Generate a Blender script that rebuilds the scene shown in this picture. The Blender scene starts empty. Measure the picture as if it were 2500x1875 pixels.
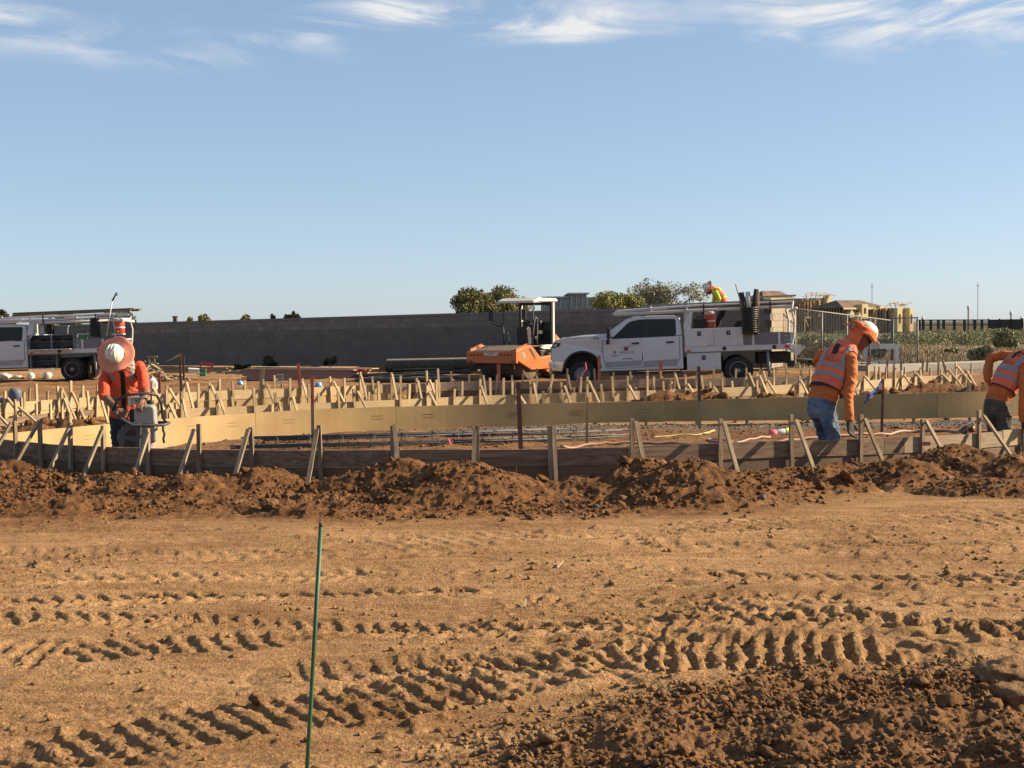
import bpy, math, random
import numpy as np
from mathutils import Vector, Matrix, noise as mnoise
random.seed(7); np.random.seed(7)
scene = bpy.context.scene
COL = scene.collection
# ---------------------------------------------------------------- camera
FPX, CX, CY = 3333.3, 1250.0, 937.5          # focal length and centre in photo pixels (2500 x 1875)
EYE = Vector((0, 0, 1.7))
PITCH, ROLL = math.atan((CY - 795.0) / FPX), math.atan(0.010)
FW = Vector((0, math.cos(PITCH), -math.sin(PITCH)))
_r0 = Vector((1, 0, 0)); _u0 = _r0.cross(FW)
RT = (_r0 * math.cos(ROLL) - _u0 * math.sin(ROLL)).normalized()
UP = RT.cross(FW).normalized()
cam = bpy.data.cameras.new('camera'); cam.sensor_width = 36; cam.lens = 48
cam.clip_start = 0.05; cam.clip_end = 9000
camo = bpy.data.objects.new('camera', cam); COL.objects.link(camo)
camo.matrix_world = Matrix(((RT.x, UP.x, -FW.x, EYE.x), (RT.y, UP.y, -FW.y, EYE.y), (RT.z, UP.z, -FW.z, EYE.z), (0, 0, 0, 1)))
scene.camera = camo
def ray(u, v):
    return FW + RT * ((u - CX) / FPX) + UP * (-(v - CY) / FPX)
def at(u, v, Y):
    d = ray(u, v); return EYE + d * (Y / d.y)
def gz(u, v, z):
    d = ray(u, v); return EYE + d * ((z - EYE.z) / d.z)
# ---------------------------------------------------------------- light
SUN_EL, SUN_AZ = math.radians(26), math.radians(9)      # azimuth from +X towards +Y
SUN_DIR = Vector((math.cos(SUN_EL) * math.cos(SUN_AZ), math.cos(SUN_EL) * math.sin(SUN_AZ), math.sin(SUN_EL)))
w = bpy.data.worlds.new('World'); scene.world = w; w.use_nodes = True
nt = w.node_tree; N = nt.nodes; LK = nt.links; N.clear()
sky = N.new('ShaderNodeTexSky'); sky.sky_type = 'NISHITA'; sky.sun_disc = False
sky.sun_elevation = SUN_EL; sky.sun_rotation = math.pi / 2 - SUN_AZ
sky.altitude = 100; sky.air_density = 0.7; sky.dust_density = 0.5; sky.ozone_density = 5.0
tc = N.new('ShaderNodeTexCoord'); sep = N.new('ShaderNodeSeparateXYZ'); LK.new(tc.outputs['Generated'], sep.inputs[0])
def math_node(op, a, b=None, c=None):
    n = N.new('ShaderNodeMath'); n.operation = op
    for i, q in enumerate((a, b, c)):
        if q is None: continue
        if isinstance(q, (int, float)): n.inputs[i].default_value = q
        else: LK.new(q, n.inputs[i])
    return n.outputs[0]
zz = math_node('ADD', math_node('MAXIMUM', sep.outputs['Z'], 0.0), 0.06)
px = math_node('DIVIDE', sep.outputs['X'], zz); py = math_node('DIVIDE', sep.outputs['Y'], zz)
comb = N.new('ShaderNodeCombineXYZ'); LK.new(px, comb.inputs[0]); LK.new(py, comb.inputs[1])
mp = N.new('ShaderNodeMapping'); LK.new(comb.outputs[0], mp.inputs[0])
mp.inputs['Location'].default_value = (8.029, 5.74, 0); mp.inputs['Rotation'].default_value = (0, 0, math.radians(-12)); mp.inputs['Scale'].default_value = (0.75, 0.8, 1)
n1 = N.new('ShaderNodeTexNoise'); n1.inputs['Scale'].default_value = 1.5; n1.inputs['Detail'].default_value = 4; n1.inputs['Roughness'].default_value = 0.45
n2 = N.new('ShaderNodeTexNoise'); n2.inputs['Scale'].default_value = 2.4; n2.inputs['Detail'].default_value = 9; n2.inputs['Roughness'].default_value = 0.62; n2.inputs['Distortion'].default_value = 1.3
LK.new(mp.outputs[0], n1.inputs[0]); LK.new(mp.outputs[0], n2.inputs[0])
def sstep(v, a, b):
    m = N.new('ShaderNodeMapRange'); m.interpolation_type = 'SMOOTHSTEP'; m.inputs[1].default_value = a; m.inputs[2].default_value = b; LK.new(v, m.inputs[0]); return m.outputs[0]
cm = math_node('MULTIPLY', math_node('MULTIPLY', sstep(n1.outputs[0], 0.44, 0.60), sstep(n2.outputs[0], 0.40, 0.72)), sstep(sep.outputs['Z'], 0.172, 0.215))
cm = math_node('MINIMUM', math_node('MULTIPLY', cm, 1.5), 0.92)
dim = N.new('ShaderNodeVectorMath'); dim.operation = 'SCALE'; dim.inputs['Scale'].default_value = 0.1; LK.new(sky.outputs[0], dim.inputs[0])
gam = N.new('ShaderNodeGamma'); gam.inputs[1].default_value = 0.55; LK.new(dim.outputs[0], gam.inputs[0])          # the whole sky, softened like the phone's tone curve
graded = N.new('ShaderNodeVectorMath'); graded.operation = 'SCALE'; graded.inputs['Scale'].default_value = 4.45; LK.new(gam.outputs[0], graded.inputs[0])
mix = N.new('ShaderNodeMix'); mix.data_type = 'RGBA'; LK.new(cm, mix.inputs[0]); hsv = N.new('ShaderNodeHueSaturation'); hsv.inputs['Saturation'].default_value = 1.03; LK.new(graded.outputs[0], hsv.inputs['Color']); LK.new(hsv.outputs[0], mix.inputs[6]); mix.inputs[7].default_value = (3.5, 3.5, 3.45, 1)
bg = N.new('ShaderNodeBackground'); bg.inputs[1].default_value = 0.10; LK.new(mix.outputs[2], bg.inputs[0])
wo = N.new('ShaderNodeOutputWorld'); LK.new(bg.outputs[0], wo.inputs[0])
sl = bpy.data.lights.new('sun', 'SUN'); sl.energy = 5.0; sl.angle = math.radians(0.5); sl.color = (1.0, 0.81, 0.55)
so = bpy.data.objects.new('sun', sl); COL.objects.link(so)
so.rotation_euler = (-SUN_DIR).to_track_quat('-Z', 'Y').to_euler(); so.location = (30, 5, 25)
vs = scene.view_settings; vs.view_transform = 'Standard'; vs.look = 'None'; vs.exposure = 1.32; vs.gamma = 1
scene.cycles.max_bounces = 6; scene.cycles.diffuse_bounces = 3; scene.cycles.glossy_bounces = 3; scene.cycles.transparent_max_bounces = 16
scene.cycles.transmission_bounces = 3
try: scene.cycles.use_denoising = True
except Exception: pass
# ---------------------------------------------------------------- materials
MATS = {}
def mat(name, col, rough=0.75, var=0.18, scale=6.0, bump=0.0, bscale=None, metal=0.0, col2=None, stretch=(1, 1, 1), objvar=0.0, spec=0.4, alpha=None, trans=0.0, detail=5, contrast=(0.3, 0.7), coat=0.0, sss=0.0, emit=None):
    if name in MATS: return MATS[name]
    m = bpy.data.materials.new(name); m.use_nodes = True
    t = m.node_tree; n = t.nodes; l = t.links; b = n['Principled BSDF']
    b.inputs['Roughness'].default_value = rough; b.inputs['Metallic'].default_value = metal
    b.inputs['Specular IOR Level'].default_value = spec; b.inputs['Coat Weight'].default_value = coat
    if trans: b.inputs['Transmission Weight'].default_value = trans
    if alpha is not None: b.inputs['Alpha'].default_value = alpha
    c = Vector(col); lo = tuple(c * (1 - var)) + (1,); hi = tuple((Vector(col2) if col2 else c * (1 + var))) + (1,)
    tcn = n.new('ShaderNodeTexCoord'); mpn = n.new('ShaderNodeMapping'); mpn.inputs['Scale'].default_value = stretch
    l.new(tcn.outputs['Object'], mpn.inputs[0])
    oi = n.new('ShaderNodeObjectInfo')
    ad = n.new('ShaderNodeVectorMath'); ad.operation = 'ADD'; l.new(mpn.outputs[0], ad.inputs[0])
    sc = n.new('ShaderNodeMath'); sc.operation = 'MULTIPLY'; sc.inputs[1].default_value = 37.0; l.new(oi.outputs['Random'], sc.inputs[0]); l.new(sc.outputs[0], ad.inputs[1])
    nz = n.new('ShaderNodeTexNoise'); nz.inputs['Scale'].default_value = scale; nz.inputs['Detail'].default_value = detail; l.new(ad.outputs[0], nz.inputs[0])
    rp = n.new('ShaderNodeValToRGB'); rp.color_ramp.elements[0].position = contrast[0]; rp.color_ramp.elements[1].position = contrast[1]
    rp.color_ramp.elements[0].color = lo; rp.color_ramp.elements[1].color = hi; l.new(nz.outputs[0], rp.inputs[0])
    out = rp.outputs[0]
    if objvar:
        mr = n.new('ShaderNodeMapRange'); mr.inputs[3].default_value = 1 - objvar; mr.inputs[4].default_value = 1 + objvar; l.new(oi.outputs['Random'], mr.inputs[0])
        mm = n.new('ShaderNodeVectorMath'); mm.operation = 'SCALE'; l.new(out, mm.inputs[0]); l.new(mr.outputs[0], mm.inputs['Scale']); out = mm.outputs[0]
    l.new(out, b.inputs['Base Color'])
    if emit: b.inputs['Emission Color'].default_value = tuple(emit) + (1,); b.inputs['Emission Strength'].default_value = 1
    if bump:
        nb = n.new('ShaderNodeTexNoise'); nb.inputs['Scale'].default_value = bscale or scale * 5; nb.inputs['Detail'].default_value = 4; l.new(ad.outputs[0], nb.inputs[0])
        bp = n.new('ShaderNodeBump'); bp.inputs['Strength'].default_value = min(1, bump); bp.inputs['Distance'].default_value = 0.02; l.new(nb.outputs[0], bp.inputs['Height']); l.new(bp.outputs[0], b.inputs['Normal'])
    MATS[name] = m; return m
# ---------------------------------------------------------------- object helpers
def link(o, parent=None, kind=None):
    COL.objects.link(o)
    if parent is not None: o.parent = parent
    if kind: o['kind'] = kind
    return o
def tag(o, label, cat, group=None):
    o['label'] = label; o['category'] = cat
    if group: o['group'] = group
    return o
def thing(name, label, cat, loc=(0, 0, 0), rot=(0, 0, 0), group=None):
    o = bpy.data.objects.new(name, None); o.empty_display_size = 0.2; link(o); o.location = loc; o.rotation_euler = rot
    return tag(o, label, cat, group)
def mesh_np(name, V, F, mats=None, midx=None, smooth=False):
    """V (n,3), F (m,k) numpy arrays, all faces with k corners"""
    V = np.asarray(V, np.float32); F = np.asarray(F, np.int32); k = F.shape[1]
    me = bpy.data.meshes.new(name); me.vertices.add(len(V)); me.vertices.foreach_set('co', V.ravel())
    me.loops.add(F.size); me.loops.foreach_set('vertex_index', F.ravel())
    me.polygons.add(len(F)); me.polygons.foreach_set('loop_start', np.arange(0, F.size, k, dtype=np.int32)); me.polygons.foreach_set('loop_total', np.full(len(F), k, np.int32))
    if midx is not None: me.polygons.foreach_set('material_index', np.asarray(midx, np.int32))
    if smooth: me.polygons.foreach_set('use_smooth', np.ones(len(F), bool))
    for m in (mats or []): me.materials.append(m)
    me.update(); me.validate(); return me
class MB:
    """collects simple solids into one mesh"""
    def __init__(s): s.v = []; s.f = []; s.T = Matrix.Identity(4)
    def add(s, vs, fs):
        o = len(s.v); s.v += [s.T @ Vector(p) for p in vs]; s.f += [tuple(i + o for i in f) for f in fs]; return s
    def box(s, c, d, R=None):
        hx, hy, hz = d[0] / 2, d[1] / 2, d[2] / 2; c = Vector(c); vs = []
        for x, y, z in ((-1, -1, -1), (1, -1, -1), (1, 1, -1), (-1, 1, -1), (-1, -1, 1), (1, -1, 1), (1, 1, 1), (-1, 1, 1)):
            p = Vector((x * hx, y * hy, z * hz)); vs.append(c + (R @ p if R is not None else p))
        return s.add(vs, [(0, 3, 2, 1), (4, 5, 6, 7), (0, 1, 5, 4), (1, 2, 6, 5), (2, 3, 7, 6), (3, 0, 4, 7)])
    def bar(s, a, b, wd, ht, up=(0, 0, 1)):
        a = Vector(a); b = Vector(b); x = (b - a); L = x.length; x = x / L; y = Vector(up).cross(x)
        if y.length < 1e-4: y = Vector((0, 1, 0)).cross(x)
        y.normalize(); z = x.cross(y); R = Matrix((x, y, z)).transposed()
        return s.box((a + b) / 2, (L, wd, ht), R)
    def tube(s, pts, r, n=8, caps=True):
        pts = [Vector(p) for p in pts]; m = len(pts); rs = r if isinstance(r, (list, tuple)) else [r] * m
        vs = []; fs = []; prev = None
        for i, p in enumerate(pts):
            t = (pts[min(i + 1, m - 1)] - pts[max(i - 1, 0)]).normalized()
            if prev is None: a = t.orthogonal().normalized()
            else:
                a = prev - t * prev.dot(t)
                a = a.normalized() if a.length > 1e-5 else t.orthogonal().normalized()
            prev = a; b = t.cross(a)
            for k in range(n):
                q = 2 * math.pi * k / n; vs.append(p + (a * math.cos(q) + b * math.sin(q)) * rs[i])
        for i in range(m - 1):
            for k in range(n): fs.append((i * n + k, i * n + (k + 1) % n, (i + 1) * n + (k + 1) % n, (i + 1) * n + k))
        if caps: fs.append(tuple(range(n - 1, -1, -1))); fs.append(tuple((m - 1) * n + k for k in range(n)))
        return s.add(vs, fs)
    def lathe(s, prof, n=24, M=None, cap=True, squash=1.0):
        vs = []; fs = []; m = len(prof)
        for r, z in prof:
            for k in range(n):
                q = 2 * math.pi * k / n; p = Vector((r * math.cos(q), r * squash * math.sin(q), z)); vs.append(M @ p if M is not None else p)
        for i in range(m - 1):
            for k in range(n): fs.append((i * n + k, i * n + (k + 1) % n, (i + 1) * n + (k + 1) % n, (i + 1) * n + k))
        if cap: fs.append(tuple(range(n - 1, -1, -1))); fs.append(tuple((m - 1) * n + k for k in range(n)))
        return s.add(vs, fs)
    def prism(s, poly, y0, y1, f=None):
        """polygon in (x,z) extruded along y; f(x,y,z)->(x,y,z) may bend it"""
        n = len(poly); vs = [(x, y0, z) for x, z in poly] + [(x, y1, z) for x, z in poly]
        if f: vs = [f(*p) for p in vs]
        return s.add(vs, [tuple(range(n)), tuple(range(2 * n - 1, n - 1, -1))] + [(i + n, (i + 1) % n + n, (i + 1) % n, i) for i in range(n)])
    def mesh(s, name, m=None, smooth=False):
        me = bpy.data.meshes.new(name); me.from_pydata([tuple(p) for p in s.v], [], s.f)
        if m: me.materials.append(m)
        if smooth: me.polygons.foreach_set('use_smooth', [True] * len(me.polygons))
        me.update(); return me
    def build(s, name, m=None, parent=None, smooth=False, bevel=0, seg=2, kind=None):
        o = bpy.data.objects.new(name, s.mesh(name, m, smooth)); link(o, parent, kind)
        if bevel:
            b = o.modifiers.new('bevel', 'BEVEL'); b.width = bevel; b.segments = seg; b.limit_method = 'ANGLE'; b.angle_limit = math.radians(35)
        return o
def cylx(a, b, r0, r1=None, n=20):
    return MB().tube([a, b], [r0, r0 if r1 is None else r1], n)
def text_mesh(s, size, m, name, parent, M, ext=0.002, kind=None):
    cu = bpy.data.curves.new(name, 'FONT'); cu.body = s; cu.size = size; cu.extrude = ext; cu.align_x = 'CENTER'; cu.align_y = 'CENTER'
    tmp = bpy.data.objects.new('tmp', cu); COL.objects.link(tmp)
    dg = bpy.context.evaluated_depsgraph_get(); dg.update()
    me = bpy.data.meshes.new_from_object(tmp.evaluated_get(dg)); bpy.data.objects.remove(tmp)
    me.materials.clear(); me.materials.append(m); me.transform(M)
    return link(bpy.data.objects.new(name, me), parent)
# facing helpers: text lies in local XY; FACE_CAM turns it to stand in XZ facing -Y
FACE_CAM = Matrix.Rotation(math.pi / 2, 4, 'X')
def copy_tree(o, parent=None):
    c = o.copy(); COL.objects.link(c); c.parent = parent
    if parent is not None: c.matrix_parent_inverse = o.matrix_parent_inverse.copy()
    for ch in list(o.children): copy_tree(ch, c)
    return c
# ---------------------------------------------------------------- numpy noise
_T = np.random.RandomState(3).rand(512, 512).astype(np.float32)
def vn(x, y, seed=0):
    x = np.asarray(x, np.float64) + seed * 17.31; y = np.asarray(y, np.float64) + seed * 9.77
    xi = np.floor(x).astype(np.int64); yi = np.floor(y).astype(np.int64); fx = x - xi; fy = y - yi
    fx = fx * fx * (3 - 2 * fx); fy = fy * fy * (3 - 2 * fy)
    a = _T[xi & 511, yi & 511]; b = _T[(xi + 1) & 511, yi & 511]; c = _T[xi & 511, (yi + 1) & 511]; d = _T[(xi + 1) & 511, (yi + 1) & 511]
    return (a * (1 - fx) + b * fx) * (1 - fy) + (c * (1 - fx) + d * fx) * fy - 0.5
def fbm(x, y, seed=0, oct=4, gain=0.5):
    r = 0; a = 1.0; f = 1.0
    for i in range(oct): r = r + a * vn(x * f, y * f, seed + i * 3); a *= gain; f *= 2.03
    return r
def n3(P, f, seed=0):
    x, y, z = P[:, 0] * f, P[:, 1] * f, P[:, 2] * f
    return (vn(x + z * 0.37, y + z * 0.61, seed) + vn(y + x * 0.23, z - x * 0.4, seed + 5) + vn(z + 3.3, x - y * 0.35, seed + 9)) * 0.8
def ss(a, b, x):
    t = np.clip((x - a) / (b - a), 0, 1); return t * t * (3 - 2 * t)
# ================================================================ terrain
def zpt(u, v, Y): p = at(u, v, Y); return (p.x, p.y, p.z)
WALL_L, WALL_R = at(400, 893, 60), at(1360, 888, 46)       # block wall foot, two sightings
WD = Vector((WALL_R.x - WALL_L.x, WALL_R.y - WALL_L.y)); WD_N = WD.normalized()
ANCH = [(0, 5, 0), (-4, 8, 0), (4, 8, 0), (-8, 15, 0), (0, 18, 0), (8, 18, 0), (-10, 26, 0), (0, 27, 0), (11, 28, 0), (0, 33, 0), (14, 38, 0),
        zpt(1813, 936, 38.5), zpt(1435, 948, 38.7), zpt(181, 943, 47.6), zpt(60, 945, 47.6), (WALL_L.x, WALL_L.y, WALL_L.z), (WALL_R.x, WALL_R.y, WALL_R.z),
        (-24, 66, 0), (7, 41, 0.25), zpt(1340, 923, 42.5), (14, 50, -0.05), (20, 70, -0.1), (30, 110, -0.2), (90, 260, -0.4), (-30, 90, 0), (0, 300, -0.5), (0, -30, 0), (-40, 20, 0), (40, 20, 0)]
_A = np.array(ANCH, np.float64)
def base_z(x, y):
    x = np.asarray(x, np.float64); y = np.asarray(y, np.float64); num = 0; den = 0
    for a in _A:
        wq = 1.0 / (((x - a[0]) ** 2 + (y - a[1]) ** 2) ** 1.5 + 0.5); num = num + wq * a[2]; den = den + wq
    return num / den
# --- form lines, traced on the photo as (u, v of the top edge) at the height of their tops
def trace(pts, z): return [gz(u, v, z) for u, v in pts]
def smooth_path(P, step=0.12):
    P = [Vector((p.x, p.y)) for p in P]; out = []
    for i in range(len(P) - 1):
        p0 = P[max(i - 1, 0)]; p1 = P[i]; p2 = P[i + 1]; p3 = P[min(i + 2, len(P) - 1)]; n = max(2, int((p2 - p1).length / step))
        for k in range(n):
            t = k / n; out.append(0.5 * ((2 * p1) + (p2 - p0) * t + (2 * p0 - 5 * p1 + 4 * p2 - p3) * t * t + (3 * p1 - p0 - 3 * p2 + p3) * t ** 3))
    out.append(P[-1]); return out
NEAR_Z, TAN_Z, ROW_Z = 0.41, 0.40, 0.42
def near_top(x): return NEAR_Z - 0.06 * float(ss(2.0, 6.0, x))
def tan_top(x): return TAN_Z + 0.09 * float(ss(1.5, 8.0, x))
def trace_f(pts, f):
    out = []
    for u, v in pts:
        p = gz(u, v, 0.4)
        for _ in range(4): p = gz(u, v, f(p.x))
        out.append(p)
    return out
P_NEAR = smooth_path([gz(-60, 1066, NEAR_Z)] + trace_f([(50, 1080), (240, 1092), (340, 1096), (540, 1099), (760, 1101), (1100, 1097), (1400, 1095), (1545, 1090), (1780, 1081), (1930, 1076), (2100, 1072), (2260, 1067), (2400, 1057), (2500, 1049), (2640, 1038), (2900, 1016), (3200, 994)], near_top))
P_TAN = smooth_path(trace_f([(-40, 1064), (20, 1055), (110, 1047), (200, 1041), (300, 1031), (500, 1014), (760, 1000), (1100, 989), (1330, 985), (1600, 978), (1950, 970), (2350, 958), (2620, 950), (3100, 936)], tan_top))
def relax(P, it):
    A_ = np.array([[p.x, p.y] for p in P])
    for _ in range(it): A_[1:-1] = 0.25 * A_[:-2] + 0.5 * A_[1:-1] + 0.25 * A_[2:]
    return [Vector((a, b)) for a, b in A_]
P_NEAR = relax(P_NEAR, 60); P_TAN = relax(P_TAN, 120)
P_ROWA = smooth_path(trace([(-120, 995), (0, 985), (270, 968), (500, 956), (760, 946), (900, 940), (1040, 936), (1075, 934), (1250, 931), (1500, 928), (1900, 920), (2030, 917)], ROW_Z))
P_ROWB = smooth_path(trace([(330, 1005), (500, 996), (760, 985), (925, 978), (1180, 966), (1500, 956), (1840, 943), (2088, 931), (2243, 920), (2368, 914)], 0.33))
def seg_dist(x, y, P):
    """distance, arclength and signed side of points to polyline P (list of 2-vectors)"""
    best = np.full(np.shape(x), 1e9); S = np.zeros(np.shape(x)); D = np.zeros(np.shape(x)); s0 = 0
    for a, b in zip(P[:-1], P[1:]):
        d = b - a; L = d.length
        if L < 1e-6: continue
        t = np.clip(((x - a[0]) * d[0] + (y - a[1]) * d[1]) / (L * L), 0, 1)
        ex = x - (a[0] + t * d[0]); ey = y - (a[1] + t * d[1]); q = ex * ex + ey * ey; m = q < best
        sd = (ex * -d[1] + ey * d[0]) / L
        best = np.where(m, q, best); S = np.where(m, s0 + t * L, S); D = np.where(m, np.where(np.abs(sd) < 1e-9, 0, np.sign(sd)) * np.sqrt(q), D); s0 += L
    return np.sqrt(best), S, D
def interp_y(P, x):
    xs = np.array([p[0] for p in P]); ys = np.array([p[1] for p in P]); o = np.argsort(xs); return np.interp(x, xs[o], ys[o])
# dirt piles: (u, v of the top, Y, radius across, radius in depth)
PILES = [(985, 1112, 13.55, 0.62, 0.5), (1130, 1118, 13.2, 0.85, 0.6), (880, 1140, 13.5, 0.6, 0.4), (1570, 1108, 13.4, 0.62, 0.5), (1690, 1112, 13.1, 0.75, 0.55), (1450, 1150, 13.3, 0.6, 0.4),
         (2200, 1108, 13.9, 0.6, 0.45), (2340, 1078, 14.6, 0.75, 0.5), (2480, 1100, 14.2, 0.6, 0.5), (1850, 1143, 13.4, 0.7, 0.4), (2010, 1128, 13.6, 0.5, 0.4), (640, 1135, 13.8, 0.6, 0.4),
         (300, 1150, 13.9, 0.8, 0.4), (10, 1120, 14.8, 0.8, 0.6), (480, 1150, 13.6, 0.6, 0.4), (150, 1205, 12.6, 0.7, 0.35), (800, 1215, 12.3, 0.8, 0.3), (1260, 1165, 13.1, 0.5, 0.4), (2430, 1150, 13.4, 0.8, 0.4),
         (330, 1018, 22.5, 0.5, 0.4), (180, 1022, 21.5, 0.6, 0.4), (420, 1016, 22.6, 0.4, 0.3), (80, 1030, 20.8, 0.6, 0.4), (1630, 950, 25.2, 0.9, 0.6), (1720, 948, 25.4, 1.0, 0.6), (1900, 952, 25.5, 0.9, 0.6), (2290, 938, 26.5, 1.6, 0.9), (2150, 946, 26.0, 1.0, 0.6), (2420, 935, 26.0, 1.2, 0.8), (2030, 950, 25.6, 0.8, 0.6),
         (1080, 904, 46.5, 1.3, 0.8), (920, 889, 48.0, 1.2, 0.7), (760, 892, 50, 1.4, 0.7), (380, 900, 47.5, 1.0, 0.8)]
PILE_W = []
for u, v, Y, rx, ry in PILES:
    p = at(u, v, Y); PILE_W.append((p.x, p.y, p.z, rx, ry))
# tyre tracks: points on the ground, half width, lug pitch, skew of the lugs, depth, chevron
def gp(*uv): return [Vector((gz(u, v, 0).x, gz(u, v, 0).y)) for u, v in uv]
TRACKS = [(gp((-60, 1900), (100, 1845), (600, 1758), (1050, 1690), (1330, 1640), (1700, 1575)), 0.30, 0.12, 0.06, 0.024, 0),
          (gp((1560, 1618), (1750, 1606), (1950, 1598), (2180, 1590)), 0.36, 0.105, -0.3, 0.052, 0),
          (gp((-80, 1522), (400, 1508), (900, 1535), (1300, 1540), (1700, 1520), (2200, 1528), (2600, 1540)), 0.20, 0.13, 0.5, 0.024, 1),
          (gp((1500, 1395), (1750, 1412), (2100, 1420), (2600, 1416)), 0.26, 0.17, 0.5, 0.026, 1),
          (gp((-80, 1475), (300, 1466), (760, 1450), (1100, 1446)), 0.17, 0.14, 0.6, 0.024, 1),
          (gp((-80, 1590), (150, 1602), (380, 1575), (700, 1560)), 0.24, 0.13, 0.25, 0.024, 0),
          (gp((1650, 1500), (1850, 1492), (2120, 1512), (2500, 1560)), 0.15, 0.15, 0.3, 0.035, 1),
          (gp((900, 1330), (1500, 1300), (2100, 1270), (2600, 1262)), 0.35, 0.15, 0.3, 0.014, 0), (gp((1300, 1470), (1800, 1462), (2500, 1478)), 0.18, 0.13, -0.4, 0.018, 1), (gp((-80, 1420), (400, 1412), (900, 1400)), 0.2, 0.14, 0.4, 0.016, 1), (gp((700, 1640), (1200, 1625), (1600, 1560)), 0.22, 0.12, 0.2, 0.016, 0),
          (gp((-80, 1345), (500, 1360), (1000, 1350)), 0.3, 0.17, 0.5, 0.014, 1), (gp((1500, 1330), (2000, 1345), (2600, 1330)), 0.3, 0.24, 0.5, 0.018, 1)]
_HT = {}
def ground_fields(x, y):
    """height, and the soil mix (loose moist soil, dry straw, gravel)"""
    z = base_z(x, y)
    yn = interp_y(P_NEAR, x); yt = interp_y(P_TAN, x); f = y - yn                     # f<0: outside the near form
    near = (np.abs(x) < 14) & (y < 40)
    # loose spoil thrown up against the near form
    berm = ss(-2.6, -0.6, f) * (1 - ss(-0.12, 0.02, f)) * ss(-3.0, -2.0, f)
    z = z + berm * (0.085 + 0.07 * fbm(x * 1.1, y * 1.1, 2, 3))
    edge = f - 0.9 * ss(0.0, 4.5, x) + 0.55 * ss(1.0, 5.0, -x) + 1.1 * fbm(x * 0.45, y * 1.6, 4, 4)
    wet = ss(-3.5, -2.0, edge) * (1 - ss(0.0, 0.3, f))
    inside = ss(0.0, 0.15, f)
    # footing trench just behind the near form, pad inside
    z = z - 0.14 * inside * (1 - ss(0.7, 1.5, f))
    piles = np.zeros_like(z)
    for px_, py_, pz_, rx, ry in PILE_W:
        q = ((x - px_) / rx) ** 2 + ((y - py_) / ry) ** 2
        k = np.clip(1 - np.sqrt(q) / 1.45, 0, 1); k = k * k * (3 - 2 * k) * 0.7 + 0.3 * k
        h = k * max(0.05, pz_ - (0.07 if py_ < 18 else 0.02)); piles = np.maximum(piles, h); wet = np.maximum(wet, ss(0.02, 0.25, k))
    bigz = np.where(y < 18, np.where(f < -0.1, 1.0, ss(0.1, -0.1, f)), np.where(y < yt + 6, ss(0.1, 0.35, y - yt), 1.0))
    z = np.maximum(z, z * 0.2 + piles * bigz + fbm(x * 4, y * 4, 8, 3) * 0.035 * (piles > 0.02))
    loose = np.clip(berm * 1.2 + (piles > 0.03) * 1.0, 0, 1)
    wet = np.maximum(wet, inside * (1 - ss(-0.1, 0.3, y - yt)) * (0.85 + 0.5 * fbm(x * 1.2, y * 1.2, 15, 3)))
    z = z + inside * (1 - ss(-0.2, 0.0, y - yt)) * ss(1.4, 2.0, f) * 0.035 * fbm(x * 6, y * 6, 17, 3)
    yard = ss(32, 36, y) * (1 - ss(46, 54, y)); wet = np.maximum(wet, yard * (0.5 + 0.7 * fbm(x * 0.5, y * 0.9, 16, 4))); z = z + yard * (0.09 * np.maximum(0, fbm(x * 1.8, y * 2.2, 18, 4)))
    mid = ss(1.0, 2.0, y - yt)                                                            # between the far forms
    wet = np.maximum(wet, mid * (1 - ss(33, 36, y)) * (0.55 + 0.5 * fbm(x * 0.7, y * 0.7, 6, 3)))
    z = z + mid * (1 - ss(33, 36, y)) * 0.10 * fbm(x * 1.6, y * 1.6, 12, 4)
    # heap of loose clods, bottom right
    cx_, cy_ = 1.75, 4.9
    hp = np.clip(1 - np.sqrt(((x - cx_) / 2.3) ** 2 + ((y - cy_ - 0.12 * x) / 1.75) ** 2), 0, 1)
    z = z + 0.17 * hp ** 1.2 + (hp > 0) * np.minimum(hp * 4, 1) * (0.05 * fbm(x * 3.0, y * 3.0, 21, 4) + 0.012 * np.abs(vn(x * 50, y * 50, 22)))
    heap = np.minimum(hp * 3.0, 1); wet = np.maximum(wet, 0.78 * ss(0.05, 0.40, hp + 0.12 * fbm(x * 2, y * 2, 3, 3)))
    fore = (1 - ss(-3.2, -2.2, f)) * (y < 30)
    open_ = fore * (1 - np.minimum(heap * 1.5, 1))
    # graded surface: drag streaks along x, small lumps
    z = z + fore * (0.014 * fbm(x * 0.5, y * 4.5, 31, 3) + 0.030 * fbm(x * 0.7, y * 0.9, 35, 3) + 0.012 * fbm(x * 5.0, y * 7, 37, 3))
    streak = vn(x * 0.35, y * 17, 41) * ss(-0.15, 0.2, vn(x * 0.4, y * 1.6, 43)); z = z + open_ * (streak * 0.024 + 0.010 * vn(x * 0.6, y * 34, 42))
    lumps = np.maximum(0, fbm(x * 9, y * 11, 51, 3) - 0.22); z = z + fore * lumps * 0.075 * ss(-0.15, 0.3, vn(x * 0.9, y * 1.3, 53))
    small = np.maximum(0, vn(x * 30, y * 44, 57) - 0.10); z = z + fore * small * 0.030 * ss(-0.30, 0.15, vn(x * 1.3, y * 1.8, 59))
    z = z + open_ * (0.010 * vn(x * 7, y * 26, 63) + 0.008 * vn(x * 15, y * 40, 64)) * (0.4 + ss(-0.2, 0.2, vn(x * 0.8, y * 1.1, 65)))
    rough = np.clip(loose + heap, 0, 1) * (y < 36)
    z = z + rough * (0.034 * fbm(x * 8, y * 8, 61, 3, 0.6) + 0.030 * np.abs(vn(x * 24, y * 24, 67)) + 0.022 * np.abs(vn(x * 46, y * 46, 68)))
    ridged = 0.25 - np.abs(fbm(x * 3.2, y * 5.5, 66, 3)); band = ss(-3.4, -2.0, edge) * (1 - inside)
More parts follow.
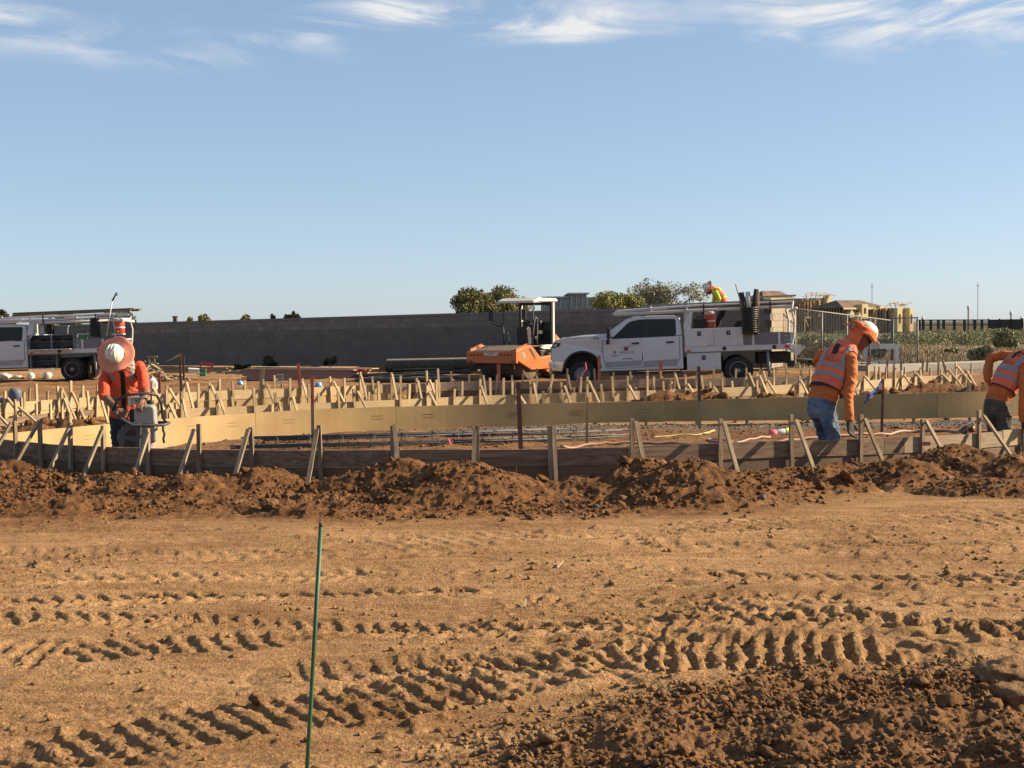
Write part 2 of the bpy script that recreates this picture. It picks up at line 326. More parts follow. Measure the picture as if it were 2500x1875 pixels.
    z = z + band * (0.055 * ridged + 0.024 * fbm(x * 11, y * 18, 46, 3, 0.6) + 0.024 * np.abs(vn(x * 30, y * 40, 47)))
    z = z - open_ * 0.022 * np.maximum(0, vn(x * 7, y * 36, 48) - 0.22) * ss(-0.2, 0.15, vn(x * 1.1, y * 2.0, 49))
    # tyre tracks
    for P, hw, pitch, skew, dep, chev in TRACKS:
        sel = np.where((open_ > 0.02) & (y < 13))
        if len(sel[0]) == 0: continue
        xs, ys = x[sel], y[sel]; wob = 0.05 * fbm(xs * 1.3, ys * 1.3, 71, 2)
        d, s, sd = seg_dist(xs, ys, P); dd = np.abs(sd + wob); inn = 1 - ss(hw * 0.88, hw * 1.05, dd)
        ph = (s + skew * (np.abs(sd) if chev else sd) + (0.5 * pitch * (sd > 0) if chev else 0) + 0.03 * vn(xs * 7, ys * 7, 77)) / pitch
        c = 0.5 + 0.5 * np.cos(2 * np.pi * ph); bar = ss(0.30, 0.80, c + 0.5 * vn(xs * 18, ys * 18, 87) + 0.35 * vn(xs * 5, ys * 5, 89))
        patch = ss(-0.50, -0.02, vn(xs * 0.8, ys * 1.6, 79) + 0.3 * vn(xs * 5, ys * 5, 83))
        rim = np.exp(-((dd - hw * 1.08) / 0.045) ** 2)
        z[sel] += open_[sel] * patch * (dep * (0.75 * bar - 0.55) * inn + rim * dep * 0.6 * (0.5 + 1.8 * vn(xs * 9, ys * 9, 85)) + inn * dep * 0.5 * vn(xs * 26, ys * 26, 88)) - open_[sel] * dep * 0.45 * (np.exp(-((dd - hw * 0.92) / 0.022) ** 2) + (0.7 * np.exp(-(dd / 0.03) ** 2) if chev else 0)) * (0.5 + vn(xs * 0.7, ys * 0.7, 90))
    # ground beyond the site
    far = ss(44, 58, y) * ss(6, 11, x)
    straw = np.maximum(far, ss(60, 75, y)); grav = np.zeros_like(z)
    g = inside * (1 - ss(-0.02, 0.15, y - yt)) * ss(-2.6, -0.3, y - yt); grav = np.maximum(grav, g * ss(-2, 3, x) * ss(-1.6, -0.5, y - yt) * 0.9 + 0.15 * g)
    grav = np.maximum(grav, ss(43, 44, y) * (1 - ss(49, 51, y)) * ss(9, 11, x) * 0.6)
    z = z + far * 0.12 * fbm(x * 0.5, y * 0.35, 91, 4) + ss(14, 20, y) * (1 - far) * (0.035 * fbm(x * 2.0, y * 1.2, 93, 3) + 0.05 * fbm(x * 0.4, y * 0.4, 95, 2))
    return z, np.clip(wet, 0, 1), np.clip(straw, 0, 1), np.clip(grav, 0, 1), np.clip(rough, 0, 1)
def ground_h(x, y):
    return float(ground_fields(np.array([[float(x)]]), np.array([[float(y)]]))[0][0, 0])
rowsY = list(1 / np.linspace(1 / 4.2, 1 / 11.4, 430)) + list(np.linspace(11.4, 15.8, 230))[1:] + list(1 / np.linspace(1 / 15.8, 1 / 62, 170))[1:] + list(np.geomspace(62, 4000, 36))[1:]
rowsY = [-400, -120, -40, -12, -4, 0, 1.5, 2.6, 3.3, 3.8] + rowsY
tcols = np.concatenate([[-6, -2.5, -1.2, -0.8, -0.62, -0.52], np.linspace(-0.45, 0.45, 720), [0.52, 0.62, 0.8, 1.2, 2.5, 6]])
RY = np.array(rowsY); WW = np.where(RY < 4.2, 4.2 + np.abs(RY - 4.2) * 0.9, RY)
GX = WW[:, None] * tcols[None, :]; GY = np.repeat(RY[:, None], len(tcols), 1)
GZ, G_wet, G_straw, G_grav, G_rough = ground_fields(GX, GY)
nr, nc = GX.shape; idx = np.arange(nr * nc).reshape(nr, nc)
F = np.stack([idx[:-1, :-1], idx[:-1, 1:], idx[1:, 1:], idx[1:, :-1]], -1).reshape(-1, 4)
def soil_material():
    m = bpy.data.materials.new('soil'); m.use_nodes = True; t = m.node_tree; n = t.nodes; l = t.links; b = n['Principled BSDF']
    b.inputs['Roughness'].default_value = 0.95; b.inputs['Specular IOR Level'].default_value = 0.15
    at_ = n.new('ShaderNodeAttribute'); at_.attribute_name = 'soil'; sp = n.new('ShaderNodeSeparateColor'); l.new(at_.outputs['Color'], sp.inputs[0])
    tcn = n.new('ShaderNodeTexCoord')
    def nz(scale, detail, rough=0.55, st=None):
        q = n.new('ShaderNodeTexNoise'); q.inputs['Scale'].default_value = scale; q.inputs['Detail'].default_value = detail; q.inputs['Roughness'].default_value = rough
        if st:
            mq = n.new('ShaderNodeMapping'); mq.inputs['Scale'].default_value = st; l.new(tcn.outputs['Object'], mq.inputs[0]); l.new(mq.outputs[0], q.inputs[0])
        else: l.new(tcn.outputs['Object'], q.inputs[0])
        return q.outputs[0]
    def ramp(f, a, b_, p0=0.3, p1=0.7):
        r = n.new('ShaderNodeValToRGB'); r.color_ramp.elements[0].position = p0; r.color_ramp.elements[1].position = p1
        r.color_ramp.elements[0].color = tuple(a) + (1,); r.color_ramp.elements[1].color = tuple(b_) + (1,); l.new(f, r.inputs[0]); return r.outputs[0]
    def mix(f, a, b_):
        q = n.new('ShaderNodeMix'); q.data_type = 'RGBA'; l.new(f, q.inputs[0]); l.new(a, q.inputs[6]); l.new(b_, q.inputs[7]); return q.outputs[2]
    big = nz(0.9, 5, 0.6, (0.6, 1.6, 1)); fine = nz(55, 4, 0.6)
    dry = ramp(big, (0.255, 0.142, 0.064), (0.455, 0.283, 0.145)); moist = ramp(nz(6, 5), (0.088, 0.040, 0.018), (0.25, 0.124, 0.054))
    straw = ramp(nz(1.4, 6, 0.65), (0.12, 0.095, 0.058), (0.28, 0.21, 0.12)); grav = ramp(nz(38, 3, 0.7), (0.06, 0.058, 0.055), (0.26, 0.245, 0.225))
    st_ = ramp(nz(1.0, 6, 0.7, (2.2, 13, 4)), (0.74, 0.70, 0.66), (1.16, 1.16, 1.16), 0.36, 0.64); dm = n.new('ShaderNodeMix'); dm.data_type = 'RGBA'; dm.blend_type = 'MULTIPLY'; dm.inputs[0].default_value = 1; l.new(dry, dm.inputs[6]); l.new(st_, dm.inputs[7]); dry = dm.outputs[2]
    c = mix(sp.outputs[0], dry, moist); c = mix(sp.outputs[1], c, straw); c = mix(sp.outputs[2], c, grav)
    fr = ramp(fine, (0.60, 0.58, 0.55), (1.20, 1.20, 1.20), 0.34, 0.66); mu = n.new('ShaderNodeMix'); mu.data_type = 'RGBA'; mu.blend_type = 'MULTIPLY'; mu.inputs[0].default_value = 1; l.new(c, mu.inputs[6]); l.new(fr, mu.inputs[7])
    l.new(mu.outputs[2], b.inputs['Base Color'])
    bp = n.new('ShaderNodeBump'); bp.inputs['Strength'].default_value = 1.0; bp.inputs['Distance'].default_value = 0.03; l.new(nz(70, 5, 0.65), bp.inputs['Height']); l.new(bp.outputs[0], b.inputs['Normal'])
    return m
M_SOIL = soil_material()
def set_soil(me, wet, straw, grav):
    ca = me.color_attributes.new('soil', 'FLOAT_COLOR', 'POINT'); a = np.ones((len(me.vertices), 4), np.float32)
    a[:, 0] = wet; a[:, 1] = straw; a[:, 2] = grav; ca.data.foreach_set('color', a.ravel())
gm = mesh_np('ground', np.stack([GX, GY, GZ], -1).reshape(-1, 3), F, [M_SOIL], smooth=True)
set_soil(gm, G_wet.ravel(), G_straw.ravel(), G_grav.ravel())
link(bpy.data.objects.new('ground', gm), kind='structure')
# ---------------------------------------------------------------- loose clods of soil (uncountable)
_t = (1 + 5 ** 0.5) / 2
ICO_V = np.array([(-1, _t, 0), (1, _t, 0), (-1, -_t, 0), (1, -_t, 0), (0, -1, _t), (0, 1, _t), (0, -1, -_t), (0, 1, -_t), (_t, 0, -1), (_t, 0, 1), (-_t, 0, -1), (-_t, 0, 1)], np.float64) / math.hypot(1, _t)
ICO_F = np.array([(0, 11, 5), (0, 5, 1), (0, 1, 7), (0, 7, 10), (0, 10, 11), (1, 5, 9), (5, 11, 4), (11, 10, 2), (10, 7, 6), (7, 1, 8), (3, 9, 4), (3, 4, 2), (3, 2, 6), (3, 6, 8), (3, 8, 9), (4, 9, 5), (2, 4, 11), (6, 2, 10), (8, 6, 7), (9, 8, 1)])
def ico_sub(V, F):
    V = list(map(tuple, V)); c = {}
    def md(a, b):
        k = (min(a, b), max(a, b))
        if k not in c: p = np.array(V[a]) + np.array(V[b]); V.append(tuple(p / np.linalg.norm(p))); c[k] = len(V) - 1
        return c[k]
    o = []
    for a, b, d in F: x, y, z = md(a, b), md(b, d), md(d, a); o += [(a, x, z), (b, y, x), (d, z, y), (x, y, z)]
    return np.array(V), np.array(o)
ICO2_V, ICO2_F = ico_sub(ICO_V, ICO_F)
rs = np.random.RandomState(11)
def scatter(n, sampler, size, sizepow=2.5):
    """positions by rejection: sampler(n) -> x, y, keep-probability"""
    x, y, p = sampler(n); k = rs.rand(len(x)) < p; x = x[k]; y = y[k]
    r = size[0] + (size[1] - size[0]) * rs.rand(len(x)) ** sizepow; return x, y, r
def samp_box(x0, x1, y0, y1, fn):
    def s(n):
        x = rs.uniform(x0, x1, n); y = 1 / rs.uniform(1 / y1, 1 / y0, n) if y0 > 2 else rs.uniform(y0, y1, n)
        return x, y, fn(x, y)
    return s
def fields1(x, y):
    a = ground_fields(x[:, None], y[:, None]); return [q[:, 0] for q in a]
def clods(name, label, xs, ys, r, V0, F0, sink=0.25):
    z, wet, straw, grav, _ = fields1(xs, ys); n = len(xs); nv = len(V0)
    A = rs.randn(n, 3, 3); Q, _r = np.linalg.qr(A)
    sc = rs.uniform(0.5, 1.35, (n, 1, 3)) * r[:, None, None]
    V = V0[None] * (1 + rs.uniform(-0.38, 0.38, (n, nv, 1))) * sc
    V = np.einsum('nij,nkj->nki', Q, V); V[:, :, 2] *= 0.85
    V += np.stack([xs, ys, z + r * (0.55 - sink)], -1)[:, None, :]
    Fq = (F0[None] + (np.arange(n) * nv)[:, None, None]).reshape(-1, 3)
    me = mesh_np(name, V.reshape(-1, 3), Fq, [M_SOIL]); tone = np.clip(wet + rs.uniform(-0.25, 0.2, n), 0, 1)
    set_soil(me, np.repeat(tone, nv), np.repeat(straw * 0.3, nv), np.repeat(np.where(rs.rand(n) < 0.012, 0.8, 0), nv))
    o = bpy.data.objects.new(name, me); link(o, kind='stuff'); tag(o, label, 'soil'); return o
def p_berm(x, y):
    f = y - interp_y(P_NEAR, x); _, wet, _, _, rough = fields1(x, y); return np.where(f < -0.06, np.clip(rough * 0.9 + 0.40 * (wet > 0.5), 0, 1) * np.clip(0.35 + 1.6 * vn(x * 1.5, y * 2.2, 7), 0.08, 1), 0)
x, y, r = scatter(66000, samp_box(-7.5, 7.8, 10.4, 16, p_berm), (0.005, 0.030), 3.5)
clods('spoil_clods', 'brown clods of loose soil heaped along the front formwork', x, y, r, ICO_V, ICO_F)
x, y, r = scatter(420, samp_box(-7.5, 7.8, 11.2, 15, p_berm), (0.025, 0.075), 3.0)
clods('spoil_lumps', 'larger reddish lumps among the spoil along the front formwork', x, y, r, ICO2_V, ICO2_F, 0.15)
def p_heap(x, y):
    h = np.clip(1 - np.sqrt(((x - 1.75) / 2.3) ** 2 + ((y - 4.9 - 0.12 * x) / 1.75) ** 2), 0, 1); return np.minimum(h * 5, 1) * np.clip(0.55 + 1.2 * vn(x * 2.5, y * 2.5, 9), 0.1, 1)
x, y, r = scatter(40000, samp_box(-0.6, 4.2, 4.0, 7.3, p_heap), (0.003, 0.018), 2.6)
clods('heap_clods', 'loose brown clods of the soil heap in the lower right corner', x, y, r, ICO_V, ICO_F, 0.2)
x, y, r = scatter(420, samp_box(-0.5, 3.6, 4.2, 6.9, p_heap), (0.014, 0.042), 2.8)
clods('heap_lumps', 'larger lumps among the clods of the lower right soil heap', x, y, r, ICO2_V, ICO2_F, 0.2)
x, y, r = scatter(20000, samp_box(-5, 5, 4.2, 12.4, lambda x, y: np.clip(0.16 + 1.6 * vn(x * 0.9, y * 1.2, 13), 0.04, 0.9)), (0.004, 0.024), 4.0)
clods('scattered_crumbs', 'small soil crumbs scattered over the graded ground', x, y, r, ICO_V, ICO_F, 0.3)
def p_mid(x, y):
    _, wet, _, _, rough = fields1(x, y); f = y - interp_y(P_TAN, x); return np.where((f > 0.2) & (np.abs(y - interp_y(P_ROWA, x)) > 0.15), np.clip(rough + 0.08, 0, 1), 0) * 0.8
x, y, r = scatter(15000, samp_box(-13, 13, 18, 36, p_mid), (0.02, 0.10), 3.0)
clods('pad_clods', 'dug soil clods lying between the rear rows of formwork', x, y, r, ICO_V, ICO_F)
x, y, r = scatter(7000, samp_box(-6, 9.5, 15.5, 24, lambda x, y: np.where((y > interp_y(P_NEAR, x) + 1.3) & (y < interp_y(P_TAN, x) - 0.1), np.clip(0.5 + 1.4 * vn(x * 1.2, y * 1.2, 29), 0.1, 1), 0)), (0.006, 0.030), 3.0)
clods('pad_crumbs', 'small soil crumbs on the pad around the rebar', x, y, r, ICO_V, ICO_F)
def p_grav(x, y):
    g = fields1(x, y)[3]; return np.clip(g, 0, 1)
x, y, r = scatter(16000, samp_box(-5, 9.5, 17, 23, p_grav), (0.008, 0.022), 1.5)
oo = clods('gravel', 'grey gravel bedding at the foot of the tall tan form board', x, y, r, ICO_V, ICO_F, 0.1)
set_g = oo.data.color_attributes['soil']; _a = np.ones((len(oo.data.vertices), 4), np.float32); _a[:, 0] = 0; _a[:, 1] = 0; _a[:, 2] = 0.9; set_g.data.foreach_set('color', _a.ravel())
def boulder(name, label, u, v, Y, d, seed, wet):
    """a single lump of soil or rock standing on the ground"""
    r_ = np.random.RandomState(seed); V, Fq = ico_sub(ICO2_V, ICO2_F)
    V, Fq = ico_sub(V, Fq); k = 1 + 0.5 * n3(V, 1.7, seed) + 0.26 * n3(V, 4.0, seed + 3) + 0.09 * n3(V, 11.0, seed + 5); V = V * k[:, None] * np.array(d) / 2
    p = at(u, v, Y); z = ground_h(p.x, p.y); V[:, 2] += z + d[2] * 0.36; V[:, 0] += p.x; V[:, 1] += p.y
    me = mesh_np(name, V, Fq, [M_SOIL]); set_soil(me, wet, 0, 0.12); return tag(link(bpy.data.objects.new(name, me)), label, 'rock')
boulder('soil_lump', 'dark brown lump of soil alone on the flat ground beside the green rod', 628, 1715, gz(628, 1722, 0).y, (0.065, 0.06, 0.055), 2, 0.85)
boulder('boulder', 'large tan boulder at the right edge on top of the clod heap', 2462, 1672, gz(2462, 1700, 0.05).y, (0.30, 0.26, 0.17), 5, 0.25)
boulder('boulder', 'rounded boulder below the large tan one at the right edge', 2478, 1745, gz(2478, 1770, 0.08).y, (0.20, 0.18, 0.13), 9, 0.5)
boulder('soil_lump', 'pale lump of soil beside the tyre tread marks right of the rod', 1430, 1585, gz(1430, 1592, 0).y, (0.075, 0.06, 0.05), 13, 0.2)
boulder('clod', 'big reddish clod on the ridge behind the top of the green rod', 655, 1205, 12.3, (0.16, 0.14, 0.12), 17, 0.5)
# ================================================================ timber formwork
M_TAN = mat('form_panel', (0.33, 0.22, 0.095), 0.6, 0.18, 1.6, 0.08, 50, col2=(0.38, 0.26, 0.115), objvar=0.015)
M_PINE = mat('pine', (0.36, 0.255, 0.13), 0.75, 0.16, 3.0, 0.12, 30, stretch=(1, 14, 14), col2=(0.38, 0.29, 0.165), objvar=0.12)
M_OLD = mat('weathered_plank', (0.14, 0.088, 0.057), 0.85, 0.35, 2.2, 0.25, 26, stretch=(1, 16, 16), col2=(0.22, 0.148, 0.098), objvar=0.15)
M_OLD2 = mat('weathered_plank_pale', (0.25, 0.18, 0.12), 0.85, 0.25, 3.0, 0.2, 26, stretch=(1, 16, 16), col2=(0.32, 0.24, 0.165), objvar=0.1)
M_STK = mat('stake_wood', (0.30, 0.215, 0.125), 0.85, 0.3, 3.0, 0.2, 30, stretch=(12, 12, 1), col2=(0.44, 0.33, 0.20), objvar=0.28)
M_PLY = mat('dark_ply', (0.12, 0.08, 0.048), 0.8, 0.2, 4, 0.1, objvar=0.1)
def path_len(P):
    s = [0.0]
    for a, b in zip(P[:-1], P[1:]): s.append(s[-1] + (b - a).length)
    return s
def path_at(P, S, s):
    s = min(max(s, 0), S[-1]); i = max(0, min(len(P) - 2, int(np.searchsorted(S, s)) - 1)); d = P[i + 1] - P[i]
    t = (s - S[i]) / max(1e-6, d.length); d = d.normalized(); return P[i] + (P[i + 1] - P[i]) * t, d, Vector((d.y, -d.x))   # point, tangent, normal towards the camera
def s_at_u(P, S, u, z):
    best = None
    for i in range(len(P)):
        d = (Vector((P[i].x, P[i].y, z)) - EYE); uu = CX + FPX * d.dot(RT) / d.dot(FW)
        if best is None or abs(uu - u) < best[0]: best = (abs(uu - u), S[i])
    return best[1]
def strip(P, S, s0, s1, z0, z1, th, off, name, m, parent, jag=0.0, dz=0.0):
    """a board following the path from s0 to s1, off = distance of its camera-side face from the path"""
    n = max(2, int((s1 - s0) / 0.14) + 1); p0, d0, n0 = path_at(P, S, s0); O = Vector((p0.x, p0.y, z0(p0.x) if callable(z0) else z0)); R = Matrix((Vector((d0.x, d0.y, 0)), Vector((-d0.y, d0.x, 0)), Vector((0, 0, 1))))
    vs = []; fs = []
    c0_, c1_ = z0, z1
    for k in range(n):
        s = s0 + (s1 - s0) * k / (n - 1); p, d, nn = path_at(P, S, s); z0 = c0_(p.x) if callable(c0_) else c0_; z1 = c1_(p.x) if callable(c1_) else c1_; j = jag * mnoise.noise(Vector((s * 1.3, 0.3, 1.7))); q = dz * (k / (n - 1))
        for oo_, zz_ in ((off, z0 + q), (off, z1 + j + q), (off - th, z1 + j + q), (off - th, z0 + q)):
            w_ = Vector((p.x + nn.x * oo_, p.y + nn.y * oo_, zz_)); vs.append(R @ (w_ - O))
    for k in range(n - 1):
        for c in range(4): fs.append((k * 4 + c, k * 4 + (c + 1) % 4, (k + 1) * 4 + (c + 1) % 4, (k + 1) * 4 + c))
    fs += [(3, 2, 1, 0), tuple((n - 1) * 4 + c for c in range(4))]
    o = MB().add(vs, fs).build(name, m, parent); o.matrix_local = Matrix.Translation(O) @ R.transposed().to_4x4(); return o
M_STKN = mat('weathered_stake', (0.19, 0.14, 0.092), 0.88, 0.35, 3.0, 0.25, 30, stretch=(12, 12, 1), col2=(0.30, 0.23, 0.155), objvar=0.25)
_b = MB().add([(-.022, -.018, 0), (.022, -.018, 0), (.022, .018, 0), (-.022, .018, 0), (-.022, -.018, 1), (.022, -.018, 1), (.022, .018, 1.0), (-.022, .018, 1.0)], [(0, 3, 2, 1), (4, 5, 6, 7), (0, 1, 5, 4), (1, 2, 6, 5), (2, 3, 7, 6), (3, 0, 4, 7)])
STAKE_ME = _b.mesh('stake', M_STK); STAKE_OLD = _b.mesh('stake_old', M_STKN)
def stick(name, a, b, parent, wx=1.0, wy=1.0, me=None, roll=None):
    a = Vector(a); b = Vector(b); d = b - a; L = d.length; z = d / L
    x = Vector((1, 0, 0)) if roll is None else Vector((roll.x, roll.y, 0)); x = (x - z * x.dot(z))
    x = x.normalized() if x.length > 1e-3 else z.orthogonal().normalized(); y = z.cross(x)
    o = bpy.data.objects.new(name, me or STAKE_ME); link(o, parent)
    o.matrix_local = Matrix(((x.x * wx, y.x * wy, z.x * L, a.x), (x.y * wx, y.y * wy, z.y * L, a.y), (x.z * wx, y.z * wy, z.z * L, a.z), (0, 0, 0, 1))); return o
def run(name, label, P, layers, plank_len, rng, seed):
    S = path_len(P); t = thing(name, label, 'formwork', (P[0].x, P[0].y, 0), group='timber forms for the concrete pour'); t.location = (0, 0, 0)
    r = random.Random(seed)
    for (z0, z1, th, off, m, jag) in layers:
        s = rng[0] * S[-1] + (0 if (not callable(z0) and z0 < 0.2) else -r.uniform(0, plank_len * 0.5)); s = max(s, 0); end = rng[1] * S[-1]
        while s < end - 0.02:
            e = min(end, s + plank_len * r.uniform(0.85, 1.1)); strip(P, S, s, e - 0.006, z0, z1, th, off, 'plank', m, t, jag, r.uniform(-0.008, 0.008)); s = e
    return t, S
NEAR_FR = s_at_u(P_NEAR, path_len(P_NEAR), 2205, 0.3) / path_len(P_NEAR)[-1]
# --- the near run, seen from outside
near, S_N = run('near_formwork', 'weathered curved plank form along the front, with stakes and kicker braces', P_NEAR, [(lambda x: near_top(x) - 0.18, near_top, 0.038, 0.0, M_OLD, 0.008)], 3.0, (0, NEAR_FR), 3)
s = 0.0; S_END = S_N[-1]
while s < S_END - 0.3:
    e = min(S_END, s + 2.44); strip(P_NEAR, S_N, s, e - 0.004, -0.18, lambda x: near_top(x) - 0.183, 0.018, -0.012, 'panel', M_PLY if s < 0.5 * S_END else M_OLD, near); s = e
s8 = s_at_u(P_NEAR, S_N, 2205, 0.3); strip(P_NEAR, S_N, s8 + 0.004, s8 + 1.75, lambda x: near_top(x) - 0.18, near_top, 0.038, 0.0, 'plank', M_OLD2, near); strip(P_NEAR, S_N, s8 + 1.76, S_END, lambda x: near_top(x) - 0.18, lambda x: near_top(x) + 0.012, 0.038, 0.004, 'plank', M_PINE, near)
NEAR_ST = [(-15, 1.0), (45, 1.0), (97, 1), (172, 1), (255, 1), (372, 0.9), (497, 1), (632, 1), (790, 1), (961, 1), (1166, 1), (1355, 1), (1546, 1.15), (1757, 1), (1925, 1.05), (2090, 1.1), (2252, 0.75), (2382, 1.05), (2492, 0.8), (2570, 1), (2700, 1), (2850, 1), (3000, 1)]
rr = random.Random(5)
for u, hs in NEAR_ST:
    s = s_at_u(P_NEAR, S_N, u, 0.5); p, d, n = path_at(P_NEAR, S_N, s); q = p + n * 0.022; h = 0.26 * hs + rr.uniform(-0.02, 0.02)
    lean = rr.uniform(-0.02, 0.02)
    stick('stake', (q.x, q.y, -0.1), (q.x + d.x * lean, q.y + d.y * lean, near_top(q.x) + h), near, 1.0, 1.0, me=STAKE_OLD, roll=d)
    sd = rr.choice((0.05, -0.05)) if u < 1500 else 0.05
    b0 = q + n * 0.035 + d * sd * 0.6; fo = 0.42 + rr.uniform(-0.05, 0.06); b1 = p + n * fo + d * (sd + rr.uniform(-0.06, 0.06)); gh = ground_h(b1.x, b1.y)
    stick('brace', (b1.x, b1.y, gh - 0.06), (b0.x, b0.y, near_top(b0.x) + h * rr.uniform(0.75, 1.05)), near, 0.95, 0.8, me=STAKE_OLD, roll=d)
# --- the tall smooth tan panels behind it
tan, S_T = run('tan_formwork', 'tall smooth tan form panels curving from the left behind the front form', P_TAN, [(lambda x: 0.005 + 0.05 * float(ss(-0.5, 1.5, x)), tan_top, 0.022, 0.0, M_TAN, 0.0)], 2.44, (0, 1), 9)
strip(P_TAN, S_T, 0, S_T[-1] * 0.36, -0.035, 0.02, 0.045, 0.02, 'sill_plank', M_PINE, tan); strip(P_TAN, S_T, S_T[-1] * 0.36, S_T[-1] * 0.62, -0.04, -0.002, 0.04, 0.012, 'sill_plank', M_OLD, tan)
M_STAMP = mat('panel_stamp', (0.20, 0.13, 0.06), 0.7, 0.2, 9)
for u in (205, 335, 450, 560, 690, 905, 1030, 1245, 1400, 1560, 1690):
    s = s_at_u(P_TAN, S_T, u, 0.2); zz_ = 0.21
    for dz_ in (0.0, 0.05): strip(P_TAN, S_T, s, s + 0.20, zz_ + dz_, zz_ + dz_ + 0.008, 0.003, 0.0025, 'stamp_mark', M_STAMP, tan)
rr = random.Random(15); s = 0.5
while s < S_T[-1]:
    p, d, n = path_at(P_TAN, S_T, s); q = p - n * 0.05; h = rr.uniform(0.04, 0.22) if rr.random() < 0.55 else 0.0
    stick('stake', (q.x, q.y, -0.05), (q.x, q.y, tan_top(q.x) + h), tan, roll=d)
    if rr.random() < 0.5:
        b1 = p - n * rr.uniform(0.45, 0.6) + d * rr.uniform(-0.2, 0.2); stick('brace', (b1.x, b1.y, ground_h(b1.x, b1.y) - 0.03), (q.x, q.y, tan_top(q.x) + h * 0.6 - 0.02), tan, roll=d)
    s += rr.uniform(0.75, 1.05)
# --- rear rows
def staked_run(name, label, P, layers, plank, rng, seed, step, over, both=True):
    t, S = run(name, label, P, layers, plank, rng, seed); r = random.Random(seed + 1); s = rng[0] * S[-1] + 0.2; zt = max(l[1] for l in layers if not callable(l[1]))
    while s < rng[1] * S[-1]:
        p, d, n = path_at(P, S, s); side = 1 if (r.random() < 0.62 or not both) else -1; off = 0.03 if side > 0 else 0.07
        q = p + n * off * side; h = r.uniform(*over); ln = r.uniform(-0.05, 0.05)
        g = ground_h(q.x, q.y)
        stick('stake', (q.x, q.y, g - 0.05), (q.x + d.x * ln, q.y + d.y * ln, zt + h), t, roll=d)
        if r.random() < 0.72:
            b1 = p + n * side * r.uniform(0.42, 0.62) + d * r.uniform(-0.12, 0.12); b0 = q + n * side * 0.03 + d * 0.03
            stick('brace', (b1.x, b1.y, ground_h(b1.x, b1.y) - 0.03), (b0.x, b0.y, zt + h * r.uniform(0.2, 0.9)), t, roll=d)
        s += step * r.uniform(0.65, 1.3)
    return t
staked_run('rear_formwork', 'pale pine form running back from the left edge with many stakes', P_ROWA, [(0.235, ROW_Z, 0.038, 0.0, M_PINE, 0.006), (-0.08, 0.232, 0.018, -0.01, M_TAN, 0)], 3.2, (0, 0.50), 23, 0.33, (0.16, 0.34))
staked_run('rear_formwork', 'brown plank form standing in front of the roller and the white truck', P_ROWA, [(0.235, ROW_Z, 0.038, 0.0, M_OLD2, 0.006), (-0.08, 0.232, 0.018, -0.01, M_PLY, 0)], 3.2, (0.505, 1.0), 27, 0.34, (0.10, 0.32))  # this half's shade is put into darker board colours
staked_run('middle_formwork', 'low pine form slanting to the right behind the tall tan panels', P_ROWB, [(0.13, 0.33, 0.038, 0.0, M_PINE, 0.006), (-0.08, 0.127, 0.018, -0.01, M_OLD2, 0)], 3.4, (0, 1.0), 33, 0.31, (0.10, 0.36))
P_ROWC = smooth_path(trace([(-160, 1040), (0, 1018), (120, 1003), (230, 994)], 0.25))
staked_run('middle_formwork', 'short plank form with tangled braces at the left edge behind the tan panels', P_ROWC, [(0.10, 0.2, 0.038, 0.0, M_OLD, 0.006)], 2.4, (0, 1.0), 41, 0.36, (0.10, 0.40))
# loose stakes further back, driven in rows for a form still to come
t = thing('stake_row', 'row of short loose stakes standing in the soil at far left', 'stakes')
rr = random.Random(8)
for u, v in ((70, 945), (115, 950), (172, 952), (205, 950), (240, 955), (270, 950), (395, 975), (430, 978), (560, 938), (600, 950), (690, 935)):
    p = gz(u, v + 38, 0.0); h = rr.uniform(0.3, 0.45); g = ground_h(p.x, p.y); stick('stake', (p.x, p.y, g - 0.05), (p.x + rr.uniform(-.03, .03), p.y, g + h), t)
t = thing('stake_row', 'row of short stakes standing behind the right end of the pine form', 'stakes')
for u, v in ((2050, 915), (2115, 912), (2180, 908), (2250, 905), (2262, 897), (2290, 905), (2310, 898), (2200, 912), (2080, 908)):
    p = gz(u, v + 14, 0.0); h = rr.uniform(0.35, 0.55); g = ground_h(p.x, p.y); stick('stake', (p.x, p.y, g - 0.05), (p.x + rr.uniform(-.12, .12), p.y, g + h), t, 1.2, 1.2)
# ================================================================ block wall (with its sunlit return)
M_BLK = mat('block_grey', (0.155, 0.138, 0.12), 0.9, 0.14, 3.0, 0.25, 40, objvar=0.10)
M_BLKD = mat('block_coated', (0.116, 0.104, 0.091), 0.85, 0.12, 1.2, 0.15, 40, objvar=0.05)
M_MORT = mat('mortar', (0.105, 0.098, 0.09), 0.95, 0.15, 8)
M_CAP = mat('cap_block', (0.15, 0.14, 0.13), 0.9, 0.15, 3, 0.2, 30, objvar=0.06)
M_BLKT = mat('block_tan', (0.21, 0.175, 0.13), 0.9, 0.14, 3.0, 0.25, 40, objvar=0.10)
GRADE = 0.0085
wall_z = lambda s: 0.10 + GRADE * s                       # foot of the wall, s metres from the left sighting
wall = thing('block_wall', 'long grey concrete block wall in shade behind the trucks', 'wall')
BW, BH, BT = 0.406, 0.203, 0.19
def wall_p(s, z, off=0.0):
    return Vector((WALL_L.x + WD_N.x * s + WD_N.y * off, WALL_L.y + WD_N.y * s - WD_N.x * off, z))
S0, S1 = -12.0, (at(1881, 800, 41.0) - WALL_L).xy.dot(WD_N)
ang = math.atan2(WD_N.y, WD_N.x); RW = Matrix.Rotation(ang, 3, 'Z') @ Matrix.Rotation(-math.atan(GRADE), 3, 'Y')
bm_ = MB().box((BW / 2, 0, BH / 2), (BW - 0.007, BT, BH - 0.007)); B_ME = bm_.mesh('block', M_BLK); B_MED = bm_.mesh('block_coated', M_BLKD)
rest = MB(); nblk = 0
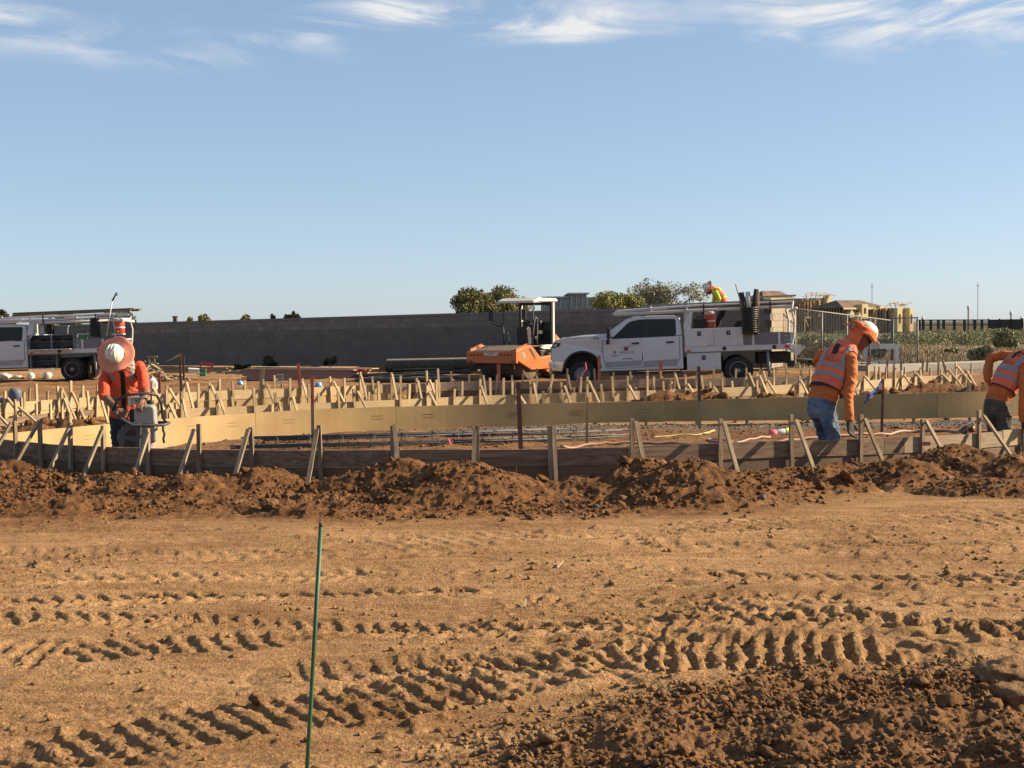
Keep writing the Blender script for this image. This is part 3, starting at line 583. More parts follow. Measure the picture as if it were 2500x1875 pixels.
core = MB(); a0, a1 = wall_p(S0, wall_z(S0), -0.01), wall_p(S1, wall_z(S1), -0.01)
core.T = Matrix.Translation(a0) @ RW.to_4x4(); core.box(((S1 - S0) / 2, 0, BH * 4.5), (S1 - S0, BT - 0.022, BH * 9 - 0.01)); core.build('mortar', M_MORT, wall)
for c in range(8, -1, -1):
    s = S0 + (0.203 if c % 2 else 0)
    while s < S1 - 0.2:
        p = wall_p(s, wall_z(s) + c * BH)
        uu = CX + FPX * (p.x / p.y)
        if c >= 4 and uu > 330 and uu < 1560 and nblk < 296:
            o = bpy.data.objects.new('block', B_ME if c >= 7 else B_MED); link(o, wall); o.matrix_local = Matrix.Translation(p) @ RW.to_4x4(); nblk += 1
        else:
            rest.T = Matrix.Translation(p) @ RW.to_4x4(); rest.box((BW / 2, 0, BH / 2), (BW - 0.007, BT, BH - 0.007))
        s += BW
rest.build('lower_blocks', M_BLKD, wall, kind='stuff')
s = S0
while s < S1 - 0.1:
    p = wall_p(s, wall_z(s) + 9 * BH); o = MB().box((0.406, 0, 0.045), (0.806, BT + 0.04, 0.09)).build('cap', M_CAP, wall); o.matrix_local = Matrix.Translation(p) @ RW.to_4x4(); s += 0.812
ret = thing('block_wall', 'short sunlit tan block wall seen under the rack of the right truck', 'wall')
c0 = wall_p(S1 + 0.02, wall_z(S1)); c1 = at(1938, 800, 44.5); dr = (c1 - c0).xy; ar = math.atan2(dr.y, dr.x); LR = dr.length
mr = MB(); mr.T = Matrix.Translation(c0) @ Matrix.Rotation(ar, 4, 'Z'); mr.box((LR / 2, 0, BH * 4.5), (LR, BT - 0.02, BH * 9 - 0.01)); mr.build('mortar', M_MORT, ret)
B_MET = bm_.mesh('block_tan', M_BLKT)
for c in range(9):
    s = 0.203 if c % 2 else 0
    while s < LR - 0.3:
        o = bpy.data.objects.new('block', B_MET); link(o, ret); o.matrix_local = Matrix.Translation(c0) @ Matrix.Rotation(ar, 4, 'Z') @ Matrix.Translation((s, 0, c * BH)); s += BW
# ================================================================ vegetation
M_LEAF = {}
def leafmat(name, a, b):
    if name not in M_LEAF: M_LEAF[name] = mat('leaf_' + name, a, 0.7, 0.35, 1.3, col2=b, spec=0.2)
    return M_LEAF[name]
M_BARK = mat('bark', (0.11, 0.085, 0.06), 0.9, 0.3, 8, 0.3)
def leaf_cloud(blobs, n, size, seed, keep=0.0, up=0.0):
    """small leaf quads through the volume of ellipsoid blobs (cx,cy,cz,rx,ry,rz), denser towards clump centres"""
    r = np.random.RandomState(seed); B = np.array(blobs); vol = B[:, 3] * B[:, 4] * B[:, 5]; pick = r.choice(len(B), n, p=vol / vol.sum())
    d = r.randn(n, 3); d /= np.linalg.norm(d, axis=1)[:, None]; rad = r.rand(n) ** 0.45
    P = B[pick, :3] + d * rad[:, None] * B[pick, 3:6]
    k = (n3(P, 1.9, seed) if size < 0.1 and n > 15000 else n3(P, 1.3 / size / 6, seed)) + r.rand(n) * 0.25 > -0.08 + keep; P = P[k]; n = len(P)
    a = r.randn(n, 3); a[:, 2] += up; a /= np.linalg.norm(a, axis=1)[:, None]; b = np.cross(a, r.randn(n, 3)); b /= np.linalg.norm(b, axis=1)[:, None]
    L = size * r.uniform(0.6, 1.4, (n, 1)); W_ = L * r.uniform(0.35, 0.6, (n, 1))
    V = np.stack([P - a * L, P + b * W_, P + a * L, P - b * W_], 1).reshape(-1, 3); return V, np.arange(4 * n).reshape(-1, 4)
def tree(name, label, u, vtop, Y, wpx, hpx, kind, seed, leaf=0.16, n=5000, keep=0.0, gz_=None, cat='tree', group='trees beyond the wall'):
    """crown of wpx x hpx photo pixels whose top is at (u, vtop) at distance Y"""
    r = random.Random(seed); top = at(u, vtop, Y); px = FPX / Y; W_ = wpx / px; H_ = hpx / px; g = gz_ if gz_ is not None else 0.0
    t = thing(name, label, cat, (top.x, top.y, g), group=group)
    cz = top.z - g - H_ / 2; m = MB(); th = max(0.5, cz - H_ * 0.25)
    m.tube([(0, 0, -0.2), (0.03 * W_, 0, th * 0.5), (0, 0.02, th), (0.05 * W_, 0, cz)], [0.05 * W_ + .03, 0.04 * W_ + .02, 0.03 * W_ + .02, 0.015 * W_], 8)
    blobs = []
    for k in range(11):
        q = r.uniform(0, 6.28); rr_ = r.uniform(0.15, 0.36) * W_; c = Vector((math.cos(q) * rr_, math.sin(q) * rr_, cz + r.uniform(-0.30, 0.30) * H_)); s = r.uniform(0.16, 0.26)
        blobs.append((c.x, c.y, c.z, s * W_, s * W_, s * H_ * 1.1)); m.tube([(0, 0.01, th * r.uniform(0.6, 1)), (c.x * 0.5, c.y * 0.5, (th + c.z) / 2), tuple(c)], [0.02 * W_ + .01, 0.012 * W_, 0.004 * W_], 6)
    blobs.append((0, 0, cz + 0.22 * H_, 0.24 * W_, 0.24 * W_, 0.28 * H_)); blobs.append((0, 0, cz, 0.3 * W_, 0.3 * W_, 0.36 * H_))
    m.build('trunk', M_BARK, t, True)
    V, Fq = leaf_cloud(blobs, n, leaf, seed, keep); link(bpy.data.objects.new('crown', mesh_np('crown', V, Fq, [kind])), t); return t
L_OL = leafmat('olive', (0.12, 0.115, 0.045), (0.22, 0.205, 0.085)); L_YG = leafmat('yellow_green', (0.15, 0.155, 0.045), (0.27, 0.26, 0.09)); L_DK = leafmat('dark', (0.045, 0.055, 0.028), (0.09, 0.10, 0.05)); L_PALE = leafmat('pale', (0.18, 0.175, 0.11), (0.32, 0.30, 0.20))
tree('tree', 'feathery olive tree above the wall left of the roller canopy', 1150, 703, 85, 122, 110, L_OL, 1, 0.08, 19000, 0.04)
tree('tree', 'taller round olive tree just behind the roller canopy', 1226, 694, 88, 142, 120, L_OL, 2, 0.08, 24000, -0.02)
tree('tree', 'low yellow green tree above the cab of the right truck', 1502, 711, 80, 160, 90, L_YG, 3, 0.075, 19000, -0.04)
tree('tree', 'pale airy tree beside the worker on the truck', 1628, 681, 95, 200, 135, L_PALE, 4, 0.08, 19000, 0.10)
tree('tree', 'dark tree at the extreme left edge behind the left truck', -5, 752, 90, 75, 70, L_DK, 5, 0.16, 3000)
tree('tree', 'dark low tree above the rack of the left truck', 172, 766, 100, 75, 45, L_DK, 6, 0.16, 2600)
tree('tree', 'wide dark tree above the rear of the left truck', 290, 761, 100, 110, 60, L_DK, 7, 0.16, 4000)
tree('tree', 'small yellow green treetop over the wall nearest the chimney', 500, 767, 120, 34, 40, L_YG, 8, 0.16, 1400)
tree('tree', 'tiny pale treetop over the wall right of the chimney', 462, 772, 125, 16, 30, L_YG, 9, 0.16, 700)
tree('tree', 'olive treetop over the middle of the wall', 600, 767, 120, 36, 40, L_OL, 10, 0.16, 1500)
tree('tree', 'tiny dark treetop left of the pointed conifers', 664, 769, 125, 14, 30, L_DK, 11, 0.16, 600)
for i, (u, v, wd) in enumerate(((702, 766, 20), (716, 762, 18), (728, 765, 20))):
    tree('conifer', ('left', 'middle', 'right')[i] + ' one of three small pointed conifers peeking over the wall', u, v, 125, wd, 40, L_DK, 20 + i, 0.16, 900, group='small conifers over the wall')
# weeds against the foot of the wall
L_WEED = leafmat('weed', (0.03, 0.04, 0.015), (0.07, 0.08, 0.03))
def weed(label, u, v, Y, wd, ht, mtl, n, seed, name='weed', group='weeds at the foot of the wall', size=0.06):
    p = at(u, v, Y); p.z = ground_h(p.x, p.y); r = np.random.RandomState(seed); B = [(r.uniform(-.3, .3) * wd, r.uniform(-.2, .2) * wd, ht * (0.2 + 0.55 * r.rand()), wd * 0.22, wd * 0.22, ht * 0.26) for _ in range(6)]
    t = thing(name, label, 'plant', p, group=group); V, Fq = leaf_cloud(B, n, size, seed, 0.0, 1.0); link(bpy.data.objects.new('leaves', mesh_np('leaves', V, Fq, [mtl])), t)
    m = MB()
    for b in B: m.tube([(0, 0, -0.05), (b[0] * 0.4, b[1] * 0.4, b[2] * 0.6), (b[0], b[1], b[2])], [0.012, 0.01, 0.006], 5)
    m.build('stems', M_BARK, t); return t
weed('bushy dark weed against the wall, the larger of the two', 660, 890, 53.5, 0.85, 0.75, L_WEED, 1500, 31)
weed('thin dark weed against the wall above the plywood stack', 805, 890, 51.2, 0.55, 0.7, L_WEED, 700, 32)
weed('low dark weed at the wall behind the red crate', 590, 892, 55, 0.7, 0.3, L_WEED, 700, 33)
# ---------------------------------------------------------------- open field at the right
L_SAGE = leafmat('sage', (0.17, 0.175, 0.085), (0.28, 0.27, 0.14))
rs2 = np.random.RandomState(5)
def blades(n, xy, hmin, hmax, wd, seed, spread=0.5):
    r = np.random.RandomState(seed); x, y = xy; z = base_z(x, y); h = r.uniform(hmin, hmax, n); q = r.uniform(0, 6.28, n); lx = r.uniform(-spread, spread, n) * h; ly = r.uniform(-spread, spread, n) * h
    dx, dy = np.cos(q) * wd, np.sin(q) * wd
    V = np.stack([np.stack([x - dx, y - dy, z - .05], -1), np.stack([x + dx, y + dy, z - .05], -1), np.stack([x + lx, y + ly, z + h], -1)], 1).reshape(-1, 3); return V, np.arange(3 * n).reshape(-1, 3)
M_STRAW = mat('dry_grass', (0.22, 0.165, 0.09), 0.9, 0.35, 0.6, col2=(0.32, 0.24, 0.14))
n = 26000; yy = 1 / rs2.uniform(1 / 110, 1 / 50, n); xx = rs2.uniform(0.19, 0.50, n) * yy; k = (vn(xx * 0.25, yy * 0.15, 3) > -0.22) & (xx > 10.5); xx, yy = xx[k], yy[k]
V, Fq = blades(len(xx), (xx, yy), 0.08, 0.34, 0.035, 1); o = link(bpy.data.objects.new('dry_grass', mesh_np('dry_grass', V, Fq, [M_STRAW])), kind='stuff'); tag(o, 'dry straw coloured grass over the field at the right', 'grass')
n = 60; Bs = []
for i in range(n):
    y = 1 / rs2.uniform(1 / 170, 1 / 98); x = rs2.uniform(0.20, 0.50) * y; h = rs2.uniform(0.55, 1.15); wd = rs2.uniform(1.6, 3.6); Bs.append((x, y, h * 0.40 - 0.1, wd, wd * 0.8, h * 0.62))
V, Fq = leaf_cloud(Bs, 120000, 0.06, 77, -0.06, 1.6); o = link(bpy.data.objects.new('brush', mesh_np('brush', V, Fq, [L_SAGE])), kind='stuff'); tag(o, 'belt of green brush across the field in front of the black fence', 'brush')
def shrub(label, u, vbase, Y, wd, ht, seed, n=1500): return weed(label, u, vbase, Y, wd, ht, L_SAGE, n, seed, 'shrub', 'shrubs in the field', 0.10)
shrub('round green shrub in the field above the bending worker at the right edge', 2470, 838, 78, 2.2, 1.35, 41, 2600)
shrub('small green shrub left of the elbow of the worker at the right edge', 2395, 872, 52, 1.0, 0.75, 42, 1500)
shrub('green shrub behind the chain link fence next to the truck tail', 1990, 850, 52, 1.9, 1.3, 43, 2600)
shrub('green shrub behind the chain link fence right of the hard hat', 2140, 835, 58, 1.8, 1.2, 44, 2200)
shrub('leafy shrub hidden behind the fence near the standing worker', 2050, 850, 54, 1.7, 1.1, 45, 2000)
shrub('low dark shrub alone on the dry grass left of the curb end', 2325, 842, 72, 0.8, 0.35, 46, 500)
# concrete kerb strip beyond the pad
M_CONC = mat('concrete', (0.30, 0.275, 0.235), 0.85, 0.12, 2, 0.1)
k0, k1, k2 = at(2100, 902, 46), at(2240, 899, 47.5), at(2560, 886, 50.0)
m = MB()
for a, b in ((k0, k1), (k1, k2)):
    m.bar(a + Vector((0, 0.55, -0.02)), b + Vector((0, 0.55, -0.02)), 1.1, 0.30)
link(bpy.data.objects.new('kerb', m.mesh('kerb', M_CONC)), kind='structure')
# ================================================================ fences and far things
M_GALV = mat('galvanised', (0.15, 0.152, 0.15), 0.55, 0.12, 10, metal=0.2); M_BLACK = mat('black_paint', (0.02, 0.021, 0.022), 0.5, 0.2, 4)
def chain_link(name, label, a, b, h0, h1, gap, wire, posts, m, cat='fence'):
    """a, b: feet of the ends; heights at both ends"""
    t = thing(name, label, cat, a); a = Vector(a); d = Vector(b) - a; L = d.xy.length; H = lambda s: h0 + (h1 - h0) * s
    P = lambda s, z: (d.x * s, d.y * s, d.z * s + z)
    for i in range(posts):
        s = i / (posts - 1); MB().tube([P(s, -0.15), P(s, H(s) + 0.03)], 0.03, 8).build('post', m, t, True)
    MB().tube([P(0, H(0)), P(1, H(1))], 0.022, 8).build('top_rail', m, t, True); MB().tube([P(0, 0.06), P(1, 0.06)], 0.014, 6).build('bottom_rail', m, t, True)
    w_ = MB(); nn = int((L + max(h0, h1)) / gap)
    for k in range(nn):
        for sg in (1, -1):
            s0 = k * gap; pts = []
            x0 = s0 if sg > 0 else s0 - 0; lo = max(0, s0 - H(0)); 
            # diagonal from (x=s0, z=0.06) running left and up / mirrored
            z1 = min(H(0.5), s0); xa, za, xb, zb = s0, 0.0, s0 - z1, z1
            if xa > L: za = xa - L; xa = L
            if za >= H(0.5): continue
            if sg < 0: xa, xb = L - xa, L - xb
            f0, f1 = xa / L, xb / L; w_.tube([P(f0, za * H(f0) / H(0.5) + 0.05), P(f1, zb * H(f1) / H(0.5))], wire, 3, False)
    o = w_.build('wire_mesh', m, t, kind='stuff'); return t
chain_link('chain_link_fence', 'chain link fence running back from the tail of the white truck', at(1940, 880, 42.5), at(2176, 893, 50), 1.62, 1.66, 0.11, 0.0035, 5, M_GALV)
chain_link('fence_panel', 'temporary fence panel at the end of the chain link run', at(2180, 893, 50), at(2240, 893, 49.3), 1.74, 1.74, 0.07, 0.004, 2, M_GALV)
t = thing('barricade_frame', 'white rectangular frame standing by the fence panel behind the worker', 'frame', at(2158, 893, 49)); M_WH = mat('white_paint', (0.50, 0.50, 0.48), 0.5, 0.06, 5, objvar=0.03)
MB().box((-0.66, 0, 0.38), (0.12, 0.1, 0.76)).build('post', M_WH, t); MB().box((0.46, 0, 0.38), (0.12, 0.1, 0.76)).build('post', M_WH, t); MB().box((-0.1, 0, 0.70), (1.0, 0.08, 0.18)).build('top_rail', M_WH, t); MB().box((-0.1, 0, 0.09), (1.0, 0.08, 0.18)).build('bottom_rail', M_WH, t)
# black steel fence and screened stretch
fa, fb = at(2236, 810, 235), at(2412, 809, 238); t = thing('steel_fence', 'long black steel fence on the skyline beyond the brush', 'fence', fa); d = fb - fa; hh = 2.1
for i, uu in enumerate((2244, 2254, 2272, 2290, 2303, 2329, 2354, 2380, 2397)):
    f = (uu - 2236) / (2412 - 2236); MB().box((d.x * f, d.y * f, d.z * f + hh / 2 - 0.6), (0.42, 0.3, hh + 1.2)).build('post', M_BLACK, t)
for z in (hh - 0.1, hh * 0.55): MB().bar((0, 0, z), (d.x, d.y, d.z + z), 0.12, 0.16).build('rail', M_BLACK, t)
m = MB()
for k in range(150): f = k / 149; m.box((d.x * f, d.y * f, d.z * f + hh / 2), (0.035, 0.035, hh))
m.build('pickets', M_BLACK, t, kind='stuff')
fc = at(2496, 808, 236); t = thing('screened_fence', 'black screened stretch of fence at the right end of the skyline fence', 'fence', fb); d = fc - fb; MB().bar((0.1, 0, hh / 2 - .4), (d.x, d.y, d.z + hh / 2 - .4), 0.08, hh + .7).build('screen', M_BLACK, t)
for f in (0.01, 0.33, 0.66, 1.0): MB().box((d.x * f, d.y * f - .1, d.z * f + hh / 2 - .3), (0.22, 0.2, hh + 0.8)).build('post', M_BLACK, t)
M_POLE = mat('pole', (0.25, 0.24, 0.24), 0.6, 0.1, 3)
for u, vt, lab in ((2253, 770, 'leftmost short light pole rising behind the black fence'), (2364, 743, 'tallest light pole rising behind the black fence'), (2377, 776, 'stubby light pole just right of the tallest one'), (2468, 757, 'light pole above the screened black fence'), (2494, 770, 'short light pole at the right edge of the picture')):
    p = at(u, 812, 260); q = at(u, vt, 260); t = thing('light_pole', lab, 'light pole', p, group='light poles on the skyline'); h = q.z - p.z
    MB().tube([(0, 0, -1), (0, 0, h - 0.9)], 0.16, 8).build('pole', M_POLE, t); MB().lathe([(0.22, h - 1.0), (0.3, h - .7), (0.28, h - .45), (0.1, h - .2), (0.02, h)], 10).build('lamp_head', M_WH, t)
for u, vt, lab in ((2387, 690, 'thin radio mast far away right of the tallest light pole'), (2129, 692, 'thin radio mast above the framed houses')):
    p = at(u, 800, 900); q = at(u, vt, 900); t = thing('radio_mast', lab, 'mast', p, group='radio masts'); h = q.z - p.z
    MB().tube([(0, 0, 0), (0, 0, h)], 0.22, 6).build('pole', M_POLE, t)
    m = MB(); m.bar((-1.2, 0, h * 0.93), (1.2, 0, h * 0.93), 0.15, 0.3); m.build('antenna', M_POLE, t)
# glass office far behind
M_GLS = mat('office_glass', (0.10, 0.15, 0.17), 0.15, 0.15, 0.3, spec=0.6); M_STONE = mat('office_stone', (0.34, 0.33, 0.31), 0.8, 0.1, 1); M_STONED = mat('office_band', (0.20, 0.21, 0.21), 0.8, 0.1, 1)
Y0 = 330; pxm = FPX / Y0; o0 = at(1326, 790, Y0); t = thing('office_building', 'distant glass fronted office building above the wall right of the roller canopy', 'building', o0); z_of = lambda v, u=1390: at(u, v, Y0).z - o0.z
def xw(u): return (u - 1326) / pxm
MB().box((xw(1388), 12, z_of(726) / 2), (xw(1450), 24, z_of(726))).build('wall', M_STONED, t); MB().box((xw(1412), 11, z_of(718) / 2), (xw(1326 + 40), 23.6, z_of(718))).build('tower', M_STONED, t)
MB().box((xw(1412), 11, z_of(717)), (xw(1326 + 52), 26, 0.35)).build('roof', M_STONE, t); MB().box((xw(1358), 12, z_of(726) + .1), (xw(1326 + 66), 25, 0.3)).build('roof', M_STONE, t)
for u0 in range(1330, 1446, 13):
    tw = 1392 <= u0 <= 1430; vt = 721 if tw else 730; yo = -0.9 if tw else -0.1
    MB().box((xw(u0 + 6), yo, (z_of(vt) + z_of(744)) / 2), (xw(1326 + 10), 0.1, z_of(vt) - z_of(744))).build('window', M_GLS, t); MB().box((xw(u0), yo - .1, (z_of(vt) + z_of(752)) / 2), (0.22, 0.3, z_of(vt) - z_of(752))).build('pilaster', M_STONE, t)
    MB().box((xw(u0 + 6), yo - .05, (z_of(746) + z_of(752)) / 2), (xw(1326 + 10), 0.1, z_of(746) - z_of(752))).build('window', M_GLS, t)
# chimney pot over the wall
p = at(428, 790, 110); t = thing('chimney', 'small dark chimney stack poking over the wall at the left', 'chimney', p); h = at(428, 773, 110).z - p.z
MB().box((0, 0, h / 2 - .5), (0.30, 0.3, h + 1)).build('stack', M_BARK, t); MB().box((0, 0, h), (0.42, 0.42, 0.09)).build('cap', M_BARK, t)
# ---------------------------------------------------------------- houses in frame
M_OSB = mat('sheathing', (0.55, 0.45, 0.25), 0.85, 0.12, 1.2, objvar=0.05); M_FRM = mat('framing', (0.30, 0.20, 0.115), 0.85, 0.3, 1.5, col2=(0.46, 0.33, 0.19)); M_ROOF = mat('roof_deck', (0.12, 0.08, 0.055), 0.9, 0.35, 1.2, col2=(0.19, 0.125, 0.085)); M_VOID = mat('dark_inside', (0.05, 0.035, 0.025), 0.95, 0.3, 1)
def house(label, u0, u1, v_eave, v_ridge, v_base, Y, seed, towers=(), hip=0.3, floors=2):
    r = random.Random(seed); k = FPX / Y; o0 = at((u0 + u1) / 2, v_base, Y); W_ = (u1 - u0) / k; z = lambda v: (v_base - v) / k; X = lambda u: (u - (u0 + u1) / 2) / k
    t = thing('framed_house', label, 'house', o0, (0, 0, 0.5), group='houses under construction'); D = W_ * 0.8; ze, zr = z(v_eave), z(v_ridge)
    fr = MB(); nst = int(W_ / 0.62)
    for fl in range(floors):
        za = ze * fl / floors; zb = ze * (fl + 1) / floors
        for yy_ in (0, D):
            for i in range(nst + 1):
                if r.random() < 0.9: x = -W_ / 2 + W_ * i / nst; fr.box((x, yy_, (za + zb) / 2), (0.16, 0.16, zb - za))
            fr.box((0, yy_, zb - 0.14), (W_, 0.2, 0.26)); fr.box((0, yy_, za + 0.9), (W_ * r.uniform(.4, .8), 0.14, 0.14))
        for i in range(int(D / 0.62)):
            for sx in (-1, 1): fr.box((sx * W_ / 2, i * 0.62, (za + zb) / 2), (0.16, 0.16, zb - za))
        for i in range(6): x = r.uniform(-.45, .45) * W_; fr.bar((x, 0.1, za + .1), (x + r.uniform(-1.4, 1.4), 0.1, zb - .2), 0.1, 0.14)
        for i in range(9): fr.box((r.uniform(-.45, .45) * W_, r.uniform(1, D - 1), (za + zb) / 2), (r.uniform(.2, .9), 0.14, zb - za))
    fr.build('wall_framing', M_FRM, t, kind='stuff')
    MB().box((0, D * 0.55, ze / 2), (W_ * 0.8, D * 0.6, ze * 0.95)).build('dark_inner_block', M_VOID, t)  # dark box stands in for the house interior, its shade put into the colour
    if zr > ze:
        e = W_ / 2 + 0.35; rf = MB(); hx = W_ * (0.5 - hip)
        rf.add([(-e, -.6, ze), (e, -.6, ze), (e, D + .6, ze), (-e, D + .6, ze), (-hx, D / 2, zr), (hx, D / 2, zr)], [(0, 1, 5, 4), (1, 2, 5), (2, 3, 4, 5), (3, 0, 4), (3, 2, 1, 0)]); rf.build('roof', M_ROOF, t)
        MB().box((0, -.62, ze - .08), (2 * e, .1, .3)).build('fascia', M_OSB, t)
    else:
        tr = MB()
        for i in range(int(W_ / 0.9)): x = -W_ / 2 + .9 * i; tr.bar((x, -.5, ze + .1), (x + r.uniform(.2, 1.2), 0.2, ze + r.uniform(.5, 1.1)), 0.1, 0.12); tr.bar((x - .8, -.4, ze + r.uniform(.2, .9)), (x + 1.6, -.4, ze + r.uniform(.2, .9)), 0.1, 0.12)
        tr.build('roof_trusses', M_FRM, t, kind='stuff')
    for (ua, ub, vt, vb, peak) in towers:
        x0, x1, z0, z1 = X(ua), X(ub), z(vb), z(vt); pl = [(x0, z0), (x1, z0), (x1, z1 - peak), ((x0 + x1) / 2, z1), (x0, z1 - peak)] if peak else [(x0, z0), (x1, z0), (x1, z1), (x0, z1)]
        tw = MB().prism(pl, -1.0, 0.5).build('sheathed_bay', M_OSB, t); xm = (x0 + x1) / 2
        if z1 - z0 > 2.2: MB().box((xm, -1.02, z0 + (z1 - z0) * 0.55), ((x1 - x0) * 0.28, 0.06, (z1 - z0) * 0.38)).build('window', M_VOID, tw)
    return t
house('framed two storey house with finished hip roof behind the truck rack', 1852, 1975, 741, 709, 815, 232, 1, [(1862, 1938, 728, 735, 0)], 0.28)
house('framed house with a tall pale gabled bay beside the hip roofed one', 1955, 2040, 728, 728, 818, 225, 2, [(2012, 2030, 721, 788, 1.0)])
house('widest framed house with a low dark roof in the middle of the row', 2040, 2180, 752, 732, 826, 215, 3, [(2089, 2108, 743, 778, 0), (2050, 2064, 757, 775, .5), (2075, 2088, 762, 800, .8), (2146, 2160, 748, 776, 0)], 0.22)
house('framed house at the right end of the row with loose trusses on top', 2162, 2228, 752, 752, 828, 208, 4, [(2174, 2190, 752, 810, 0), (2214, 2226, 752, 812, 0)])
# ================================================================ crew cab flatbed service trucks (front towards -x, near side -y)
M_TW = mat('truck_white', (0.48, 0.482, 0.49), 0.35, 0.04, 1.5, coat=0.35, col2=(0.51, 0.512, 0.52)); M_BW = mat('body_white', (0.46, 0.46, 0.475), 0.45, 0.06, 2.0, col2=(0.52, 0.515, 0.52))
M_DIRT = mat('dusty_sill', (0.28, 0.27, 0.265), 0.6, 0.1, 3); M_GLASS = mat('dark_glass', (0.012, 0.014, 0.016), 0.08, 0.2, 2, spec=0.25); M_RUB = mat('rubber', (0.022, 0.021, 0.020), 0.85, 0.25, 6, 0.1); M_DUSTRUB = mat('dusty_rubber', (0.16, 0.13, 0.10), 0.9, 0.35, 5, 0.3, 60)
M_BLKP = mat('black_plastic', (0.018, 0.018, 0.019), 0.55, 0.2, 6); M_CHR = mat('chrome', (0.72, 0.72, 0.73), 0.12, 0.03, 3, metal=1.0); M_STEEL = mat('steel', (0.22, 0.22, 0.225), 0.5, 0.1, 5, metal=0.5); M_RED = mat('red_plastic', (0.50, 0.035, 0.02), 0.4, 0.1, 4); M_CHAS = mat('chassis', (0.025, 0.022, 0.02), 0.8, 0.3, 4)
M_GSIDE = mat('grey_side', (0.15, 0.145, 0.16), 0.55, 0.08, 3); M_TXT = mat('black_print', (0.03, 0.03, 0.035), 0.6, 0.05, 5); M_GTXT = mat('grey_print', (0.16, 0.16, 0.18), 0.6, 0.05, 5); M_DRED = mat('dark_red_print', (0.22, 0.03, 0.04), 0.5, 0.1, 5); M_LENS = mat('lens', (0.35, 0.36, 0.38), 0.1, 0.2, 20, spec=0.7); M_AMB = mat('amber', (0.45, 0.12, 0.02), 0.3, 0.1, 5)
M_LUM = mat('lumber_dark', (0.12, 0.085, 0.055), 0.8, 0.3, 2, stretch=(1, 10, 10), objvar=0.3, col2=(0.18, 0.125, 0.085)); M_ALU = mat('aluminium_beam', (0.17, 0.175, 0.185), 0.5, 0.1, 3, metal=0.3); M_ORC = mat('orange_plastic', (0.48, 0.06, 0.035), 0.45, 0.08, 5); M_WHP = mat('white_plastic', (0.50, 0.49, 0.47), 0.45, 0.06, 5); M_SKIN = mat('skin', (0.15, 0.078, 0.048), 0.55, 0.12, 20)
HW = 1.0
def tumble(x, y, z):
    """body side leans in above the belt line, nose tapers"""
    k = min(max((z - 1.36) / 0.6, 0), 1); yy = y * (1 - 0.17 * k)
    if x < -4.3: yy *= 1 - 0.10 * ((-4.3 - x) / 0.9) ** 2
    return (x, yy, z)
def side_panel(poly, name, m, parent, out, th=0.012, bevel=0.0):
    """a panel lying on the near body side, standing out by 'out'"""
    return MB().prism(poly, -HW - out, -HW - out + th, tumble).build(name, m, parent, bevel=bevel)
def wheel(parent, x, y, r, wd, dual=False, dusty=False):
    t = MB(); prof = [(r * 0.60, -wd / 2), (r * 0.86, -wd / 2 - .004), (r * 0.97, -wd * .42), (r, -wd * 0.3), (r, wd * 0.3), (r * 0.97, wd * .42), (r * 0.86, wd / 2), (r * 0.60, wd / 2)]
    Mx = Matrix.Translation((x, y, r)) @ Matrix.Rotation(math.pi / 2, 4, 'X')
    t.lathe(prof, 36, Mx, cap=False); o = t.build('wheel', M_RUB, parent, True)
    rm = MB(); rz = wd / 2 - 0.012
    rm.lathe([(r * .61, rz + .004), (r * .60, rz - .02), (r * .52, rz - (.08 if dual else .03)), (r * .30, rz - (.11 if dual else .02)), (r * .22, rz - (.02 if dual else 0.0)), (r * .1, rz - .01)], 28, Mx); rm.lathe([(r * .6, -wd / 2), (r * .6, rz)], 24, Mx); rm.build('rim', M_GSIDE if not dual else M_CHAS, o, True)
    hb = MB(); hb.lathe([(r * .29, rz - .09), (r * .27, rz - .02), (r * .16, rz), (r * .08, rz + .02)], 20, Mx); hb.build('hub', M_STEEL, o, True)
    ln = MB()
    for k in range(8): q = k * math.pi / 4; ln.lathe([(0.02, rz - .1), (0.02, rz - .01), (0.008, rz + .0)], 6, Mx @ Matrix.Translation((math.cos(q) * r * .38, math.sin(q) * r * .38, 0)))
    ln.build('lug_nuts', M_STEEL, o, kind='stuff')
    if dual: MB().lathe([(r * .585, rz + .006), (r * .63, rz + .028), (r * .60, rz + .03), (r * .56, rz)], 28, Mx, cap=False).build('rim_lip', M_STEEL, o, True)
    return o
def arch_poly(cx, r0, z0, a0=180, a1=0, n=12): return [(cx + r0 * math.cos(math.radians(a0 + (a1 - a0) * i / n)), z0 + r0 * 0.92 * math.sin(math.radians(a0 + (a1 - a0) * i / n))) for i in range(n + 1)]
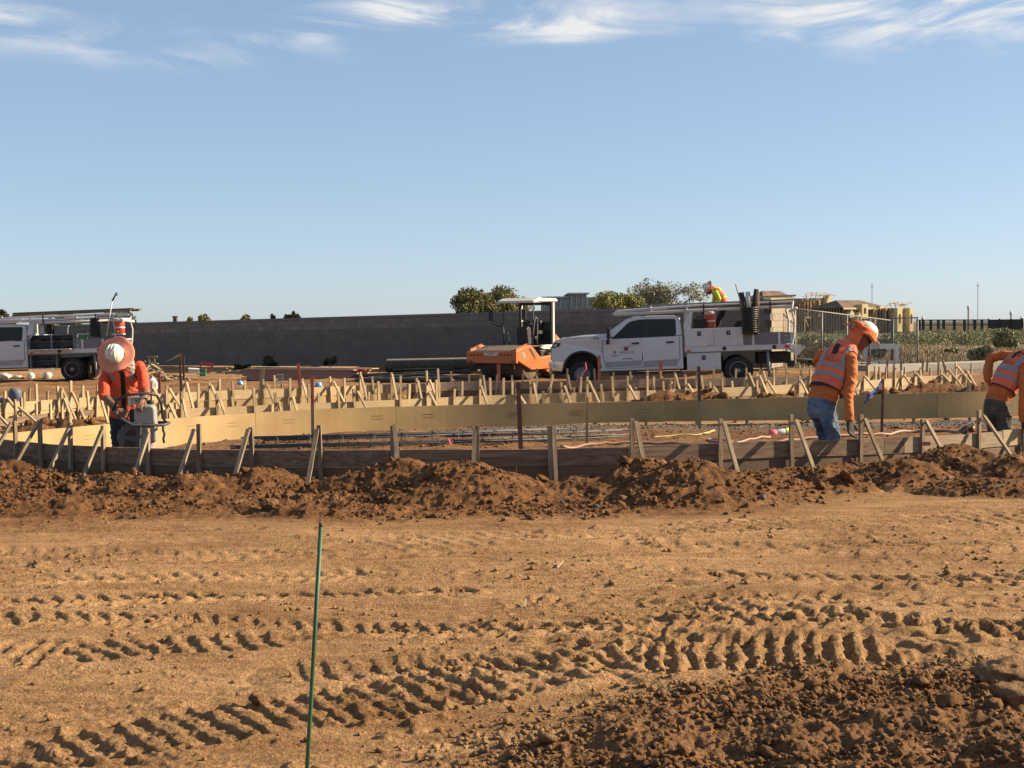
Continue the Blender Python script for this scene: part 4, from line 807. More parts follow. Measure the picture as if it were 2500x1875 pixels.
def truck(label, loc, yaw, pitch, variant):
    t = thing('service_truck', label, 'truck', loc, (0, pitch, yaw), group='white service trucks'); R_ = 0.405
    # ---- cab: lower shell with wheel arch, greenhouse
    arch = arch_poly(-4.30, 0.50, 0.60)
    lower = [(-5.14, 0.62), (-5.16, 0.95), (-5.14, 1.26), (-5.06, 1.40), (-4.85, 1.465), (-4.36, 1.50), (-3.78, 1.515), (-3.60, 1.56), (-3.45, 1.40), (-1.50, 1.42), (-1.49, 0.50), (-3.80, 0.50)] + arch[::-1]
    cab = MB().prism(lower, -HW, HW, tumble).build('cab', M_TW, t, bevel=0.03, seg=3)
    green = [(-3.62, 1.44), (-3.50, 1.62), (-3.05, 1.92), (-2.85, 1.985), (-2.4, 2.005), (-1.75, 1.99), (-1.56, 1.95), (-1.50, 1.43)]
    MB().prism(green, -HW + .004, HW - .004, tumble).build('greenhouse', M_TW, t, bevel=0.03, seg=3)
    MB().prism([(-5.10, 1.38), (-4.85, 1.478), (-4.30, 1.525), (-3.80, 1.53), (-3.7, 1.50), (-4.5, 1.42)], -0.72, 0.72).build('hood_bulge', M_TW, t, bevel=0.02)
    MB().prism([(-3.585, 1.555), (-3.06, 1.905), (-3.00, 1.885), (-3.52, 1.53)], -0.80, 0.80).build('windshield', M_GLASS, t)
    side_panel([(-3.44, 1.415), (-3.40, 1.45), (-3.02, 1.80), (-2.92, 1.865), (-2.70, 1.905), (-2.52, 1.91), (-2.50, 1.42)], 'front_window', M_GLASS, t, 0.004)
    side_panel([(-2.49, 1.42), (-2.505, 1.91), (-1.72, 1.895), (-1.675, 1.86), (-1.67, 1.48), (-1.72, 1.43)], 'rear_window', M_GLASS, t, 0.004)
    side_panel([(-2.54, 1.42), (-2.545, 1.912), (-2.45, 1.912), (-2.44, 1.42)], 'pillar', M_BLKP, t, 0.007)
    for nm, pl, hx in (('front_door', [(-3.70, 0.98), (-3.68, 1.36), (-3.60, 1.385), (-2.63, 1.385), (-2.63, 0.60), (-3.58, 0.57), (-3.66, 0.75)], -2.80), ('rear_door', [(-2.605, 0.60), (-2.605, 1.385), (-1.60, 1.39), (-1.60, 0.80), (-1.70, 0.62)], -1.85)):
        d = side_panel(pl, nm, M_TW, t, 0.008, 0.02, 0.006)
        side_panel([(-0.11 + hx, 1.235), (-0.10 + hx, 1.275), (0.10 + hx, 1.28), (0.11 + hx, 1.245), (0.05 + hx, 1.228)], 'door_handle', M_BLKP, d, 0.035, 0.028)
        side_panel([(pl[0][0] + .06 if nm[0] == 'f' else -2.58, 0.60), (pl[0][0] + .02 if nm[0] == 'f' else -2.58, 0.76), (-2.65 if nm[0] == 'f' else -1.63, 0.78), (-2.65 if nm[0] == 'f' else -1.70, 0.63)], 'dusty_lower_skin', M_DIRT, d, 0.0095, 0.002)
    for pl in ([(-3.725, 0.98), (-3.70, 1.38), (-3.69, 1.38), (-3.715, 0.98)], [(-2.622, 0.58), (-2.622, 1.40), (-2.613, 1.40), (-2.613, 0.58)], [(-1.592, 0.8), (-1.592, 1.40), (-1.584, 1.40), (-1.584, 0.8)], [(-3.715, 0.98), (-3.675, 0.75), (-3.59, 0.56), (-1.69, 0.60), (-1.585, 0.80), (-1.592, 0.80), (-1.695, 0.607), (-3.585, 0.568), (-3.667, 0.755), (-3.705, 0.98)]): side_panel(pl, 'door_seam', M_BLKP, cab, 0.002, 0.01)
    ap = arch_poly(-4.30, 0.545, 0.60); ai = arch_poly(-4.30, 0.49, 0.60)
    side_panel(ap + ai[::-1], 'wheel_arch_trim', M_BLKP, t, 0.012, 0.05)
    MB().prism(ai, -0.66, 0.66).build('wheel_well', M_CHAS, t)
    side_panel([(-5.13, 1.28), (-5.12, 1.19), (-4.92, 1.24), (-4.88, 1.33), (-5.06, 1.345)], 'headlight', M_BLKP, t, 0.004, 0.05); side_panel([(-5.08, 1.30), (-5.08, 1.225), (-4.99, 1.25), (-4.98, 1.31)], 'headlight_lens', M_LENS, t, 0.009, 0.02)
    MB().prism([(-5.165, 0.86), (-5.165, 1.24), (-5.19, 1.24), (-5.19, 0.86)], -0.75, 0.75).build('grille', M_BLKP, t, bevel=0.01)
    MB().prism([(-5.24, 0.56), (-5.24, 0.82), (-5.12, 0.84), (-4.80, 0.82), (-4.80, 0.74), (-4.87, 0.52)], -HW, HW, tumble).build('front_bumper', M_CHR, t, bevel=0.025)
    MB().prism([(-5.1, 0.40), (-5.1, 0.55), (-4.85, 0.52), (-4.9, 0.42)], -0.85, 0.85).build('air_dam', M_BLKP, t)
    # mirror
    mi = MB(); mi.box((-3.53, -HW - .20, 1.56), (0.10, 0.20, 0.32)); mi.box((-3.55, -HW - .20, 1.32), (0.10, 0.21, 0.14)); mi.bar((-3.50, -HW + .02, 1.46), (-3.53, -HW - .12, 1.50), 0.05, 0.06); mi.build('side_mirror', M_BLKP, t, bevel=0.03)
    for s_ in (-1, 1): MB().box((-2.6, s_ * 0.45, 0.56), (5.0, 0.09, 0.2)).build('frame_rail', M_CHAS, t)
    MB().box((-1.0, 0, 0.62), (1.2, 1.2, 0.34)).build('fuel_tank', M_CHAS, t); MB().box((-2.55, -0.88, 0.42), (2.0, 0.12, 0.06)).build('running_board', M_BLKP, t, bevel=0.01)
    for x, y, wd, du in ((-4.30, -0.82, 0.24, False), (-4.30, 0.82, 0.24, False), (0, -0.86, 0.24, True), (0, 0.86, 0.24, True), (0, -0.58, 0.24, True), (0, 0.58, 0.24, True)): wheel(t, x, y, R_, wd, du)
    MB().tube([(0, -0.6, R_), (0, 0.6, R_)], 0.07, 10).build('rear_axle', M_CHAS, t, True); MB().tube([(-4.3, -0.8, R_), (-4.3, 0.8, R_)], 0.05, 10).build('front_axle', M_CHAS, t, True)
    MB().box((0.62, -0.86, 0.36), (0.012, 0.5, 0.55)).build('mud_flap', M_RUB, t); MB().tube([(0.80, -0.98, 0.95), (0.84, -0.98, 0.15)], 0.045, 8).build('drop_leg', M_STEEL, t, True)
    # ---- flatbed
    MB().box((0.0, 0, 1.04), (2.90, 2.06, 0.06)).build('deck', M_CHAS, t); MB().box((0.0, -1.05, 1.025), (2.90, 0.05, 0.14)).build('side_rail', M_BW, t, bevel=0.008); MB().box((0.0, 1.05, 1.025), (2.90, 0.05, 0.14)).build('side_rail', M_BW, t, bevel=0.008); MB().box((1.46, 0, 1.0), (0.05, 2.1, 0.16)).build('tail_rail', M_BW, t)
    for x in (-0.37, 0.98): MB().lathe([(0.055, 0), (0.055, 0.02), (0.035, 0.025)], 16, Matrix.Translation((x, -1.076, 1.03)) @ Matrix.Rotation(math.pi / 2, 4, 'X')).build('rail_port', M_BLKP, t)
    MB().box((1.32, -1.08, 1.03), (0.12, 0.02, 0.08)).build('tail_marker', M_RED, t); MB().box((-1.34, -1.08, 0.985), (0.10, 0.02, 0.08)).build('side_marker', M_AMB, t)
    # headboard
    hbm = MB(); hbm.box((-1.42, 0, 1.62), (0.04, 1.7, 0.06)); hbm.box((-1.42, 0, 2.02), (0.04, 1.7, 0.06))
    for y in np.linspace(-0.85, 0.85, 9): hbm.box((-1.42, y, 1.58), (0.035, 0.09, 0.95))
    hbm.build('headboard', M_BW, t); MB().prism([(-1.46, 1.40), (-1.27, 1.60), (-1.20, 2.05), (-1.28, 2.10), (-1.46, 1.75)], -1.03, -0.99).build('headboard_wing', M_BW, t)
    # tool boxes along the near side
    def toolbox(x0, x1, z0, z1, doors, opened, nm):
        y0, y1 = -1.05, -0.62; b = MB(); th = 0.022
        b.box(((x0 + x1) / 2, (y0 + y1) / 2, z1 - th / 2), (x1 - x0, y1 - y0, th)); b.box(((x0 + x1) / 2, (y0 + y1) / 2, z0 + th / 2), (x1 - x0, y1 - y0, th)); b.box(((x0 + x1) / 2, y1 - th / 2, (z0 + z1) / 2), (x1 - x0 - .004, th, z1 - z0 - .004))
        n = len(doors) + 1; xs = np.linspace(x0, x1, n)
        for x in xs: b.box((min(max(x, x0 + th), x1 - th), (y0 + y1) / 2, (z0 + z1) / 2), (th * 2, y1 - y0 - .004, z1 - z0 - .006))
        if opened: b.box(((x0 + x1) / 2, (y0 + y1) / 2, (z0 + z1) / 2 + .02), (x1 - x0 - .01, y1 - y0 - .02, .015))
        o = b.build(nm, M_BW if not opened else M_GSIDE, t)
        for a, c in zip(xs[:-1], xs[1:]):
            if opened:
                MB().box(((a + c) / 2, y0 - (z1 - z0) * .48, z0 + 0.005), (c - a - .02, (z1 - z0) * .95, 0.02)).build('box_door', M_BW, o)
                it = MB(); r = random.Random(int(a * 100) + 7)
                for k in range(9): it.box((r.uniform(a + .1, c - .1), r.uniform(y0 + .05, y1 - .1), z0 + .06 + r.choice((0, .5)) * (z1 - z0) * 1.0), (r.uniform(.06, .2), .15, r.uniform(.04, .1)))
                it.build('stored_tools', M_CHAS, o, kind='stuff')
            else:
                d = MB().box(((a + c) / 2, y0 - .008, (z0 + z1) / 2), (c - a - .012, .02, z1 - z0 - .012)).build('box_door', M_BW, o, bevel=0.006)
                lx, lz = (a + c) / 2, (z0 + z1) / 2 + (z1 - z0) * .22
                MB().box((lx, y0 - .022, lz), (0.105, 0.014, 0.125)).build('latch', M_BLKP, d, bevel=0.02); MB().box((lx + .01, y0 - .031, lz), (0.03, 0.008, 0.06)).build('latch_paddle', M_STEEL, d); MB().box((lx + .0, y0 - .030, lz + .03), (0.05, 0.008, 0.016)).build('latch_paddle', M_STEEL, d)
                MB().box((c - .13, y0 - .0195, z0 + .04), (.09, .004, .018)).build('maker_badge', M_GTXT, d)
        return o
    op = variant == 'open'
    toolbox(-1.44, 0.15, 1.10, 1.60, (1, 2), op, 'upper_tool_box'); toolbox(-1.40, -0.47, 0.46, 0.93, (1,), op, 'lower_tool_box')
    # grey drop sides
    for y, x0 in ((-1.02, 0.17), (1.02, -1.40)):
        s_ = MB()
        for k in range(3): s_.box(((x0 + 1.42) / 2, y, 1.16 + k * 0.105), (1.42 - x0, 0.03, 0.098))
        so_ = s_.build('drop_side', M_GSIDE, t)
        for x in (0.42, 1.12): MB().box((x, y - .03, 1.24), (0.07, 0.03, 0.36)).build('side_stake', M_BW, so_)
    # ---- ladder rack
    rk = M_BW
    for y in (-0.99, 0.99):
        MB().tube([(-3.38, y * .86, 2.07), (-3.28, y * .88, 2.08), (-1.35, y, 2.11), (1.50, y, 2.13)], 0.038, 6).build('rack_beam', rk, t)
        MB().tube([(-3.40, y * .86, 2.07), (-3.30, y * .88, 2.17), (-1.36, y, 2.235), (1.52, y, 2.25)], 0.026, 6).build('rack_top_rail', rk, t)
        for x, z0 in ((-1.36, 1.58), (-2.35, 2.09)): MB().tube([(x, y if x > -2 else y * .93, z0), (x, y if x > -2 else y * .93, 2.26)], 0.028, 6).build('rack_post', rk, t)
        MB().tube([(1.46, y, 0.86), (1.46, y, 1.10), (1.52, y * 1.0, 1.3), (1.55, y, 1.72), (1.48, y, 2.02), (1.52, y, 2.27)], 0.030, 8).build('tail_post', rk, t, True)
        for x in (-0.9, 0.9): MB().box((x, y + .05 * (-1 if y < 0 else 1), 2.13), (0.035, 0.03, 0.30)).build('clamp', M_BLKP, t)
    for x in (-3.36, -2.35, -1.36, 0.1, 1.5): MB().tube([(x, -0.99 if x > -2 else -.87, 2.10), (x, 0.99 if x > -2 else .87, 2.10)], 0.026, 6).build('cross_bar', rk, t)
    # tail gate rack with drop plate
    g = MB()
    for y in np.linspace(-0.9, 0.9, 10): g.bar((1.50, y, 0.95), (1.53, y, 1.38), 0.03, 0.03)
    g.bar((1.50, -.97, 1.38), (1.50, .97, 1.38), 0.03, 0.04); g.build('tail_rack', rk, t); MB().tube([(1.60, -.98, 2.06), (1.60, .98, 2.0)], 0.05, 8).build('tail_bar', M_BW, t, True)
    MB().prism([(1.46, 0.95), (1.52, 1.06), (1.72, 1.06), (1.76, 0.92), (1.62, 0.78), (1.50, 0.82)], -0.96, -0.90).build('hitch_plate', M_BW, t)
    # rear of the chassis
    MB().box((1.0, 0, 0.72), (0.9, 1.4, 0.3)).build('under_deck', M_CHAS, t); MB().box((1.45, 0, 0.55), (0.12, 1.9, 0.16)).build('rear_bumper', M_CHAS, t)
    return t
def on(t, lx, ly, lz):
    return t.matrix_world @ Vector((lx, ly, lz))
def truck_mat(t): return Matrix.Translation(t.location) @ t.rotation_euler.to_matrix().to_4x4()
def lumber(t, lab, items, name='lumber_stack'):
    L_ = thing(name, lab, 'lumber', t.location, t.rotation_euler)
    for (x0, x1, y, z, wd, ht, m, dz, nm) in items: MB().bar((x0, y, z), (x1, y + .05, z + dz), wd, ht).build(nm, m, L_)
    return L_
# ---------------------------------------------------------------- right truck
pR = at(1813, 936, 38.5 - 0.86); TR = truck('white crew cab truck with closed tool boxes parked behind the forms at right', (pR.x, pR.y + 0.86, ground_h(pR.x, pR.y)), math.radians(-7), math.radians(-1.5), 'closed')
S_ = FACE_CAM
def print_on(t, txt, x, z, size, m, nm, out=0.012):
    k = min(max((z - 1.36) / 0.6, 0), 1); return text_mesh(txt, size, m, nm, t, Matrix.Translation((x, -HW * (1 - .17 * k) - out, z)) @ S_, 0.001)
print_on(TR, '1376', -3.92, 1.43, 0.11, M_TXT, 'fleet_number', 0.004)
side_panel([(-3.115, 1.06), (-3.115, 1.17), (-3.005, 1.17), (-3.005, 1.06)], 'door_logo', M_DRED, TR, 0.0105, 0.004)
for a, b in (((-3.20, 1.125), (-3.13, 1.14)), ((-3.0, 1.165), (-2.965, 1.20)), ((-2.99, 1.165), (-2.93, 1.18)), ((-2.93, 1.18), (-2.86, 1.155))): side_panel([(a[0], a[1] - .005), (a[0], a[1] + .006), (b[0], b[1] + .006), (b[0], b[1] - .005)], 'logo_roofline', M_GTXT, TR, 0.0105, 0.003)
print_on(TR, 'INTEGRATED YOUR', -3.05, 1.02, 0.048, M_GTXT, 'door_lettering'); side_panel([(-3.22, .975), (-3.22, .982), (-2.83, .988), (-2.83, .981)], 'door_rule', M_GTXT, TR, 0.0105, 0.002)
print_on(TR, 'CA 977962', -3.03, 0.835, 0.062, M_TXT, 'licence_lettering')
for k in range(4): side_panel([(-3.42, .985 + k * .022), (-3.42, 1.0 + k * .022), (-3.34, 1.0 + k * .022), (-3.34, .985 + k * .022)], 'stacked_emblem', M_GTXT, TR, 0.0105, 0.002)
print_on(TR, 'Solutions', -3.38, .945, 0.05, M_GTXT, 'door_lettering'); side_panel([(-3.46, .905), (-3.46, .917), (-3.29, .920), (-3.29, .908)], 'door_rule', M_GTXT, TR, 0.0105, 0.002); print_on(TR, 'Est.', -3.19, .945, 0.035, M_GTXT, 'door_lettering')
lumber(TR, 'aluminium beams and planks lying on the rack of the right truck', [(-2.6, 1.75, -0.80, 2.245, 0.09, 0.12, M_ALU, 0.02, 'beam'), (-2.35, 1.70, -0.55, 2.245, 0.09, 0.12, M_ALU, 0.02, 'beam'), (-1.0, 1.78, -0.92, 2.20, 0.03, 0.10, M_LUM, 0.02, 'plank'), (-1.9, 1.7, -0.2, 2.21, 0.25, 0.04, M_LUM, 0.01, 'plank'), (-1.9, 1.6, 0.3, 2.21, 0.25, 0.04, M_LUM, 0.01, 'plank'), (0.1, 1.62, -0.86, 2.40, 0.06, 0.05, M_PINE, 0.01, 'batten')])
def drum_of_hose(t, lab, x, y, z, r, h, coils, extra=True):
    W4 = truck_mat(t); o = thing('hose_coil', lab, 'hose', W4 @ Vector((x, y, z)), t.rotation_euler)
    pts = [(r * math.cos(q), r * math.sin(q), h * q / (2 * math.pi * coils)) for q in np.linspace(0, 2 * math.pi * coils, coils * 18)]
    MB().tube(pts, h / coils * 0.47, 7).build('hose', M_BLKP, o, True); MB().lathe([(r * .8, 0), (r * .8, h)], 16).build('core', M_CHAS, o, True)
    return o
drum_of_hose(TR, 'coil of black corrugated hose hanging on the side of the right truck', 0.34, -1.16, 1.40, 0.20, 0.72, 12)
W4 = truck_mat(TR)
def bundle(t, lab, pieces, name='tool_bundle', cat='tools'):
    o = thing(name, lab, cat, t.location, t.rotation_euler)
    for (a, b, r, m, nm) in pieces: MB().tube([a, b], [r, r * .9], 7).build(nm, m, o, True)
    return o
b_ = bundle(TR, 'bundle of shovels and folded tarps standing upright above the hose coil', [((0.20, -1.12, 1.9), (-0.02, -1.12, 2.78), 0.018, M_STK, 'handle'), ((0.22, -1.06, 1.9), (0.12, -1.06, 2.55), 0.09, M_CHAS, 'tarp'), ((0.34, -1.10, 2.0), (0.30, -1.10, 2.56), 0.075, M_WHP, 'rolled_bag'), ((0.44, -1.10, 2.0), (0.54, -1.10, 2.62), 0.075, M_CHAS, 'tarp'), ((0.56, -1.14, 1.45), (0.60, -1.14, 2.6), 0.014, M_STK, 'handle')])
def cooler(t, lab, x, y, z, flip=False, s=1.0):
    o = thing('drinks_cooler', lab, 'cooler', truck_mat(t) @ Vector((x, y, z)), t.rotation_euler)
    MB().lathe([(.13 * s, 0), (.145 * s, .02), (.155 * s, .34 * s), (.15 * s, .36 * s)], 20).build('body', M_ORC, o, True); MB().lathe([(.16 * s, .36 * s), (.165 * s, .40 * s), (.15 * s, .44 * s), (.06 * s, .455 * s)], 20).build('lid', M_WHP, o, True); MB().lathe([(.1515 * s, .15 * s), (.156 * s, .15 * s), (.157 * s, .20 * s), (.153 * s, .20 * s)], 20, cap=False).build('band', M_WHP, o, True)
    MB().box((0, -.16 * s, .06 * s), (.03, .05, .03)).build('tap', M_WHP, o)
    return o
cooler(TR, 'orange and white drinks cooler on the bed of the right truck', -0.72, -0.30, 1.62)
def crate(t, lab, x, y, z, d, m, name, cat, lid=None):
    o = thing(name, lab, cat, truck_mat(t) @ Vector((x, y, z)), t.rotation_euler); MB().box((0, 0, d[2] / 2), d).build('body', m, o, bevel=0.015)
    MB().box((0, 0, d[2] + .015), (d[0] + .03, d[1] + .03, .03)).build('lid', lid or m, o); MB().tube([(-d[0] * .3, 0, d[2] + .03), (-d[0] * .2, 0, d[2] + .09), (d[0] * .2, 0, d[2] + .09), (d[0] * .3, 0, d[2] + .03)], .012, 6).build('handle', M_CHAS, o)
    return o
crate(TR, 'black gang box behind the headboard of the right truck', -1.02, -0.35, 1.61, (0.34, 0.4, 0.22), M_CHAS, 'gang_box', 'box')
crate(TR, 'grey machine case beside the gang box on the right truck', -0.86, 0.25, 1.61, (0.22, 0.3, 0.30), M_GSIDE, 'machine_case', 'box')
o = thing('hand_cart_wheel', 'black hose reel leaning in the bed of the right truck', 'reel', W4 @ Vector((0.12, -0.2, 1.62)), TR.rotation_euler); MB().lathe([(.07, -.05), (.16, -.06), (.16, -.04), (.06, -.035), (.06, .035), (.16, .04), (.16, .06), (.07, .05)], 22, Matrix.Rotation(math.pi / 2, 4, 'X')).build('reel', M_CHAS, o, True); MB().box((0, 0, -.1), (.05, .08, .14)).build('stand', M_CHAS, o)
# ---------------------------------------------------------------- left truck
pL = at(181, 943, 47.6 - 0.86); TL = truck('white crew cab truck with open tool boxes at the left edge', (pL.x, pL.y + 0.86, ground_h(pL.x, pL.y)), math.radians(-1), math.radians(-1.0), 'open')
lumber(TL, 'dark planks and pipes piled on the rack of the left truck', [(-2.0, 2.05, -0.85, 2.30, 0.12, 0.07, M_LUM, 0.06, 'plank'), (-2.05, 2.1, -0.62, 2.37, 0.25, 0.05, M_LUM, 0.05, 'plank'), (-1.4, 2.2, -0.3, 2.33, 0.25, 0.06, M_LUM, 0.04, 'plank'), (-3.9, 0.6, 0.2, 2.25, 0.2, 0.06, M_ALU, 0.02, 'beam'), (-1.8, 2.0, 0.5, 2.36, 0.25, 0.05, M_LUM, 0.05, 'plank'), (-1.0, 1.9, -0.9, 2.24, 0.05, 0.05, M_STEEL, 0.03, 'pipe')])
MB().tube([(-1.35, -0.99, 2.02), (1.45, -0.99, 2.04)], 0.05, 8).build('rack_conduit', M_BW, TL, True)
for x0, x1 in ((0.15, 0.46), (0.50, 0.58)): MB().box(((x0 + x1) / 2 - .3, -1.06, 2.17), (x1 - x0, .04, .08)).build('reflector', M_WHP, TL)
for x0, x1, zz_ in ((1.62, 1.78, 2.20), (1.80, 2.08, 2.19), (2.12, 2.25, 2.18)): MB().box(((x0 + x1) / 2 - .05, -0.98, zz_ + .02), (x1 - x0, .05, .09)).build('reflector', M_WHP, TL)
drum_of_hose(TL, 'coil of black corrugated hose hanging on the side of the left truck', 0.85, -0.95, 1.50, 0.16, 0.62, 11)
bundle(TL, 'steel bar and hook sticking up over the rear of the left truck', [((1.25, -1.03, 1.5), (1.50, -1.03, 2.75), 0.022, M_BW, 'pole'), ((1.50, -1.03, 2.70), (1.66, -1.03, 2.98), 0.03, M_CHAS, 'hook'), ((1.60, -1.03, 2.88), (1.70, -1.03, 2.90), 0.02, M_CHAS, 'hook')])
cooler(TL, 'red and white drinks cooler at the rear of the left truck', 1.72 - .05, -0.9, 1.58, s=1.15); MB().box((1.62, -0.9, 1.56), (0.4, 0.3, 0.04)).build('cooler_shelf', M_BW, TL)
crate(TL, 'stack of white louvred panels behind the cab of the left truck', -1.08, -0.6, 1.62, (0.20, 0.3, 0.42), M_WHP, 'panel_stack', 'box')
crate(TL, 'dark pump unit beside the louvred panels on the left truck', -0.82, -0.6, 1.62, (0.18, 0.3, 0.46), M_CHAS, 'pump_unit', 'machine')
crate(TL, 'blue and white bag of tools on the left truck box', -0.32, -0.6, 1.62, (0.26, 0.3, 0.26), M_GTXT, 'tool_bag', 'bag', M_WHP)
crate(TL, 'green power saw case resting on the bed of the left truck', 0.40, -0.9, 1.42, (0.24, 0.25, 0.16), mat('green_plastic', (0.05, 0.16, 0.06), 0.5), 'saw_case', 'box', M_WHP)
bundle(TL, 'green handled rake lying along the rack of the left truck', [((-1.0, -0.97, 1.95), (0.9, -0.97, 1.98), 0.016, MATS['green_plastic'], 'handle'), ((0.9, -0.97, 2.0), (0.98, -0.97, 1.88), 0.03, M_PINE, 'rake_head')])
# ================================================================ single drum roller (x forward, y to its left)
M_ORG = mat('machine_orange', (0.40, 0.105, 0.028), 0.45, 0.08, 2.5, coat=0.1, col2=(0.44, 0.125, 0.036)); M_DRUM = mat('drum_steel', (0.10, 0.08, 0.065), 0.6, 0.3, 3, 0.1, metal=0.3); M_GRIT = mat('anti_slip', (0.13, 0.10, 0.08), 0.9, 0.3, 30, 0.5, 80); M_CAN = mat('canopy_white', (0.50, 0.48, 0.43), 0.55, 0.08, 2); M_MGR = mat('machine_grey', (0.20, 0.20, 0.20), 0.6, 0.2, 4)
hd = math.radians(32); p0 = at(1343, 922, 42.4); ro = Vector((p0.x - 0.60 * math.cos(hd), p0.y + 0.60 * math.sin(hd), 0)); ro.z = p0.z + 0.0
RO = thing('road_roller', 'orange single drum road roller with white canopy in front of the block wall', 'roller', ro, (0, 0, -math.pi / 2 - hd))
def rt(y):
    r, wd = 0.45, 0.38; Mx = Matrix.Translation((0, y, r)) @ Matrix.Rotation(-math.pi / 2 if y > 0 else math.pi / 2, 4, 'X')
    t = MB(); t.lathe([(r * .55, -wd / 2), (r * .85, -wd / 2), (r * .95, -wd * .36), (r * .95, wd * .36), (r * .85, wd / 2), (r * .55, wd / 2)], 32, Mx, cap=False); o = t.build('wheel', M_DUSTRUB, RO, True)
    l_ = MB()
    for k in range(18):
        for sg in (-1, 1):
            q = 2 * math.pi * (k + (0.5 if sg > 0 else 0)) / 18; R3 = Matrix.Rotation(q, 4, 'Z'); l_.T = Mx @ R3; l_.bar((r * .965, -0.02 * sg, 0.0), (r * .955, sg * .07, sg * wd * .48), 0.05, 0.05)
    l_.build('tread_lugs', M_DUSTRUB, o, kind='stuff'); MB().lathe([(r * .56, wd / 2 - .01), (r * .54, wd / 2 - .02), (r * .50, wd / 2 - .10), (r * .2, wd / 2 - .12), (r * .16, wd / 2 - .06)], 24, Mx).build('rim', M_WHP, o, True)
    nt_ = MB()
    for k in range(8): q = k * math.pi / 4; nt_.lathe([(.018, wd / 2 - .12), (.018, wd / 2 - .07)], 6, Mx @ Matrix.Translation((math.cos(q) * r * .36, math.sin(q) * r * .36, 0)))
    nt_.build('wheel_nuts', M_STEEL, o, kind='stuff')
for y in (0.60, -0.60): rt(y)
MB().tube([(0, -.5, .45), (0, .5, .45)], .09, 10).build('axle', M_CHAS, RO, True)
# front frame and drum
ARM = [(2.35, .886), (1.64, 1.04), (1.50, 1.0), (1.0, .66), (.87, .66), (.58, .70), (.37, .69), (.30, .31), (1.53, .295), (2.35, .598)]
for y in (0.82, -0.82):
    a = MB().prism(ARM, y - 0.05, y + 0.05).build('drum_arm', M_ORG, RO, bevel=0.015)
    if y > 0:
        MB().prism([(1.72, .93), (1.60, .95), (1.33, .68), (1.36, .60)], y + .051, y + .056).build('arm_slot', M_CHAS, a); MB().prism([(2.14, .80), (2.0, .84), (1.86, .70), (1.98, .64)], y + .051, y + .056).build('arm_decal', M_MGR, a); MB().prism([(1.45, .52), (1.30, .64), (1.15, .50)], y + .051, y + .055).build('warning_decal', M_AMB, a)
        for x, z in ((.34, .66), (.34, .38)): MB().tube([(x, y, z), (x - .12, y, z)], .03, 8).build('stub', M_WHP, a)
        MB().box((.55, y, .26), (.22, .1, .06)).build('tie_down', M_ORG, a)
MB().box((2.38, 0, .69), (.12, 1.76, .36)).build('front_beam', M_ORG, RO, bevel=0.02)
MB().box((0.45, 0, .55), (.14, 1.6, .30)).build('rear_beam', M_ORG, RO, bevel=0.02)
MB().lathe([(.47, -.74), (.5, -.73), (.5, .73), (.47, .74), (.1, .70)], 48, Matrix.Translation((1.42, 0, .5)) @ Matrix.Rotation(math.pi / 2, 4, 'X')).build('drum', M_DRUM, RO, True)
MB().box((2.30, 0, .40), (.03, 1.46, .14)).build('scraper', M_CHAS, RO)
MB().prism([(2.32, .89), (1.66, 1.02), (0.9, 1.02), (0.9, .99), (1.66, .98), (2.32, .85)], -.74, .74).build('deck_plate', M_GRIT, RO)
for y in (-.80, .80): MB().bar((2.36, y, .91), (1.72, y, 1.06), .06, .05).build('edge_strip', M_ORG, RO)
plate = MB().add([(2.443, -.20, .74), (2.443, .20, .74), (2.443, .26, .83), (2.443, -.26, .83), (2.447, -.20, .74), (2.447, .20, .74), (2.447, .26, .83), (2.447, -.26, .83)], [(0, 3, 2, 1), (4, 5, 6, 7), (0, 1, 5, 4), (1, 2, 6, 5), (2, 3, 7, 6), (3, 0, 4, 7)]).build('name_plate', M_WHP, RO)
text_mesh('HAMM', 0.085, M_TXT, 'name_lettering', plate, Matrix.Translation((2.4485, 0, .785)) @ Matrix(((0, 0, 1, 0), (1, 0, 0, 0), (0, 1, 0, 0), (0, 0, 0, 1))), 0.001)
for y in (-.72, -.6, -.48, -.36, .36, .48, .60, .72): MB().tube([(2.435, y, .76), (2.452, y, .76)], .028, 8).build('bolt', M_CHAS, RO)
for s_ in (-1, 1): MB().tube([(2.42, .74 * s_, .60), (2.50, .74 * s_, .55)], .04, 8).build('tow_lug', M_ORG, RO)
# articulated joint, rear body
MB().box((0.20, 0, .55), (.5, .5, .35)).build('joint', M_CHAS, RO); MB().prism([(.55, .75), (.62, 1.0), (-.55, 1.0), (-.55, .62), (.2, .55)], -.60, .60).build('platform', M_CHAS, RO)
for y in (.62, -.62): MB().prism([(.62, .95), (.62, 1.03), (-.30, 1.03), (-.40, .90), (.45, .90)], y - .03, y + .03).build('platform_edge', M_CAN, RO)
hoodp = [(-.28, .70), (-.28, 1.38), (-.55, 1.34), (-.95, 1.12), (-1.15, .92), (-1.18, .62)]
hood = MB().prism(hoodp, -.52, .52).build('engine_hood', M_ORG, RO, bevel=0.03); MB().prism([(-.60, 1.22), (-.78, 1.16), (-.78, 1.06), (-.60, 1.10)], .523, .528).build('hood_plate', M_WHP, hood)
for k in range(3): MB().box((-.95, .524, .92 - k * .07), (.36, .008, .03)).build('hood_vent', M_CHAS, hood)
MB().box((-.6, 0, .60), (1.1, 1.0, .22)).build('rear_frame', M_MGR, RO)
